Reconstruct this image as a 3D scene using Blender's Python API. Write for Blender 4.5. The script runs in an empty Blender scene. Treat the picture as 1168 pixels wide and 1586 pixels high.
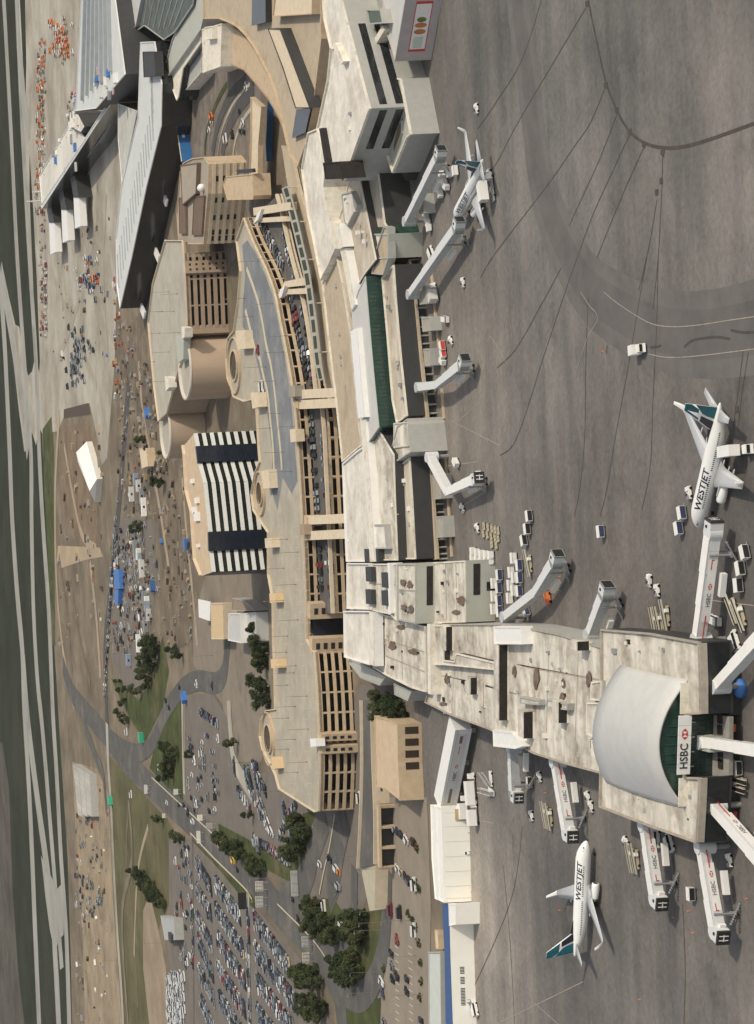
import bpy, bmesh, math, random
from mathutils import Vector, Matrix
R = math.radians
rnd = random.Random(7)
scene = bpy.context.scene
# ------------------------------------------------------------------ camera
W0, H0 = 1168.0, 1586.0
F, K, HC, RHO = 3300.0, 920.0, 214.0, R(2.65)
CR, SR = math.cos(RHO), math.sin(RHO)
cam_d = bpy.data.cameras.new('camera')
cam = bpy.data.objects.new('camera', cam_d)
scene.collection.objects.link(cam)
cam_d.sensor_fit = 'AUTO'
cam_d.sensor_width = 36.0
cam_d.lens = F / H0 * 36.0
cam_d.shift_x = K * CR / H0
cam_d.shift_y = K * SR / H0
cam_d.clip_start = 1.0
cam_d.clip_end = 30000.0
right = Vector((-SR, 0, -CR)); up = Vector((CR, 0, -SR)); back = right.cross(up)
cam.matrix_world = Matrix(((right.x, up.x, back.x, 0), (right.y, up.y, back.y, 0), (right.z, up.z, back.z, HC), (0, 0, 0, 1)))
scene.camera = cam
# ------------------------------------------------------------------ light
SUN_EL = R(44.0)
SUN_AZ = math.atan2(0.80, -0.60)          # clockwise from +Y (away from the viewer)
sdir = Vector((math.sin(SUN_AZ) * math.cos(SUN_EL), math.cos(SUN_AZ) * math.cos(SUN_EL), math.sin(SUN_EL)))
world = bpy.data.worlds.new('World'); scene.world = world; world.use_nodes = True
wn = world.node_tree.nodes; wl = world.node_tree.links
sky = wn.new('ShaderNodeTexSky'); sky.sky_type = 'NISHITA'; sky.sun_disc = False
sky.sun_elevation = SUN_EL; sky.sun_rotation = SUN_AZ
sky.dust_density = 2.0
hs = wn.new('ShaderNodeHueSaturation'); hs.inputs['Saturation'].default_value = 0.35
wl.new(sky.outputs[0], hs.inputs['Color']); wl.new(hs.outputs[0], wn['Background'].inputs[0]); wn['Background'].inputs[1].default_value = 0.15
sun_d = bpy.data.lights.new('sun', 'SUN'); sun_d.energy = 2.6; sun_d.angle = R(2.2); sun_d.color = (1.0, 0.90, 0.74)
sun = bpy.data.objects.new('sun', sun_d); scene.collection.objects.link(sun)
sun.rotation_euler = (-sdir).to_track_quat('-Z', 'Y').to_euler()
scene.view_settings.view_transform = 'Standard'; scene.view_settings.look = 'None'
scene.view_settings.gamma = 1.0; scene.view_settings.exposure = 0.0
COL = scene.collection

# ------------------------------------------------------------------ pixel -> world (the photograph surveyed onto the ground)
def P(x, y, z=0.0):
    U = 793.0 - y; V = x - 584.0
    u = U * CR - V * SR; v = U * SR + V * CR
    D = F * (HC - z) / (v + K)
    return Vector((u * D / F, D, z))
def PL(pts, z=0.0): return [P(a, b, z) for a, b in pts]

# ------------------------------------------------------------------ materials
MATS = {}
def mat(name, col, rough=0.8, var=0.18, scale=0.25, metal=0.0, dirt=None, dirt_scale=0.08, dirt_lo=0.52, dirt_hi=0.66, streak=None):
    if name in MATS: return MATS[name]
    m = bpy.data.materials.new(name); m.use_nodes = True
    nt = m.node_tree; n = nt.nodes; l = nt.links; b = n['Principled BSDF']
    b.inputs['Roughness'].default_value = rough; b.inputs['Metallic'].default_value = metal
    if rough > 0.75: b.inputs['Specular IOR Level'].default_value = 0.12
    tc = n.new('ShaderNodeTexCoord')
    nz = n.new('ShaderNodeTexNoise'); nz.inputs['Scale'].default_value = scale; nz.inputs['Detail'].default_value = 6; nz.inputs['Roughness'].default_value = 0.65
    if streak:
        mp = n.new('ShaderNodeMapping'); mp.inputs['Scale'].default_value = streak
        l.new(tc.outputs['Object'], mp.inputs[0]); l.new(mp.outputs[0], nz.inputs['Vector'])
    else: l.new(tc.outputs['Object'], nz.inputs['Vector'])
    rp = n.new('ShaderNodeValToRGB'); e = rp.color_ramp.elements
    e[0].position = 0.3; e[1].position = 0.7
    lo = [max(0, c * (1 - var)) for c in col]; hi = [min(1, c * (1 + var)) for c in col]
    e[0].color = (*lo, 1); e[1].color = (*hi, 1)
    l.new(nz.outputs[0], rp.inputs[0]); out = rp.outputs[0]
    if dirt:
        d = n.new('ShaderNodeTexNoise'); d.inputs['Scale'].default_value = dirt_scale; d.inputs['Detail'].default_value = 8; d.inputs['Roughness'].default_value = 0.7
        l.new(tc.outputs['Object'], d.inputs['Vector'])
        r2 = n.new('ShaderNodeValToRGB'); r2.color_ramp.elements[0].position = dirt_lo; r2.color_ramp.elements[1].position = dirt_hi
        l.new(d.outputs[0], r2.inputs[0])
        mx = n.new('ShaderNodeMixRGB'); mx.inputs[2].default_value = (*dirt, 1)
        l.new(r2.outputs[0], mx.inputs[0]); l.new(out, mx.inputs[1]); out = mx.outputs[0]
    l.new(out, b.inputs['Base Color'])
    MATS[name] = m
    return m
def plain(name, col, rough=0.6, metal=0.0): return mat(name, col, rough, 0.08, 1.5, metal)

def apron_material():
    m = bpy.data.materials.new('apron_concrete'); m.use_nodes = True
    nt = m.node_tree; n = nt.nodes; l = nt.links; b = n['Principled BSDF']; b.inputs['Roughness'].default_value = 0.85; b.inputs['Specular IOR Level'].default_value = 0.15
    g = n.new('ShaderNodeNewGeometry')
    def noise(scale, detail, sc=(1, 1, 1), rot=0.0, rough=0.6):
        mp = n.new('ShaderNodeMapping'); mp.inputs['Scale'].default_value = sc; mp.inputs['Rotation'].default_value = (0, 0, rot)
        t = n.new('ShaderNodeTexNoise'); t.inputs['Scale'].default_value = scale; t.inputs['Detail'].default_value = detail; t.inputs['Roughness'].default_value = rough
        l.new(g.outputs['Position'], mp.inputs[0]); l.new(mp.outputs[0], t.inputs['Vector']); return t.outputs[0]
    def ramp(s, p0, p1, c0, c1):
        r = n.new('ShaderNodeValToRGB'); r.color_ramp.elements[0].position = p0; r.color_ramp.elements[1].position = p1
        r.color_ramp.elements[0].color = (*c0, 1); r.color_ramp.elements[1].color = (*c1, 1); l.new(s, r.inputs[0]); return r.outputs[0]
    def mix(kind, f, a, c):
        x = n.new('ShaderNodeMixRGB'); x.blend_type = kind; x.inputs[0].default_value = f; l.new(a, x.inputs[1]); l.new(c, x.inputs[2]); return x.outputs[0]
    base = ramp(noise(0.012, 5), 0.32, 0.7, (0.118, 0.110, 0.102), (0.228, 0.210, 0.189))
    streak = ramp(noise(0.06, 5, (0.22, 1.6, 1), R(24)), 0.36, 0.64, (0.78, 0.79, 0.80), (1.12, 1.10, 1.08))
    c = mix('MULTIPLY', 1.0, base, streak)
    fine = ramp(noise(0.6, 8, rough=0.75), 0.3, 0.7, (0.76, 0.76, 0.76), (1.18, 1.18, 1.18))
    c = mix('MULTIPLY', 1.0, c, fine)
    # slab-by-slab tone
    mp = n.new('ShaderNodeMapping'); mp.inputs['Rotation'].default_value = (0, 0, R(-31)); l.new(g.outputs['Position'], mp.inputs[0])
    br = n.new('ShaderNodeTexBrick'); br.inputs['Scale'].default_value = 1.0; br.inputs['Brick Width'].default_value = 7.5; br.inputs['Row Height'].default_value = 6.0
    br.offset = 0.0; br.inputs['Mortar Size'].default_value = 0.06; br.inputs['Color1'].default_value = (1.06, 1.06, 1.06, 1); br.inputs['Color2'].default_value = (0.95, 0.95, 0.95, 1); br.inputs['Mortar'].default_value = (0.86, 0.86, 0.86, 1)
    l.new(mp.outputs[0], br.inputs['Vector']); c = mix('MULTIPLY', 1.0, c, br.outputs[0])
    oil = ramp(noise(0.045, 9, rough=0.72), 0.56, 0.72, (1, 1, 1), (0.62, 0.60, 0.60))
    c = mix('MULTIPLY', 1.0, c, oil)
    # glare towards the freight corner painted into the tone; far stands paler, gates darker
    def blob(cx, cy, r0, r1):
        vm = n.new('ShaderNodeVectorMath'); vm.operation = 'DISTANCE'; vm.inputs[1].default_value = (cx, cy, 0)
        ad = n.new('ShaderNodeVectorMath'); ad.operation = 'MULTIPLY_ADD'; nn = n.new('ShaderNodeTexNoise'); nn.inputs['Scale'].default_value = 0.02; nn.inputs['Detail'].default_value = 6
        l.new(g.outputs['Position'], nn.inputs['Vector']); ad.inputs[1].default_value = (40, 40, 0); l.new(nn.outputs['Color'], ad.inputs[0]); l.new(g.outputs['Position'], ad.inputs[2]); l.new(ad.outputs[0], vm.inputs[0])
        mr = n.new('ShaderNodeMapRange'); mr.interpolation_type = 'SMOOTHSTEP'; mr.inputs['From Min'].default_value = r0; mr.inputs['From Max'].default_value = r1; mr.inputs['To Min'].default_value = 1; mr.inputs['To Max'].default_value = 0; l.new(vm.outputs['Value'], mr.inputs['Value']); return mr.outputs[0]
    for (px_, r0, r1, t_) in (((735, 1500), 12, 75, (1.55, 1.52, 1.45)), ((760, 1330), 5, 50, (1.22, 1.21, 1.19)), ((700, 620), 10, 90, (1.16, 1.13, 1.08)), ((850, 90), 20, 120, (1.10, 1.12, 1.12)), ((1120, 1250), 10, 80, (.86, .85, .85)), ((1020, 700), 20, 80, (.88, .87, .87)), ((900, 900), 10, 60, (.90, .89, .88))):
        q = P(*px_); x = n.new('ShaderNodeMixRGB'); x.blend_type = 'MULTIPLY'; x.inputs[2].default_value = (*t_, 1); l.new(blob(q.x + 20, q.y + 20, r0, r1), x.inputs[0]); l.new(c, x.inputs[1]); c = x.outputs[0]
    l.new(c, b.inputs['Base Color'])
    return m

TAN = mat('tan_concrete', (0.50, 0.385, 0.255), 0.85, 0.10, 0.4, dirt=(0.40, 0.30, 0.20), dirt_scale=0.15)
TAN2 = mat('tan_concrete_pale', (0.60, 0.50, 0.36), 0.85, 0.10, 0.4)
BROWN = mat('brown_concrete', (0.33, 0.25, 0.18), 0.85, 0.12, 0.3)
DECK = mat('deck_concrete', (0.41, 0.365, 0.28), 0.88, 0.14, 0.18, dirt=(0.31, 0.285, 0.235), dirt_scale=0.06, dirt_lo=0.42, dirt_hi=0.7)
DECKASPH = mat('deck_asphalt', (0.19, 0.20, 0.205), 0.85, 0.18, 0.08, dirt=(0.30, 0.29, 0.26), dirt_scale=0.04, dirt_lo=0.55, dirt_hi=0.75)
DARKIN = mat('shaded_interior_concrete', (0.085, 0.07, 0.055), 0.9, 0.2, 0.3)  # shade inside the open storeys and ramp wells put into the colour
ROOFW = mat('roof_white_gravel', (0.66, 0.62, 0.54), 0.9, 0.14, 0.25, dirt=(0.40, 0.34, 0.27), dirt_scale=0.07, dirt_lo=0.46, dirt_hi=0.76)
ROOFST = mat('roof_stained_membrane', (0.58, 0.54, 0.455), 0.9, 0.28, 0.22, streak=(0.30, 1.1, 1), dirt=(0.25, 0.205, 0.155), dirt_scale=0.11, dirt_lo=0.46, dirt_hi=0.70)
ROOFTAN = mat('roof_tan_gravel', (0.43, 0.355, 0.255), 0.9, 0.10, 0.3, dirt=(0.35, 0.28, 0.20), dirt_scale=0.07)
ROOFSTR = mat('roof_streaked', (0.50, 0.44, 0.35), 0.9, 0.38, 0.14, streak=(0.35, 1.0, 1), dirt=(0.33, 0.27, 0.20), dirt_scale=0.06, dirt_lo=0.5, dirt_hi=0.72)
ROOFGR = mat('roof_grey_metal', (0.50, 0.49, 0.455), 0.55, 0.06, 0.3)
ROOFGREEN = mat('roof_grey_green', (0.40, 0.40, 0.34), 0.7, 0.06, 0.3)
CREAM = mat('cream_trim', (0.68, 0.63, 0.52), 0.7, 0.12, 0.5, dirt=(0.48, 0.42, 0.33), dirt_scale=0.2)
WHITE = mat('white_panel', (0.74, 0.72, 0.67), 0.5, 0.05, 0.5)
WALLGR = mat('grey_wall_panel', (0.36, 0.355, 0.32), 0.7, 0.08, 0.4)
WALLDK = mat('dark_grey_wall', (0.034, 0.034, 0.033), 0.6, 0.15, 0.4)
GLASSDK = mat('dark_glazing', (0.018, 0.020, 0.022), 0.15, 0.3, 0.6)
GLASSGN = mat('green_glazing', (0.022, 0.060, 0.045), 0.18, 0.3, 0.5)
MATTEDK = mat('matte_dark', (0.030, 0.026, 0.024), 0.8, 0.3, 0.6)
GLASSNV = mat('navy_glazing', (0.012, 0.018, 0.030), 0.15, 0.3, 0.5)
BLUE = mat('blue_panel', (0.03, 0.09, 0.24), 0.5, 0.10, 0.5)
BLUE2 = mat('bright_blue_tarp', (0.05, 0.16, 0.42), 0.6, 0.15, 0.6)
ASPH = mat('road_asphalt', (0.105, 0.100, 0.092), 0.9, 0.18, 0.1, dirt=(0.165, 0.15, 0.13), dirt_scale=0.04)
ASPHD = mat('dark_asphalt', (0.085, 0.080, 0.078), 0.9, 0.15, 0.1)
LOT = mat('parking_asphalt', (0.165, 0.145, 0.122), 0.9, 0.15, 0.08, dirt=(0.17, 0.15, 0.13), dirt_scale=0.04)
RUNWAY = mat('runway_concrete', (0.31, 0.30, 0.265), 0.9, 0.14, 0.02, dirt=(0.22, 0.21, 0.18), dirt_scale=0.015)
PALE = mat('pale_apron', (0.40, 0.37, 0.305), 0.9, 0.16, 0.03, dirt=(0.24, 0.205, 0.16), dirt_scale=0.014, dirt_lo=0.42, dirt_hi=0.66)
DIRT = mat('bare_earth', (0.205, 0.165, 0.118), 0.95, 0.30, 0.05, dirt=(0.115, 0.098, 0.070), dirt_scale=0.02, dirt_lo=0.42, dirt_hi=0.68)
GRASSD = mat('airfield_grass', (0.026, 0.031, 0.019), 0.95, 0.35, 0.02, dirt=(0.044, 0.043, 0.027), dirt_scale=0.006)
GRASS = mat('verge_grass', (0.062, 0.074, 0.028), 0.95, 0.40, 0.08, dirt=(0.125, 0.105, 0.055), dirt_scale=0.03)
FIELD = mat('dry_field', (0.105, 0.098, 0.050), 0.95, 0.35, 0.03, dirt=(0.17, 0.135, 0.08), dirt_scale=0.012)
SAND = mat('sandy_ground', (0.36, 0.285, 0.19), 0.95, 0.15, 0.03)
PAINTW = plain('white_marking', (0.62, 0.60, 0.55), 0.8)
PAINTY = plain('cream_kerb', (0.52, 0.46, 0.32), 0.8)
CRACK = mat('tar_seam', (0.078, 0.066, 0.058), 0.8, 0.2, 0.3)
BANDS = mat('faded_taxi_band', (0.132, 0.123, 0.114), 0.85, 0.20, 0.10, dirt=(0.160, 0.148, 0.135), dirt_scale=0.06, dirt_lo=0.40, dirt_hi=0.66)
BAND = mat('dark_taxi_band', (0.118, 0.110, 0.103), 0.85, 0.20, 0.10, dirt=(0.146, 0.135, 0.123), dirt_scale=0.06, dirt_lo=0.42, dirt_hi=0.7)
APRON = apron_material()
RUBBER = plain('rubber', (0.02, 0.02, 0.02), 0.8)
METAL = plain('grey_steel', (0.30, 0.30, 0.29), 0.5, 0.3)
BRIDGEW = mat('bridge_white', (0.60, 0.60, 0.58), 0.45, 0.05, 0.8)
BRIDGES = mat('bridge_silver', (0.42, 0.43, 0.42), 0.45, 0.12, 0.8)
CANOPYG = mat('canopy_grey', (0.23, 0.245, 0.225), 0.7, 0.08, 1.0)
RED = plain('red_paint', (0.50, 0.045, 0.035), 0.5)
ORANGE = plain('orange_paint', (0.70, 0.17, 0.03), 0.5)
YELLOW = plain('yellow_paint', (0.70, 0.44, 0.06), 0.5)
GREENP = plain('green_paint', (0.03, 0.35, 0.20), 0.5)
TEAL = plain('teal_paint', (0.008, 0.105, 0.135), 0.3)
NAVY = plain('navy_paint', (0.010, 0.014, 0.030), 0.3)
PLANEW = mat('aircraft_white', (0.80, 0.79, 0.74), 0.28, 0.03, 0.5)
PLANEG = mat('wing_grey', (0.48, 0.49, 0.49), 0.4, 0.05, 0.5)
BLACK = plain('black_plastic', (0.015, 0.015, 0.016), 0.5)
POLE = plain('pole_grey', (0.17, 0.15, 0.12), 0.6)
PANELBACK = plain('sign_back', (0.56, 0.55, 0.50), 0.6)
CURTAIN = mat('navy_curtain', (0.025, 0.035, 0.085), 0.7, 0.2, 1.5)
GOLD = plain('tan_rail', (0.42, 0.36, 0.24), 0.6)

# ------------------------------------------------------------------ mesh builder
class MB:
    def __init__(s): s.v = []; s.f = []; s.m = []; s.cur = 0; s.mats = []
    def use(s, m):
        if m not in s.mats: s.mats.append(m)
        s.cur = s.mats.index(m); return s
    def face(s, pts):
        i = len(s.v); s.v += [Vector(p) for p in pts]; s.f.append(tuple(range(i, i + len(pts)))); s.m.append(s.cur); return s
    def sheet(s, pts, z=None):
        pts = [Vector((p[0], p[1], p[2] if z is None else z)) for p in pts]
        a = sum(pts[i].x * pts[(i + 1) % len(pts)].y - pts[(i + 1) % len(pts)].x * pts[i].y for i in range(len(pts)))
        return s.face(pts if a > 0 else pts[::-1])
    def prism(s, pts, z0, z1, top=None, side=None):
        xy = [(p[0], p[1]) for p in pts]
        a = sum(xy[i][0] * xy[(i + 1) % len(xy)][1] - xy[(i + 1) % len(xy)][0] * xy[i][1] for i in range(len(xy)))
        if a < 0: xy = xy[::-1]
        n = len(xy)
        if side: s.use(side)
        for i in range(n):
            p, q = xy[i], xy[(i + 1) % n]
            s.face([(p[0], p[1], z0), (q[0], q[1], z0), (q[0], q[1], z1), (p[0], p[1], z1)])
        s.face([(p[0], p[1], z0) for p in xy[::-1]])
        if top: s.use(top)
        s.face([(p[0], p[1], z1) for p in xy])
        return s
    def box(s, c, size, M=None):
        hx, hy, hz = size[0] / 2, size[1] / 2, size[2] / 2; c = Vector(c)
        vs = [Vector((sx * hx, sy * hy, sz * hz)) + c for sx in (-1, 1) for sy in (-1, 1) for sz in (-1, 1)]
        if M is not None: vs = [M @ v for v in vs]
        for q in ((0, 1, 3, 2), (4, 6, 7, 5), (0, 4, 5, 1), (2, 3, 7, 6), (0, 2, 6, 4), (1, 5, 7, 3)): s.face([vs[k] for k in q])
        return s
    def tube(s, p, q, r0, r1=None, n=8, caps=True):
        p = Vector(p); q = Vector(q); r1 = r0 if r1 is None else r1
        d = (q - p).normalized(); a = d.orthogonal().normalized(); b = d.cross(a)
        A = [p + (a * math.cos(2 * math.pi * k / n) + b * math.sin(2 * math.pi * k / n)) * r0 for k in range(n)]
        B = [q + (a * math.cos(2 * math.pi * k / n) + b * math.sin(2 * math.pi * k / n)) * r1 for k in range(n)]
        for k in range(n): s.face([A[k], A[(k + 1) % n], B[(k + 1) % n], B[k]])
        if caps: s.face(A[::-1]); s.face(B)
        return s
    def loft(s, rings, caps=True, closed=True):
        for i in range(len(rings) - 1):
            A, B = rings[i], rings[i + 1]; n = len(A)
            for k in range(n if closed else n - 1): s.face([A[k], A[(k + 1) % n], B[(k + 1) % n], B[k]])
        if caps: s.face(list(rings[0])[::-1]); s.face(list(rings[-1]))
        return s
    def wall(s, line, z0, z1, th=0.3, inward=None):
        # a thin upright wall along a world polyline
        offs = offset_line(line, th) if inward is None else inward
        n = len(line)
        for i in range(n - 1):
            a, b, c, d = line[i], line[i + 1], offs[i + 1], offs[i]
            s.prism([a, b, c, d], z0, z1)
        return s
    def build(s, name, m=None, parent=None, smooth=False):
        me = bpy.data.meshes.new(name)
        M = None
        vs = s.v
        if parent is not None:
            M = Matrix.Translation(parent.location) @ parent.rotation_euler.to_matrix().to_4x4() if parent.type == 'EMPTY' else None
            org = parent.get('_M')
            if parent.type != 'EMPTY':
                M = Matrix.Identity(4); q = parent
                while q is not None:
                    M = Matrix.Translation(q.location) @ q.rotation_euler.to_matrix().to_4x4() @ M; q = q.parent
            Mi = M.inverted(); vs = [Mi @ v for v in vs]
        me.from_pydata([tuple(v) for v in vs], [], s.f)
        if m is not None: me.materials.append(m)
        else:
            for x in s.mats: me.materials.append(x)
            me.polygons.foreach_set('material_index', s.m)
        bm = bmesh.new(); bm.from_mesh(me); bmesh.ops.remove_doubles(bm, verts=bm.verts, dist=0.0005); bm.to_mesh(me); bm.free()
        if smooth: me.polygons.foreach_set('use_smooth', [True] * len(me.polygons))
        me.update()
        o = bpy.data.objects.new(name, me); COL.objects.link(o)
        if parent is not None: o.parent = parent
        return o

def offset_line(line, d):
    # offset a world polyline away from the viewer (towards larger Y)
    out = []
    n = len(line)
    for i in range(n):
        t = (Vector(line[min(i + 1, n - 1)]) - Vector(line[max(i - 1, 0)])); t.z = 0; t.normalize()
        nn = Vector((-t.y, t.x, 0))
        if nn.y < 0: nn = -nn
        out.append(Vector(line[i]) + nn * d)
    return out
def dense(pts, step=6.0):
    # px polyline -> finer polyline (Catmull-Rom)
    out = []
    n = len(pts)
    for i in range(n - 1):
        p0 = Vector(pts[max(i - 1, 0)]); p1 = Vector(pts[i]); p2 = Vector(pts[i + 1]); p3 = Vector(pts[min(i + 2, n - 1)])
        k = max(1, int((p2 - p1).length / step))
        for j in range(k):
            t = j / k
            out.append(tuple(0.5 * ((2 * p1) + (-p0 + p2) * t + (2 * p0 - 5 * p1 + 4 * p2 - p3) * t * t + (-p0 + 3 * p1 - 3 * p2 + p3) * t ** 3)))
    out.append(tuple(pts[-1])); return out
LABELS = {}
def tag(o, label, cat, group=None):
    LABELS.setdefault(label, []).append(group)
    o['label'] = label; o['category'] = cat
    if group: o['group'] = group
    return o
def thing(name, label, cat, loc=(0, 0, 0), rz=0.0, group=None):
    o = bpy.data.objects.new(name, None); COL.objects.link(o); o.location = loc; o.rotation_euler = (0, 0, rz); o.empty_display_size = 0.5
    return tag(o, label, cat, group)
def copy_tree(src, loc, rz, label, group, parent=None):
    c = src.copy(); COL.objects.link(c)
    if parent is None:
        c.location = loc; c.rotation_euler = (0, 0, rz); tag(c, label, src['category'], group)
    else: c.parent = parent
    for ch in list(src.children): copy_tree(ch, None, None, None, None, c)
    return c
def structure(name, mb, m=None, kind='structure'):
    o = mb.build(name, m); o['kind'] = kind; return o
_j = [0]
def jit():
    _j[0] += 1; return 0.017 * (_j[0] % 23)
_g = [0]
def ground_sheet(name, pts, m, layer, px=True):
    b = MB(); _g[0] += 1; b.sheet(PL(pts) if px else pts, 0.035 * layer + 0.0015 * _g[0]); return structure(name, b, m)
def ribbon_pts(pts, w, z, step=8.0):
    # flat strip along px polyline, w = metres (number or (w0,w1))
    ws = w if isinstance(w, tuple) else (w, w)
    line = PL(dense(pts, step)); n = len(line); L = []; Rr = []
    for i in range(n):
        t = line[min(i + 1, n - 1)] - line[max(i - 1, 0)]; t.normalize(); nn = Vector((-t.y, t.x, 0)); ww = ws[0] + (ws[1] - ws[0]) * i / max(1, n - 1)
        L.append(line[i] + nn * ww / 2); Rr.append(line[i] - nn * ww / 2)
    return L, Rr
def ribbon(mb, pts, w, z, step=8.0):
    L, Rr = ribbon_pts(pts, w, z, step)
    for i in range(len(L) - 1): mb.sheet([L[i], L[i + 1], Rr[i + 1], Rr[i]], z)
    return mb
# ------------------------------------------------------------------ the ground
b = MB(); b.sheet([(-9000, -300, 0), (9000, -300, 0), (9000, 16000, 0), (-9000, 16000, 0)], 0.0); structure('ground', b, DIRT)
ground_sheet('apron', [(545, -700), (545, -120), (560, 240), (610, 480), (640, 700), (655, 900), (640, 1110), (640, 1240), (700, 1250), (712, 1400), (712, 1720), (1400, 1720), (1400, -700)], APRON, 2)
ground_sheet('airfield_grass', [(-90, -200), (40, -200), (44, 60), (46, 240), (62, 560), (66, 700), (82, 800), (84, 1000), (95, 1180), (105, 1330), (110, 1500), (114, 1720), (-90, 1720)], GRASSD, 1)
ground_sheet('new_terminal_apron', [(24, -60), (130, -60), (250, 60), (190, 280), (180, 480), (178, 560), (166, 710), (158, 720), (147, 660), (139, 624), (99, 646), (90, 668), (66, 672), (60, 660), (56, 690), (50, 670), (46, 692), (38, 700), (30, 640), (22, 570), (12, 500), (2, 430), (6, 420), (14, 460), (24, 503), (30, 506), (38, 560), (44, 582), (50, 575), (53, 560), (47, 420), (41, 300), (36, 200), (31, 100), (27, 0)], PALE, 2)
ground_sheet('grass_island', [(30, -60), (37, -60), (39, 0), (41, 100), (40, 147), (36, 100), (31, 0)], GRASSD, 3)
ground_sheet('grass_island', [(46, 238), (52, 330), (58, 450), (62, 560), (61, 577), (57, 560), (50, 400), (46, 300)], GRASSD, 3)
ground_sheet('verge', [(66, 665), (80, 645), (84, 700), (83, 760), (84, 860), (86, 1000), (80, 1000), (74, 850), (69, 760)], GRASS, 2)
ground_sheet('excavation', [(99, 634), (137, 624), (141, 642), (99, 648)], plain('dark_earth', (0.09, 0.07, 0.055), 0.9), 3)
ground_sheet('earth_works', [(98, 660), (140, 655), (146, 700), (152, 760), (155, 840), (120, 845), (96, 800), (92, 730)], mat('brown_earth', (0.19, 0.14, 0.095), 0.95, 0.3, 0.05), 2)
ground_sheet('sandy_path', [(90, 845), (155, 848), (160, 862), (130, 868), (95, 880), (88, 870)], SAND, 3)
ground_sheet('construction_yard', [(178, 800), (240, 805), (243, 900), (232, 990), (212, 1080), (205, 1085), (172, 1020), (172, 900)], LOT, 2)
ground_sheet('works_yard', [(184, 560), (205, 500), (228, 470), (245, 640), (262, 720), (290, 700), (300, 900), (320, 960), (290, 1000), (262, 1010), (250, 900), (242, 800), (200, 790), (180, 700)], mat('yard_earth', (0.195, 0.155, 0.112), 0.95, 0.35, 0.08, dirt=(0.10, 0.084, 0.064), dirt_scale=0.035, dirt_lo=0.42, dirt_hi=0.66), 2)
ground_sheet('green_verge', [(245, 1130), (262, 1085), (283, 1078), (284, 1240), (250, 1210), (232, 1190)], GRASS, 3)
ground_sheet('roundabout_verge', [(172, 1050), (200, 1110), (225, 1150), (252, 1095), (262, 1040), (252, 985), (240, 1040), (215, 1085), (190, 1060)], GRASS, 3)
ground_sheet('dry_field', [(170, 1170), (205, 1210), (260, 1270), (290, 1320), (270, 1390), (250, 1420), (235, 1500), (240, 1720), (195, 1720), (185, 1500), (172, 1300)], FIELD, 2)
ground_sheet('sandy_strip', [(232, 1385), (222, 1410), (222, 1500), (232, 1590), (262, 1590), (258, 1500), (246, 1440)], mat('strip_earth', (0.27, 0.215, 0.15), 0.95, 0.2, 0.05), 3)
ground_sheet('compound', [(112, 1180), (150, 1190), (168, 1230), (176, 1400), (190, 1600), (133, 1600), (128, 1450), (118, 1300)], mat('compound_gravel', (0.29, 0.23, 0.155), 0.95, 0.25, 0.05, dirt=(0.17, 0.14, 0.10), dirt_scale=0.03), 2)
ground_sheet('open_land', [(-90, 1150), (4, 1150), (14, 1220), (20, 1380), (28, 1500), (40, 1600), (40, 1720), (-90, 1720)], mat('open_land_earth', (0.082, 0.074, 0.060), 0.95, 0.4, 0.02, dirt=(0.13, 0.11, 0.085), dirt_scale=0.012), 2)
ground_sheet('car_park', [(283, 1075), (330, 1075), (352, 1110), (358, 1180), (400, 1200), (428, 1190), (500, 1262), (455, 1345), (400, 1310), (340, 1280), (300, 1255), (284, 1235)], LOT, 3)
ground_sheet('long_stay_car_park', [(262, 1300), (296, 1300), (330, 1330), (384, 1382), (392, 1400), (470, 1490), (520, 1600), (520, 1720), (268, 1720), (262, 1440)], LOT, 3)
ground_sheet('staff_car_park', [(590, 1235), (662, 1235), (668, 1400), (664, 1720), (585, 1720), (592, 1540), (604, 1420)], mat('staff_asphalt', (0.25, 0.212, 0.168), 0.9, 0.15, 0.08), 3)
ground_sheet('hotel_forecourt', [(320, 885), (420, 890), (430, 1100), (405, 1180), (360, 1180), (345, 1090), (300, 1030), (300, 960)], mat('forecourt_asphalt', (0.225, 0.19, 0.148), 0.9, 0.18, 0.08, dirt=(0.15, 0.13, 0.105), dirt_scale=0.04), 2)
ground_sheet('terminal_road', [(300, 250), (300, 110), (400, 60), (420, 330), (350, 420)], mat('terminal_asphalt', (0.165, 0.142, 0.118), 0.9, 0.3, 0.15, dirt=(0.25, 0.21, 0.165), dirt_scale=0.05), 2)
ground_sheet('parkade_forecourt', [(455, 1255), (560, 1060), (640, 1060), (640, 1245), (600, 1345), (580, 1350), (560, 1420), (520, 1440), (455, 1345)], LOT, 2)
ground_sheet('lawn', [(590, 1345), (603, 1345), (600, 1440), (585, 1500), (555, 1528), (530, 1505), (510, 1480), (560, 1430), (578, 1400)], GRASS, 4)
ground_sheet('lawn', [(536, 1560), (590, 1545), (586, 1720), (540, 1720)], GRASS, 4)
ground_sheet('ramp_verge', [(438, 1330), (470, 1260), (490, 1255), (488, 1290), (468, 1340), (455, 1372), (430, 1350)], GRASS, 4)
ground_sheet('loop_verge', [(500, 1390), (520, 1395), (540, 1425), (545, 1400), (556, 1395), (545, 1440), (522, 1455), (505, 1430), (487, 1420)], GRASS, 4)
ground_sheet('median', [(298, 1280), (330, 1308), (384, 1375), (400, 1402), (395, 1408), (372, 1386), (330, 1335), (300, 1305)], GRASS, 5)
ground_sheet('planting_strip', [(338, 1275), (400, 1308), (452, 1345), (460, 1372), (420, 1350), (395, 1330), (340, 1290)], GRASS, 5)
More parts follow.
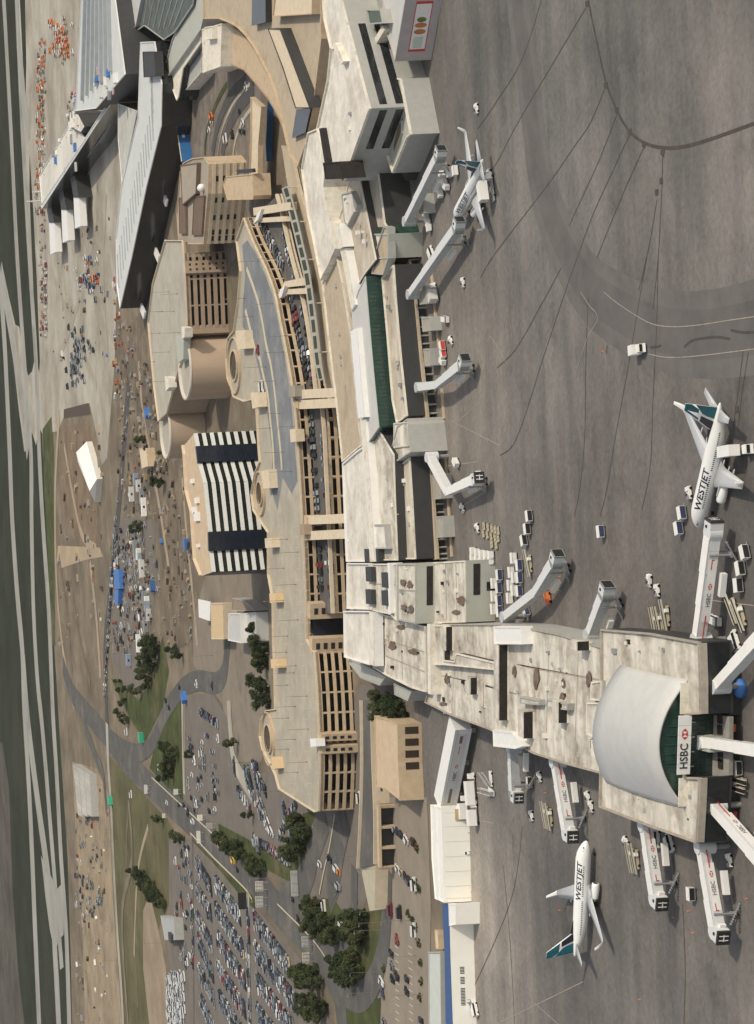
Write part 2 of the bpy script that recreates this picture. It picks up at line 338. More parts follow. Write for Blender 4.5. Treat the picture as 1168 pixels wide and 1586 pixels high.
# runways and taxiways
for i, (pts, w) in enumerate([
    ([(-1, -80), (6, 0), (17, 200), (27, 400), (38, 560), (48, 700), (49, 800), (52, 940), (58, 1050), (66, 1130), (76, 1250), (88, 1400), (96, 1500)], 26),
    ([(22, -80), (26, 0), (35, 200), (46, 400), (56, 560), (61, 700), (66, 800), (76, 950), (82, 1100), (88, 1200), (95, 1330), (103, 1450), (108, 1600), (112, 1720)], 25),
    ([(-18, 300), (3, 470), (14, 670), (19, 800), (27, 920), (35, 1010), (38, 1100), (44, 1200), (49, 1300), (55, 1450), (61, 1590), (66, 1720)], 34),
    ([(2, 425), (12, 480), (22, 540), (36, 630), (44, 700)], 30),
    ([(36, 1020), (45, 1130), (60, 1250), (74, 1350), (82, 1420), (87, 1500), (92, 1600)], 34),
    ([(28, 60), (38, 160), (47, 200)], 22)]):
    mb = MB(); ribbon(mb, pts, w, 0.10 + 0.02 * i, 12); structure('runway' if i < 3 else 'taxiway', mb, RUNWAY)
# perimeter and approach roads
for i, (pts, w, m) in enumerate([
    ([(92, 640), (86, 760), (88, 900), (97, 1000), (108, 1060), (116, 1090)], 9, SAND),
    ([(200, 590), (190, 720), (183, 800), (170, 930), (163, 1010), (166, 1120)], 13, ASPHD),
    ([(98, 1030), (113, 1075), (140, 1110), (164, 1138), (192, 1176), (240, 1222), (301, 1278), (345, 1320), (400, 1368), (431, 1408), (483, 1462), (518, 1520), (530, 1580), (536, 1700)], 17, ASPH),
    ([(170, 1140), (196, 1160), (220, 1165), (238, 1148), (257, 1103), (283, 1066), (308, 1054), (335, 1058), (347, 1045), (352, 1010), (356, 960)], 11, ASPH),
    ([(166, 1120), (168, 1180), (172, 1240), (176, 1330), (182, 1440), (190, 1560), (196, 1720)], 10, PALE),
    ([(130, 1120), (148, 1170), (160, 1200), (166, 1260)], 10, ASPH),
    ([(505, 1262), (488, 1310), (478, 1350), (455, 1392), (436, 1394)], 16, ASPH),
    ([(535, 1258), (524, 1310), (516, 1370), (520, 1400)], 18, ASPH),
    ([(470, 1450), (500, 1478), (520, 1470), (540, 1445), (548, 1420), (550, 1345)], 9, ASPH),
    ([(500, 1490), (528, 1530), (556, 1545), (580, 1520), (594, 1470), (599, 1426), (601, 1345)], 12, ASPH),
    ([(355, 1085), (358, 1130), (364, 1180), (392, 1230)], 9, PALE),
    ([(283, 1075), (284, 1150), (286, 1230)], 5, PALE),
    ([(385, 1385), (386, 1480), (388, 1640)], 6, PALE),
    ([(297, 1290), (298, 1400), (300, 1640)], 7, LOT),
    ([(200, 1600), (190, 1420), (205, 1330), (200, 1240)], 7, DIRT)]):
    mb = MB(); ribbon(mb, pts, w, 0.20 + 0.012 * i); structure('road' if i not in (10, 11) else 'footpath', mb, m)
for i, (pts, w, m) in enumerate([([(345, 243), (352, 205), (372, 165), (394, 138)], 7, ASPHD), ([(330, 238), (338, 195), (356, 152), (382, 124)], 6, ASPHD), ([(361, 246), (367, 212), (381, 180), (390, 168)], 2.2, PALE), ([(338, 240), (346, 198), (364, 158), (388, 130)], 1.6, PALE), ([(318, 240), (322, 200), (336, 160), (352, 130)], 3, GRASS)]):
    mb = MB(); ribbon(mb, pts, w, 0.31 + .006 * i); structure('road' if i < 2 else ('footpath' if i < 4 else 'verge'), mb, m)
# kerb lines and lane markings of the approach roads
mb = MB()
for pts, w in [([(236, 1204), (301, 1264), (345, 1305)], 0.8), ([(296, 1290), (330, 1326), (384, 1380), (392, 1398)], 0.9), ([(431, 1400), (483, 1452), (505, 1482)], 0.7),
               ([(520, 1262), (512, 1310), (503, 1350), (496, 1385)], 0.9), ([(286, 1078), (287, 1150), (288, 1230)], 0.8)]:
    ribbon(mb, pts, w, 0.42)
structure('kerb', mb, PAINTY)
mb = MB()
for (x, y0, y1) in ((615, 1462, 1586), (636, 1462, 1586)):
    for k in range(12):
        yy = y0 + (y1 - y0) * k / 11; p = P(x + 0.01 * (yy - y0), yy); mb.sheet([p + Vector((-1.2, -2.4, 0)), p + Vector((-1.0, -2.4, 0)), p + Vector((-1.0, 2.4, 0)), p + Vector((-1.2, 2.4, 0))], 0.16)
structure('stall_marking', mb, PAINTW)
mb = MB(); mb.sheet(PL([(64, 1325), (82, 1362), (88, 1378), (97, 1368), (101, 1400), (99, 1448), (92, 1455), (86, 1475), (78, 1442), (71, 1390)]), 0.24); structure('taxiway', mb, RUNWAY)
# ------------------------------------------------------------------ apron markings
mb = MB()
ribbon(mb, [(795, -60), (803, 20), (815, 100), (835, 260), (852, 330), (880, 395), (900, 430), (925, 458), (975, 490), (1030, 512), (1100, 518), (1180, 505)], (8, 12), 0.10)
structure('taxilane_band', mb, BAND)
mb = MB(); ribbon(mb, [(795, -60), (803, 20), (815, 100), (835, 260), (852, 330), (880, 395), (900, 430), (925, 458), (975, 490), (1030, 512), (1100, 518), (1180, 505)], (15, 21), 0.094); structure('taxilane_band', mb, BANDS)
mb = MB()
SE = [[(905, -60), (912, 0), (925, 65), (940, 130), (957, 172), (975, 203), (1000, 222), (1030, 229), (1060, 227), (1100, 216), (1175, 189)]]
for s in SE: ribbon(mb, s, 0.85, 0.13)
for s in [[(908, 12), (850, 110), (800, 195), (768, 255), (735, 300)], [(842, -10), (810, 90), (768, 160), (740, 200)], [(938, 136), (915, 190), (888, 230), (850, 285), (768, 392), (745, 430)],
          [(956, 178), (930, 245), (905, 300), (882, 350)], [(976, 208), (945, 275), (918, 335), (898, 390), (880, 440)], [(998, 228), (970, 290), (945, 350), (925, 400)],
          [(1027, 236), (1026, 290), (1020, 400), (1012, 480)], [(1018, 310), (1010, 360), (1002, 400), (990, 450)], [(880, 440), (860, 500), (840, 560), (815, 640), (795, 690), (775, 705)],
          [(1002, 400), (990, 470), (975, 560), (955, 670), (940, 760), (930, 800)], [(912, 460), (908, 560), (906, 680), (898, 760), (890, 800)], [(1020, 400), (1018, 500), (1012, 620), (1008, 720), (995, 790)],
          [(1152, 545), (1142, 620), (1136, 665)], [(1160, 545), (1150, 610), (1144, 660)], [(870, 415), (840, 470), (800, 540), (770, 570)]]:
    ribbon(mb, s, 0.34, 0.125)
for s in [[(1060, 538), (1072, 528), (1090, 524), (1112, 522), (1132, 525)], [(1133, 511), (1145, 514), (1156, 515), (1172, 514)], [(1008, 538), (1020, 537), (1025, 535)], [(941, 535), (940, 548)]]:
    ribbon(mb, s, 0.6, 0.13, 4)
for s in [[(780, 1340), (790, 1450), (798, 1590)], [(1058, 1400), (1062, 1500), (1060, 1590)], [(720, 1560), (790, 1400), (810, 1280)]]: ribbon(mb, s, 0.35, 0.125)
structure('tar_joint', mb, CRACK)
mb = MB()
for s in [[(936, 452), (955, 468), (985, 488), (1012, 502), (1045, 506), (1085, 503), (1130, 496), (1172, 490)], [(1005, 548), (1030, 553), (1060, 553), (1110, 548), (1172, 540)],
          [(900, 452), (915, 475), (927, 492), (910, 525), (890, 585)], [(786, 478), (794, 530), (780, 560)], [(775, 690), (700, 652)], [(745, 622), (700, 660), (695, 650)], [(785, 562), (760, 520), (755, 530)],
          [(1130, 1416), (1097, 1337)], [(1064, 1300), (990, 1268)], [(870, 915), (855, 912)], [(1105, 930), (1170, 938)], [(740, 715), (690, 722)], [(755, 760), (715, 785)], [(828, 1553), (870, 1590)],
          [(722, 1482), (750, 1444)], [(724, 1482), (752, 1448)], [(722, 1400), (734, 1375)], [(724, 1480), (735, 1530), (748, 1575)], [(726, 1285), (740, 1272), (765, 1275)], [(905, 1520), (700, 1620)]]:
    ribbon(mb, s, 0.22, 0.145)
structure('apron_line', mb, mat('worn_marking', (0.34, 0.29, 0.24), 0.85, 0.25, 0.4))
# drain covers on the seam junctions
mb = MB()
for x, y in ((910, 6), (939, 132), (956, 171), (976, 204), (998, 224), (1027, 237)): p = P(x, y); mb.sheet([p + Vector((-1.1, -.6, 0)), p + Vector((.5, -1.5, 0)), p + Vector((.9, 1.1, 0)), p + Vector((-.2, 1.3, 0))], 0.15)
for x, y in ((1025, 280), (1018, 298), (1142, 634)): p = P(x, y); mb.sheet([p + Vector((-.8, -.9, 0)), p + Vector((.7, -1.0, 0)), p + Vector((.8, .9, 0)), p + Vector((-.7, 1.0, 0))], 0.15)
structure('drain_cover', mb, CRACK)

# ------------------------------------------------------------------ building helpers
def base_of(pts, z):
    w = PL(pts, z); c = sum(w, Vector()) / len(w); return Vector((c.x, c.y, 0))
def volume(parent, pts, z, roof, wall, z0=-0.4, name='wall', parapet=0.6, pm=None, px=True):
    """one block: wall part + roof part, with a raised rim"""
    w = PL(pts, z) if px else pts; z += jit()
    a = sum(w[i].x * w[(i + 1) % len(w)].y - w[(i + 1) % len(w)].x * w[i].y for i in range(len(w)))
    if a < 0: w = w[::-1]
    n = len(w)
    b = MB(); b.prism(w, z0, z - 0.05); o = b.build(name, wall, parent)
    ins = inset(w, 0.45) if parapet else w
    r = MB(); r.sheet(ins, z); r.build('roof', roof, parent)
    if parapet:
        p = MB()
        for i in range(n):
            j = (i + 1) % n; A, B_, C, D = w[i], w[j], ins[j], ins[i]; t = z + parapet; bz = z - 0.06
            p.face([(A.x, A.y, bz), (B_.x, B_.y, bz), (B_.x, B_.y, t), (A.x, A.y, t)])
            p.face([(A.x, A.y, t), (B_.x, B_.y, t), (C.x, C.y, t), (D.x, D.y, t)])
            p.face([(D.x, D.y, t), (C.x, C.y, t), (C.x, C.y, bz), (D.x, D.y, bz)])
        p.build('parapet', pm or wall, parent)
    return w
def inset(w, d):
    n = len(w); out = []
    for i in range(n):
        p, q, r = w[i - 1], w[i], w[(i + 1) % n]
        e1 = Vector((q.x - p.x, q.y - p.y)); e2 = Vector((r.x - q.x, r.y - q.y))
        if e1.length < 1e-6 or e2.length < 1e-6: out.append(q.copy()); continue
        e1.normalize(); e2.normalize(); n1 = Vector((-e1.y, e1.x)); n2 = Vector((-e2.y, e2.x)); m = n1 + n2
        k = max(0.35, 1 + n1.dot(n2)); m = m / k * d
        if m.length > 3 * d: m = m.normalized() * 3 * d
        out.append(Vector((q.x + m.x, q.y + m.y, q.z)))
    return out
def panel_on(parent, name, line, z0, z1, m, proud=0.06, th=0.12):
    """a thin panel hung on a wall that stands on a world polyline (towards the viewer)"""
    b = MB(); A = offset_line(line, -proud - th); B_ = offset_line(line, -proud + th * 0.5)
    for i in range(len(A) - 1): b.prism([A[i], A[i + 1], B_[i + 1], B_[i]], z0, z1)
    return b.build(name, m, parent)
def lerp_line(line, a, c):
    """sub-polyline between arc-length fractions a..c"""
    L = [0]
    for i in range(len(line) - 1): L.append(L[-1] + (line[i + 1] - line[i]).length)
    T = L[-1]
    def at(s):
        s = max(0, min(T, s))
        for i in range(len(line) - 1):
            if s <= L[i + 1] + 1e-9: return line[i].lerp(line[i + 1], (s - L[i]) / max(1e-9, L[i + 1] - L[i]))
        return line[-1].copy()
    return [at(a * T)] + [line[i].copy() for i in range(1, len(line) - 1) if a * T + .01 < L[i] < c * T - .01] + [at(c * T)]
def roof_box(parent, x, y, z, sx, sy, sz, m, rz=0.0, name='roof_unit'):
    p = P(x, y, z); M = Matrix.Translation(p) @ Matrix.Rotation(rz, 4, 'Z'); b = MB(); b.box((0, 0, sz / 2), (sx, sy, sz), M); return b.build(name, m, parent)

def facade(parent, line, ztop, nfl, fh, m, band=1.25, depth=7.0, bay=7.6, col=0.7, top_extra=0.15, colmat=None):
    """open parking storeys: parapet bands, columns, floor slabs and the shaded inside"""
    inn = offset_line(line, 0.35); deep = offset_line(line, depth); ln = offset_line(line, 0.9); lo = offset_line(line, 0.06)
    b = MB()
    for k in range(nfl + 1):
        z1 = ztop - k * fh + (top_extra if k == 0 else 0); z0 = max(-0.3, ztop - k * fh - band)
        if z1 <= 0.3: break
        for i in range(len(line) - 1): b.prism([line[i], line[i + 1], inn[i + 1], inn[i]], z0, z1)
    b.build('parapet_band', m, parent)
    s = MB()
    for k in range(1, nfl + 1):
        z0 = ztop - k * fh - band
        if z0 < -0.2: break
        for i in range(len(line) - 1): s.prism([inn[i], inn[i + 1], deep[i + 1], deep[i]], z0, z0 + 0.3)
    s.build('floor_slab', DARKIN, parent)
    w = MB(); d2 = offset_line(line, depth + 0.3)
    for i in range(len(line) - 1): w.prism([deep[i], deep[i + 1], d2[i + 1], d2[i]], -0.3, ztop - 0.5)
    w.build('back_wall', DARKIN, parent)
    L = sum((line[i + 1] - line[i]).length for i in range(len(line) - 1)); n = max(1, round(L / bay))
    for k in range(n + 1):
        f = k / n; hw = col / 2 / L
        seg = lerp_line(lo, max(0, f - hw), min(1, f + hw)); sg2 = lerp_line(ln, max(0, f - hw), min(1, f + hw))
        c = MB(); c.prism([seg[0], seg[-1], sg2[-1], sg2[0]], -0.3, ztop - 0.06); c.build('column', colmat or m, parent)

# ------------------------------------------------------------------ parkade (front)
park = thing('parkade', 'long curved multi-storey tan concrete parkade with asphalt and pale roof deck', 'parkade', base_of([(430, 700)], 10))
ZD, ZT, FH = 13.3, 8.4, 2.85
edgeA = dense([(380, 337), (395, 375), (412, 410), (427, 450), (437, 500), (447, 550), (457, 612), (463, 680), (468, 760), (472, 830), (475, 902), (477, 950)], 14)
edgeB = dense([(489, 1010), (493, 1060), (496, 1120), (498, 1190), (496, 1256)], 14)
left_edge = [(490, 1258), (434, 1222), (428, 1200), (420, 1182), (408, 1160), (404, 1140), (406, 1115), (414, 1100), (428, 1098), (427, 1050), (425, 1000), (424, 930), (417, 890), (417, 825), (404, 806), (394, 790), (391, 765), (396, 735), (404, 715), (402, 690), (400, 650), (398, 618), (380, 622), (364, 615), (354, 585), (352, 555), (354, 525), (364, 512), (370, 470), (374, 420), (368, 372)]
deck = edgeA + [(477, 990)] + edgeB + left_edge
wd = PL(deck, ZD)
b = MB(); b.prism(wd, ZD - 0.9, ZD - 0.02); b.build('deck_slab', TAN, park)
b = MB(); b.sheet(inset(wd if True else wd, 0.3), ZD)
wdo = wd
a_ = sum(wd[i].x * wd[(i + 1) % len(wd)].y - wd[(i + 1) % len(wd)].x * wd[i].y for i in range(len(wd)))
if a_ < 0: wdo = wd[::-1]
b = MB(); b.sheet(inset(wdo, 0.35), ZD); b.build('roof_deck', DECK, park)
b = MB(); b.sheet(PL([(383, 372), (398, 395), (412, 428), (423, 460), (432, 505), (441, 552), (450, 612), (456, 680), (461, 745), (452, 765), (438, 740), (430, 790), (421, 760), (422, 700), (414, 640), (404, 585), (392, 535), (376, 505), (376, 470), (380, 430), (375, 380)], ZD), ZD + 0.03)
b.build('asphalt_overlay', DECKASPH, park)
# low wall round the deck
b = MB(); ins = inset(wdo, 0.35)
for i in range(len(wdo)):
    j = (i + 1) % len(wdo); b.prism([wdo[i], wdo[j], ins[j], ins[i]], ZD - 0.02, ZD + 0.95)
b.build('deck_parapet', TAN2, park)
# body under the deck
bodyL = [p for p in PL(left_edge, ZD)]
b = MB(); front = offset_line(PL(edgeA, ZD), 7.2) + offset_line(PL(edgeB, ZD), 7.2)
b.prism(front + inset(wdo, 0.5)[0:0] + [Vector((p.x, p.y, 0)) for p in bodyL], -0.4, ZD - 0.95); b.build('core_wall', BROWN, park)
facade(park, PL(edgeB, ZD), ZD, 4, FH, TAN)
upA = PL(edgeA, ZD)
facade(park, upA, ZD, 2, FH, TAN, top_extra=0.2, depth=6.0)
# planted strips of cream kerb on the asphalt deck
b = MB()
for pts in ([(383, 413), (392, 438), (401, 466), (408, 500), (414, 535), (420, 560), (426, 600), (431, 650), (436, 700), (438, 728)], [(381, 478), (388, 505), (396, 538), (403, 552), (409, 580), (416, 610), (420, 650), (424, 690), (426, 730)]):
    ribbon(b, [(x, y) for x, y in pts], 1.1, 0)
    for f in b.f[-1:]: pass
for i, v in enumerate(b.v): b.v[i] = v
def deck_ribbon(pts, w, z, zt, m, name):
    line = PL(dense(pts, 6), z); bb = MB(); o2 = offset_line(line, w)
    for i in range(len(line) - 1): bb.prism([line[i], line[i + 1], o2[i + 1], o2[i]], z + 0.02, zt)
    return bb.build(name, m, park)
for pts in ([(383, 413), (392, 438), (401, 466), (408, 500), (414, 535), (420, 560), (426, 600), (431, 650), (436, 700), (438, 728)], [(381, 478), (388, 505), (396, 538), (403, 552), (409, 580), (416, 610), (420, 650), (424, 690), (426, 730)]):
    deck_ribbon(pts, 2.0, ZD, ZD + 0.22, PAINTY, 'kerb_strip')
# stepped terrace with parked cars
terr_r = dense([(432, 300), (440, 330), (452, 385), (462, 423), (472, 461), (480, 505), (486, 548), (490, 585), (493, 612), (500, 620), (505, 660), (508, 720), (511, 780), (514, 840), (517, 905), (519, 950)], 14)
terr_l = [(a - 5, c) for a, c in edgeA]
tpoly = PL(terr_r, ZT) + PL([(x + 14, y) for x, y in edgeA], ZT)[::-1]
b = MB(); b.prism(tpoly, ZT - 0.5, ZT); b.build('terrace_slab', ASPH, park)
lineT = PL(terr_r, ZT)
b = MB(); b.wall(lineT, ZT - 1.3, ZT + 1.35, 0.9); b.build('terrace_parapet', TAN2, park)
low = PL(dense([(492, 612), (500, 622), (505, 660), (508, 720), (511, 780), (514, 840), (517, 905), (519, 950)], 14), ZT)
facade(park, low, ZT - 0.2, 3, 2.75, TAN, top_extra=-0.3, depth=6.0)
b = MB(); l2 = offset_line(PL(terr_r, ZT), 6.6); b.prism(l2 + [p for p in offset_line(upA, 5.0)][::-1], -0.4, ZT - 0.52); b.build('terrace_wall', BROWN, park)
# stair cores and footbridges to the terminal
def span(parent, x0, x1, y, z, hw, hh, m, name='footbridge', wins=0, dz=0.0, slope=-0.05):
    """a box bridge from px (x0,y) to px (x1, y+...) at height z"""
    p = P(x0, y, z); q = P(x1, y + slope * (x1 - x0), z)
    d = (q - p); d.z = 0; L = d.length; d.normalize(); s = Vector((-d.y, d.x, 0)) * hw
    b = MB(); b.prism([p + s, q + s, q - s, p - s], z - hh, z); o = b.build(name, m, parent)
    return o
def core(y0, y1, x0, x1, zt, label_m=TAN2, holes=4):
    """a stair core: tall slab standing out of the facade, px rows y0..y1"""
    p0 = P(x0, y0, zt); p1 = P(x0, y1, zt); f = offset_line([p0, p1], -1.6); k = offset_line([p0, p1], 3.0)
    b = MB(); b.prism([f[0], f[1], k[1], k[0]], -0.4, zt); o = b.build('stair_core', label_m, park)
    if holes:
        L = (f[1] - f[0]); c = f[0] + L * 0.5
        zz = zt - 1.5
        for i in range(holes):
            w = L.length * 0.2; t = L.normalized(); a = c - t * w; e = c + t * w
            panel_on(park, 'stair_window', [a, e], zz - 1.5, zz, BLACK, proud=0.0, th=0.08); zz -= 2.85
for y0, y1, x0, zt, h in ((606, 616, 459, 13.9, 0), (621, 632, 460, 13.9, 0), (800, 814, 474, 13.9, 4), (823, 836, 474, 13.9, 4), (934, 958, 479, 14.2, 4), (988, 1012, 482, 14.2, 4), (1136, 1147, 496, 13.8, 4), (1154, 1166, 497, 13.8, 4)):
    core(y0, y1, x0, None, zt, TAN, h)
for y, x0, x1, z in ((611, 458, 520, 13.4), (627, 460, 521, 13.4), (806, 472, 536, 13.4), (830, 472, 538, 13.4)):
    span(park, x0, x1, y, z, 1.7, 3.2, TAN2)
for (pts, z) in (([(449, 313), (392, 322), (393, 334), (450, 325)], 11.5), ([(440, 335), (398, 338), (397, 345), (442, 343)], 11), ([(470, 430), (441, 436), (436, 446), (471, 442)], 11.5), ([(475, 446), (445, 448), (444, 456), (476, 455)], 11)):
    w = PL(pts, z + jit()); b = MB(); b.prism(w, z - 2.6, w[0].z); b.build('footbridge', TAN2, park)
for pts in ([(399, 330), (405, 324), (400, 340), (392, 347)], [(434, 448), (441, 443), (436, 460), (428, 466)], [(457, 620), (470, 615), (471, 628), (458, 636)]):
    w = PL(pts, 12.5 + jit()); b = MB(); b.prism(w, 11.2, w[0].z); b.build('bridge_canopy', WHITE, park)
# glass core gap between the two halves
b = MB(); b.prism(PL([(476, 958), (486, 958), (489, 988), (478, 988)], ZD - 2), -0.4, ZD - 2.05); b.build('glazed_gap', GLASSNV, park)
for pts, z, m in (([(365, 512), (379, 512), (381, 540), (368, 541)], 16.5, TAN2), ([(388, 608), (400, 608), (402, 630), (391, 633)], 16.5, TAN2), ([(404, 730), (416, 727), (418, 756), (408, 757)], 16.5, TAN2), ([(410, 834), (420, 834), (421, 848), (411, 849)], 16.5, TAN2),
                  ([(417, 919), (427, 919), (428, 933), (418, 934)], 16.3, mat('ochre_concrete', (0.62, 0.45, 0.26), 0.85, 0.06, 0.5)), ([(419, 1021), (431, 1021), (432, 1034), (420, 1035)], 16.3, mat('ochre_concrete', (0.62, 0.45, 0.26))), ([(420, 1172), (427, 1172), (429, 1190), (421, 1192)], 16, mat('ochre_concrete', (0.62, 0.45, 0.26))),
                  ([(480, 1144), (489, 1144), (490, 1156), (481, 1157)], 16.0, WHITE), ([(447, 598), (457, 597), (457, 614), (447, 616)], 15.8, PALE), ([(449, 665), (458, 665), (459, 684), (450, 685)], 15.8, TAN2), ([(464, 812), (471, 812), (472, 828), (465, 829)], 15.5, BROWN)):
    z += jit(); b = MB(); w = PL(pts, z); b.prism(w, ZD - 0.5, z); b.build('stair_head', m, park)
# helix ramp openings on the deck rim
def helix(cx, cy, ry, zt):
    c = P(cx, cy, zt); r = (P(cx, cy - ry, zt) - P(cx, cy + ry, zt)).length / 2
    b = MB(); n = 40; 
    ring = lambda rr, z: [c + Vector((math.cos(2 * math.pi * k / n) * rr, math.sin(2 * math.pi * k / n) * rr, z - zt)) for k in range(n)]
    A, B_, C, D = ring(r, zt + 0.95), ring(r - 0.5, zt + 0.95), ring(r - 0.5, zt - 0.2), ring(r, zt - 0.2)
    for k in range(n):
        j = (k + 1) % n
        b.face([A[k], A[j], B_[j], B_[k]]); b.face([B_[k], B_[j], C[j], C[k]]); b.face([D[k], D[j], A[j], A[k]])
    b.build('helix_rim', TAN, park, False)
    b = MB(); E = ring(r * 0.52, zt + 0.25); b.face(E); b.build('ramp_well', DARKIN, park)
    b = MB(); G = ring(r * 0.56, zt + 0.9); G2 = ring(r * 0.50, zt + 0.9); G0 = ring(r * 0.56, zt)
    for k in range(n):
        j = (k + 1) % n; b.face([G[k], G[j], G2[j], G2[k]]); b.face([G0[k], G0[j], G[j], G[k]])
    b.build('well_rim', TAN, park, False)
helix(364, 566, 44, ZD); helix(404, 764, 34, ZD); helix(417, 1144, 40, ZD)
# pale curved terminal-side kerb road and glazed canopy
can_l = dense([(436, 292), (447, 330), (459, 380), (470, 430), (480, 500), (487, 560), (493, 590)], 10)
can_r = dense([(446, 288), (457, 328), (469, 380), (480, 430), (489, 500), (495, 560), (501, 588)], 10)

# ------------------------------------------------------------------ kerbside road structure
kerb = thing('elevated_road', 'raised tan kerbside roadway with glazed canopy curving along the terminal front', 'elevated road', base_of([(480, 430)], 6))
b = MB(); zz = 7.4; L = PL(dense([(436, 225), (446, 288), (457, 328), (469, 380), (480, 430), (489, 500), (495, 560), (503, 602)], 10), zz); Rr = PL(dense([(456, 240), (466, 288), (478, 328), (490, 380), (500, 430), (508, 500), (514, 560), (520, 600)], 10), zz)
b.prism(L + Rr[::-1], 6.4, zz); b.build('road_slab', mat('road_tan', (0.46, 0.38, 0.27), 0.88, 0.15, 0.1), kerb)
b = MB(); b.wall(offset_line(Rr, -0.6), zz, zz + 1.0, 0.35); b.build('parapet', TAN2, kerb)
b = MB(); zc = 11.0; A = PL(can_l, zc); C = PL(can_r, zc); b.prism(A + C[::-1], zc - 0.4, zc - 0.02); b.build('canopy', mat('canopy_olive', (0.36, 0.35, 0.29), 0.7, 0.08, 0.4), kerb)
n = 14
for k in range(n):
    f0, f1 = (k + 0.12) / n, (k + 0.88) / n; a = lerp_line(A, f0, f1); c = lerp_line(C, f0, f1)
    q = [a[0].lerp(c[0], .3), a[-1].lerp(c[-1], .3), a[-1].lerp(c[-1], .85), a[0].lerp(c[0], .85)]
    b = MB(); b.prism(q, zc - 0.01, zc + 0.12); b.build('canopy_pane', mat('olive_pane', (0.055, 0.06, 0.045), 0.8, 0.2, 0.5), kerb)
    if k % 3 == 0:
        b = MB(); b.tube(Vector((q[3].x, q[3].y, zz)), Vector((q[3].x, q[3].y, zc - 0.4)), 0.25); b.build('canopy_post', TAN2, kerb)
for k in range(9):
    p = lerp_line(L, k / 8 * .98, min(1, k / 8 * .98 + .02))[0]; b = MB(); b.tube((p.x, p.y + 4, -0.3), (p.x, p.y + 4, 6.4), 0.5); b.build('pier', TAN, kerb)
# ------------------------------------------------------------------ terminal
term = thing('terminal', 'long curved airport terminal with stained white roofs, tower block and green glass wall', 'terminal building', base_of([(570, 600)], 12))
def V(pts, z, roof, wall, z0=-0.4, parapet=0.5, pm=None, par=None): return volume(par or term, pts, z, roof, wall, z0, parapet=parapet, pm=pm)
# curved tan landside roofs, top of the picture
V([(317, -60), (500, -60), (503, 60), (490, 166), (478, 222), (466, 258), (452, 240), (441, 190), (430, 145), (419, 115), (407, 92), (396, 72), (384, 55), (372, 43), (361, 36), (343, 29), (319, 29)], 13, ROOFTAN, TAN, 7.6, 0.9)
V([(343, 34), (361, 40), (372, 47), (384, 59), (396, 76), (407, 96), (419, 119), (430, 149), (441, 194), (452, 244), (445, 212), (435, 185), (425, 166), (416, 152), (398, 130), (380, 109), (361, 101), (343, 103)], 7.2, TAN, BROWN, 5.2, 0.4)
V([(417, 44), (436, 44), (449, 78), (482, 167), (460, 168), (440, 105)], 17, TAN2, WALLDK, 12.5, 0.3)
b = MB(); b.prism(PL([(459, 169), (481, 168), (473, 205), (452, 214)], 15), 12.6, 15); b.build('end_glazing', GLASSDK, term)
V([(393, -50), (412, -50), (413, 34), (391, 40)], 15.5, GLASSDK, GLASSDK, 12.5, 0)
V([(430, -30), (486, -30), (485, 22), (424, 26)], 16, TAN2, TAN, 12.5, 0.5)
V([(314, 45), (345, 36), (344, 70), (343, 103), (315, 113)], 12.4, CREAM, CREAM, -0.4, 0.4)
V([(318, 42), (330, 40), (330, 60), (319, 62)], 14.5, CREAM, CREAM, 12, 0.4)
V([(262, 121), (290, 82), (313, 50), (313, 66), (285, 106), (278, 150), (275, 156)], 9.5, CREAM, GLASSDK, -0.4, 0.5, CREAM)
V([(286, 108), (313, 72), (313, 112), (280, 150)], 6.5, WALLGR, CREAM, -0.4, 0.4)
V([(268, 62), (312, -40), (318, -40), (317, 28), (313, 46), (262, 118), (258, 100)], 11, ROOFGREEN, WALLGR, -0.4, 0.6)
V([(200, -50), (310, -50), (300, 8), (272, 50), (255, 62), (225, 40), (198, 58)], 12, mat('grey_green_roof', (0.10, 0.118, 0.108), 0.85, 0.3, 0.15), GLASSGN, -0.4, 0.5, WALLGR)
for k in range(9):
    q0, q1 = P(212 + k * 10, -20, 12.3), P(206 + k * 8, 46 - abs(k - 5) * 2, 12.3); o2 = offset_line([q0, q1], .5); b = MB(); b.prism([q0, q1, o2[1], o2[0]], 11.9, 12.5); b.build('roof_rib', WALLGR, term)
V([(205, -40), (228, -40), (212, 40), (203, 55), (197, 40)], 13.5, ROOFGR, WALLGR, -0.4, 0.5)
V([(391, 150), (408, 165), (403, 225), (402, 290), (388, 290), (391, 210)], 7.6, TAN2, TAN, 6.4, 0.7)
# tall airside block and lower wings
TBw = V([(498, -60), (531, -60), (532, 0), (540, 32), (576, 168), (553, 232), (536, 281), (522, 268), (508, 250), (494, 198), (510, 125), (515, 75), (505, 30)], 20, ROOFW, WALLGR, -0.4, 0.8, CREAM)
fr = PL([(540, 32), (576, 168)], 20); lf = PL([(576, 168), (536, 281)], 20)
for z1, z0 in ((17.2, 14.8), (12.0, 9.4)):
    panel_on(term, 'window_band', lerp_line(fr, .04, .96), z0, z1, GLASSDK, proud=-0.02, th=0.08); panel_on(term, 'window_band', lerp_line(lf, .03, .55), z0, z1, GLASSDK, proud=-0.02, th=0.08)
V([(502, 252), (527, 250), (532, 276), (506, 278)], 24.5, MATTEDK, MATTEDK, 17, 0.3)
V([(495, 199), (500, 198), (509, 250), (504, 255)], 21.5, MATTEDK, MATTEDK, 12, 0)  # dark strip, shade of the tower block's side face put into its colour
V([(520, 66), (533, 95), (529, 100), (516, 70)], 22, CREAM, CREAM, 19, 0)
V([(570, 14), (592, 14), (596, 36), (574, 38)], 14, GLASSGN, WALLGR, -0.4, 0.5)
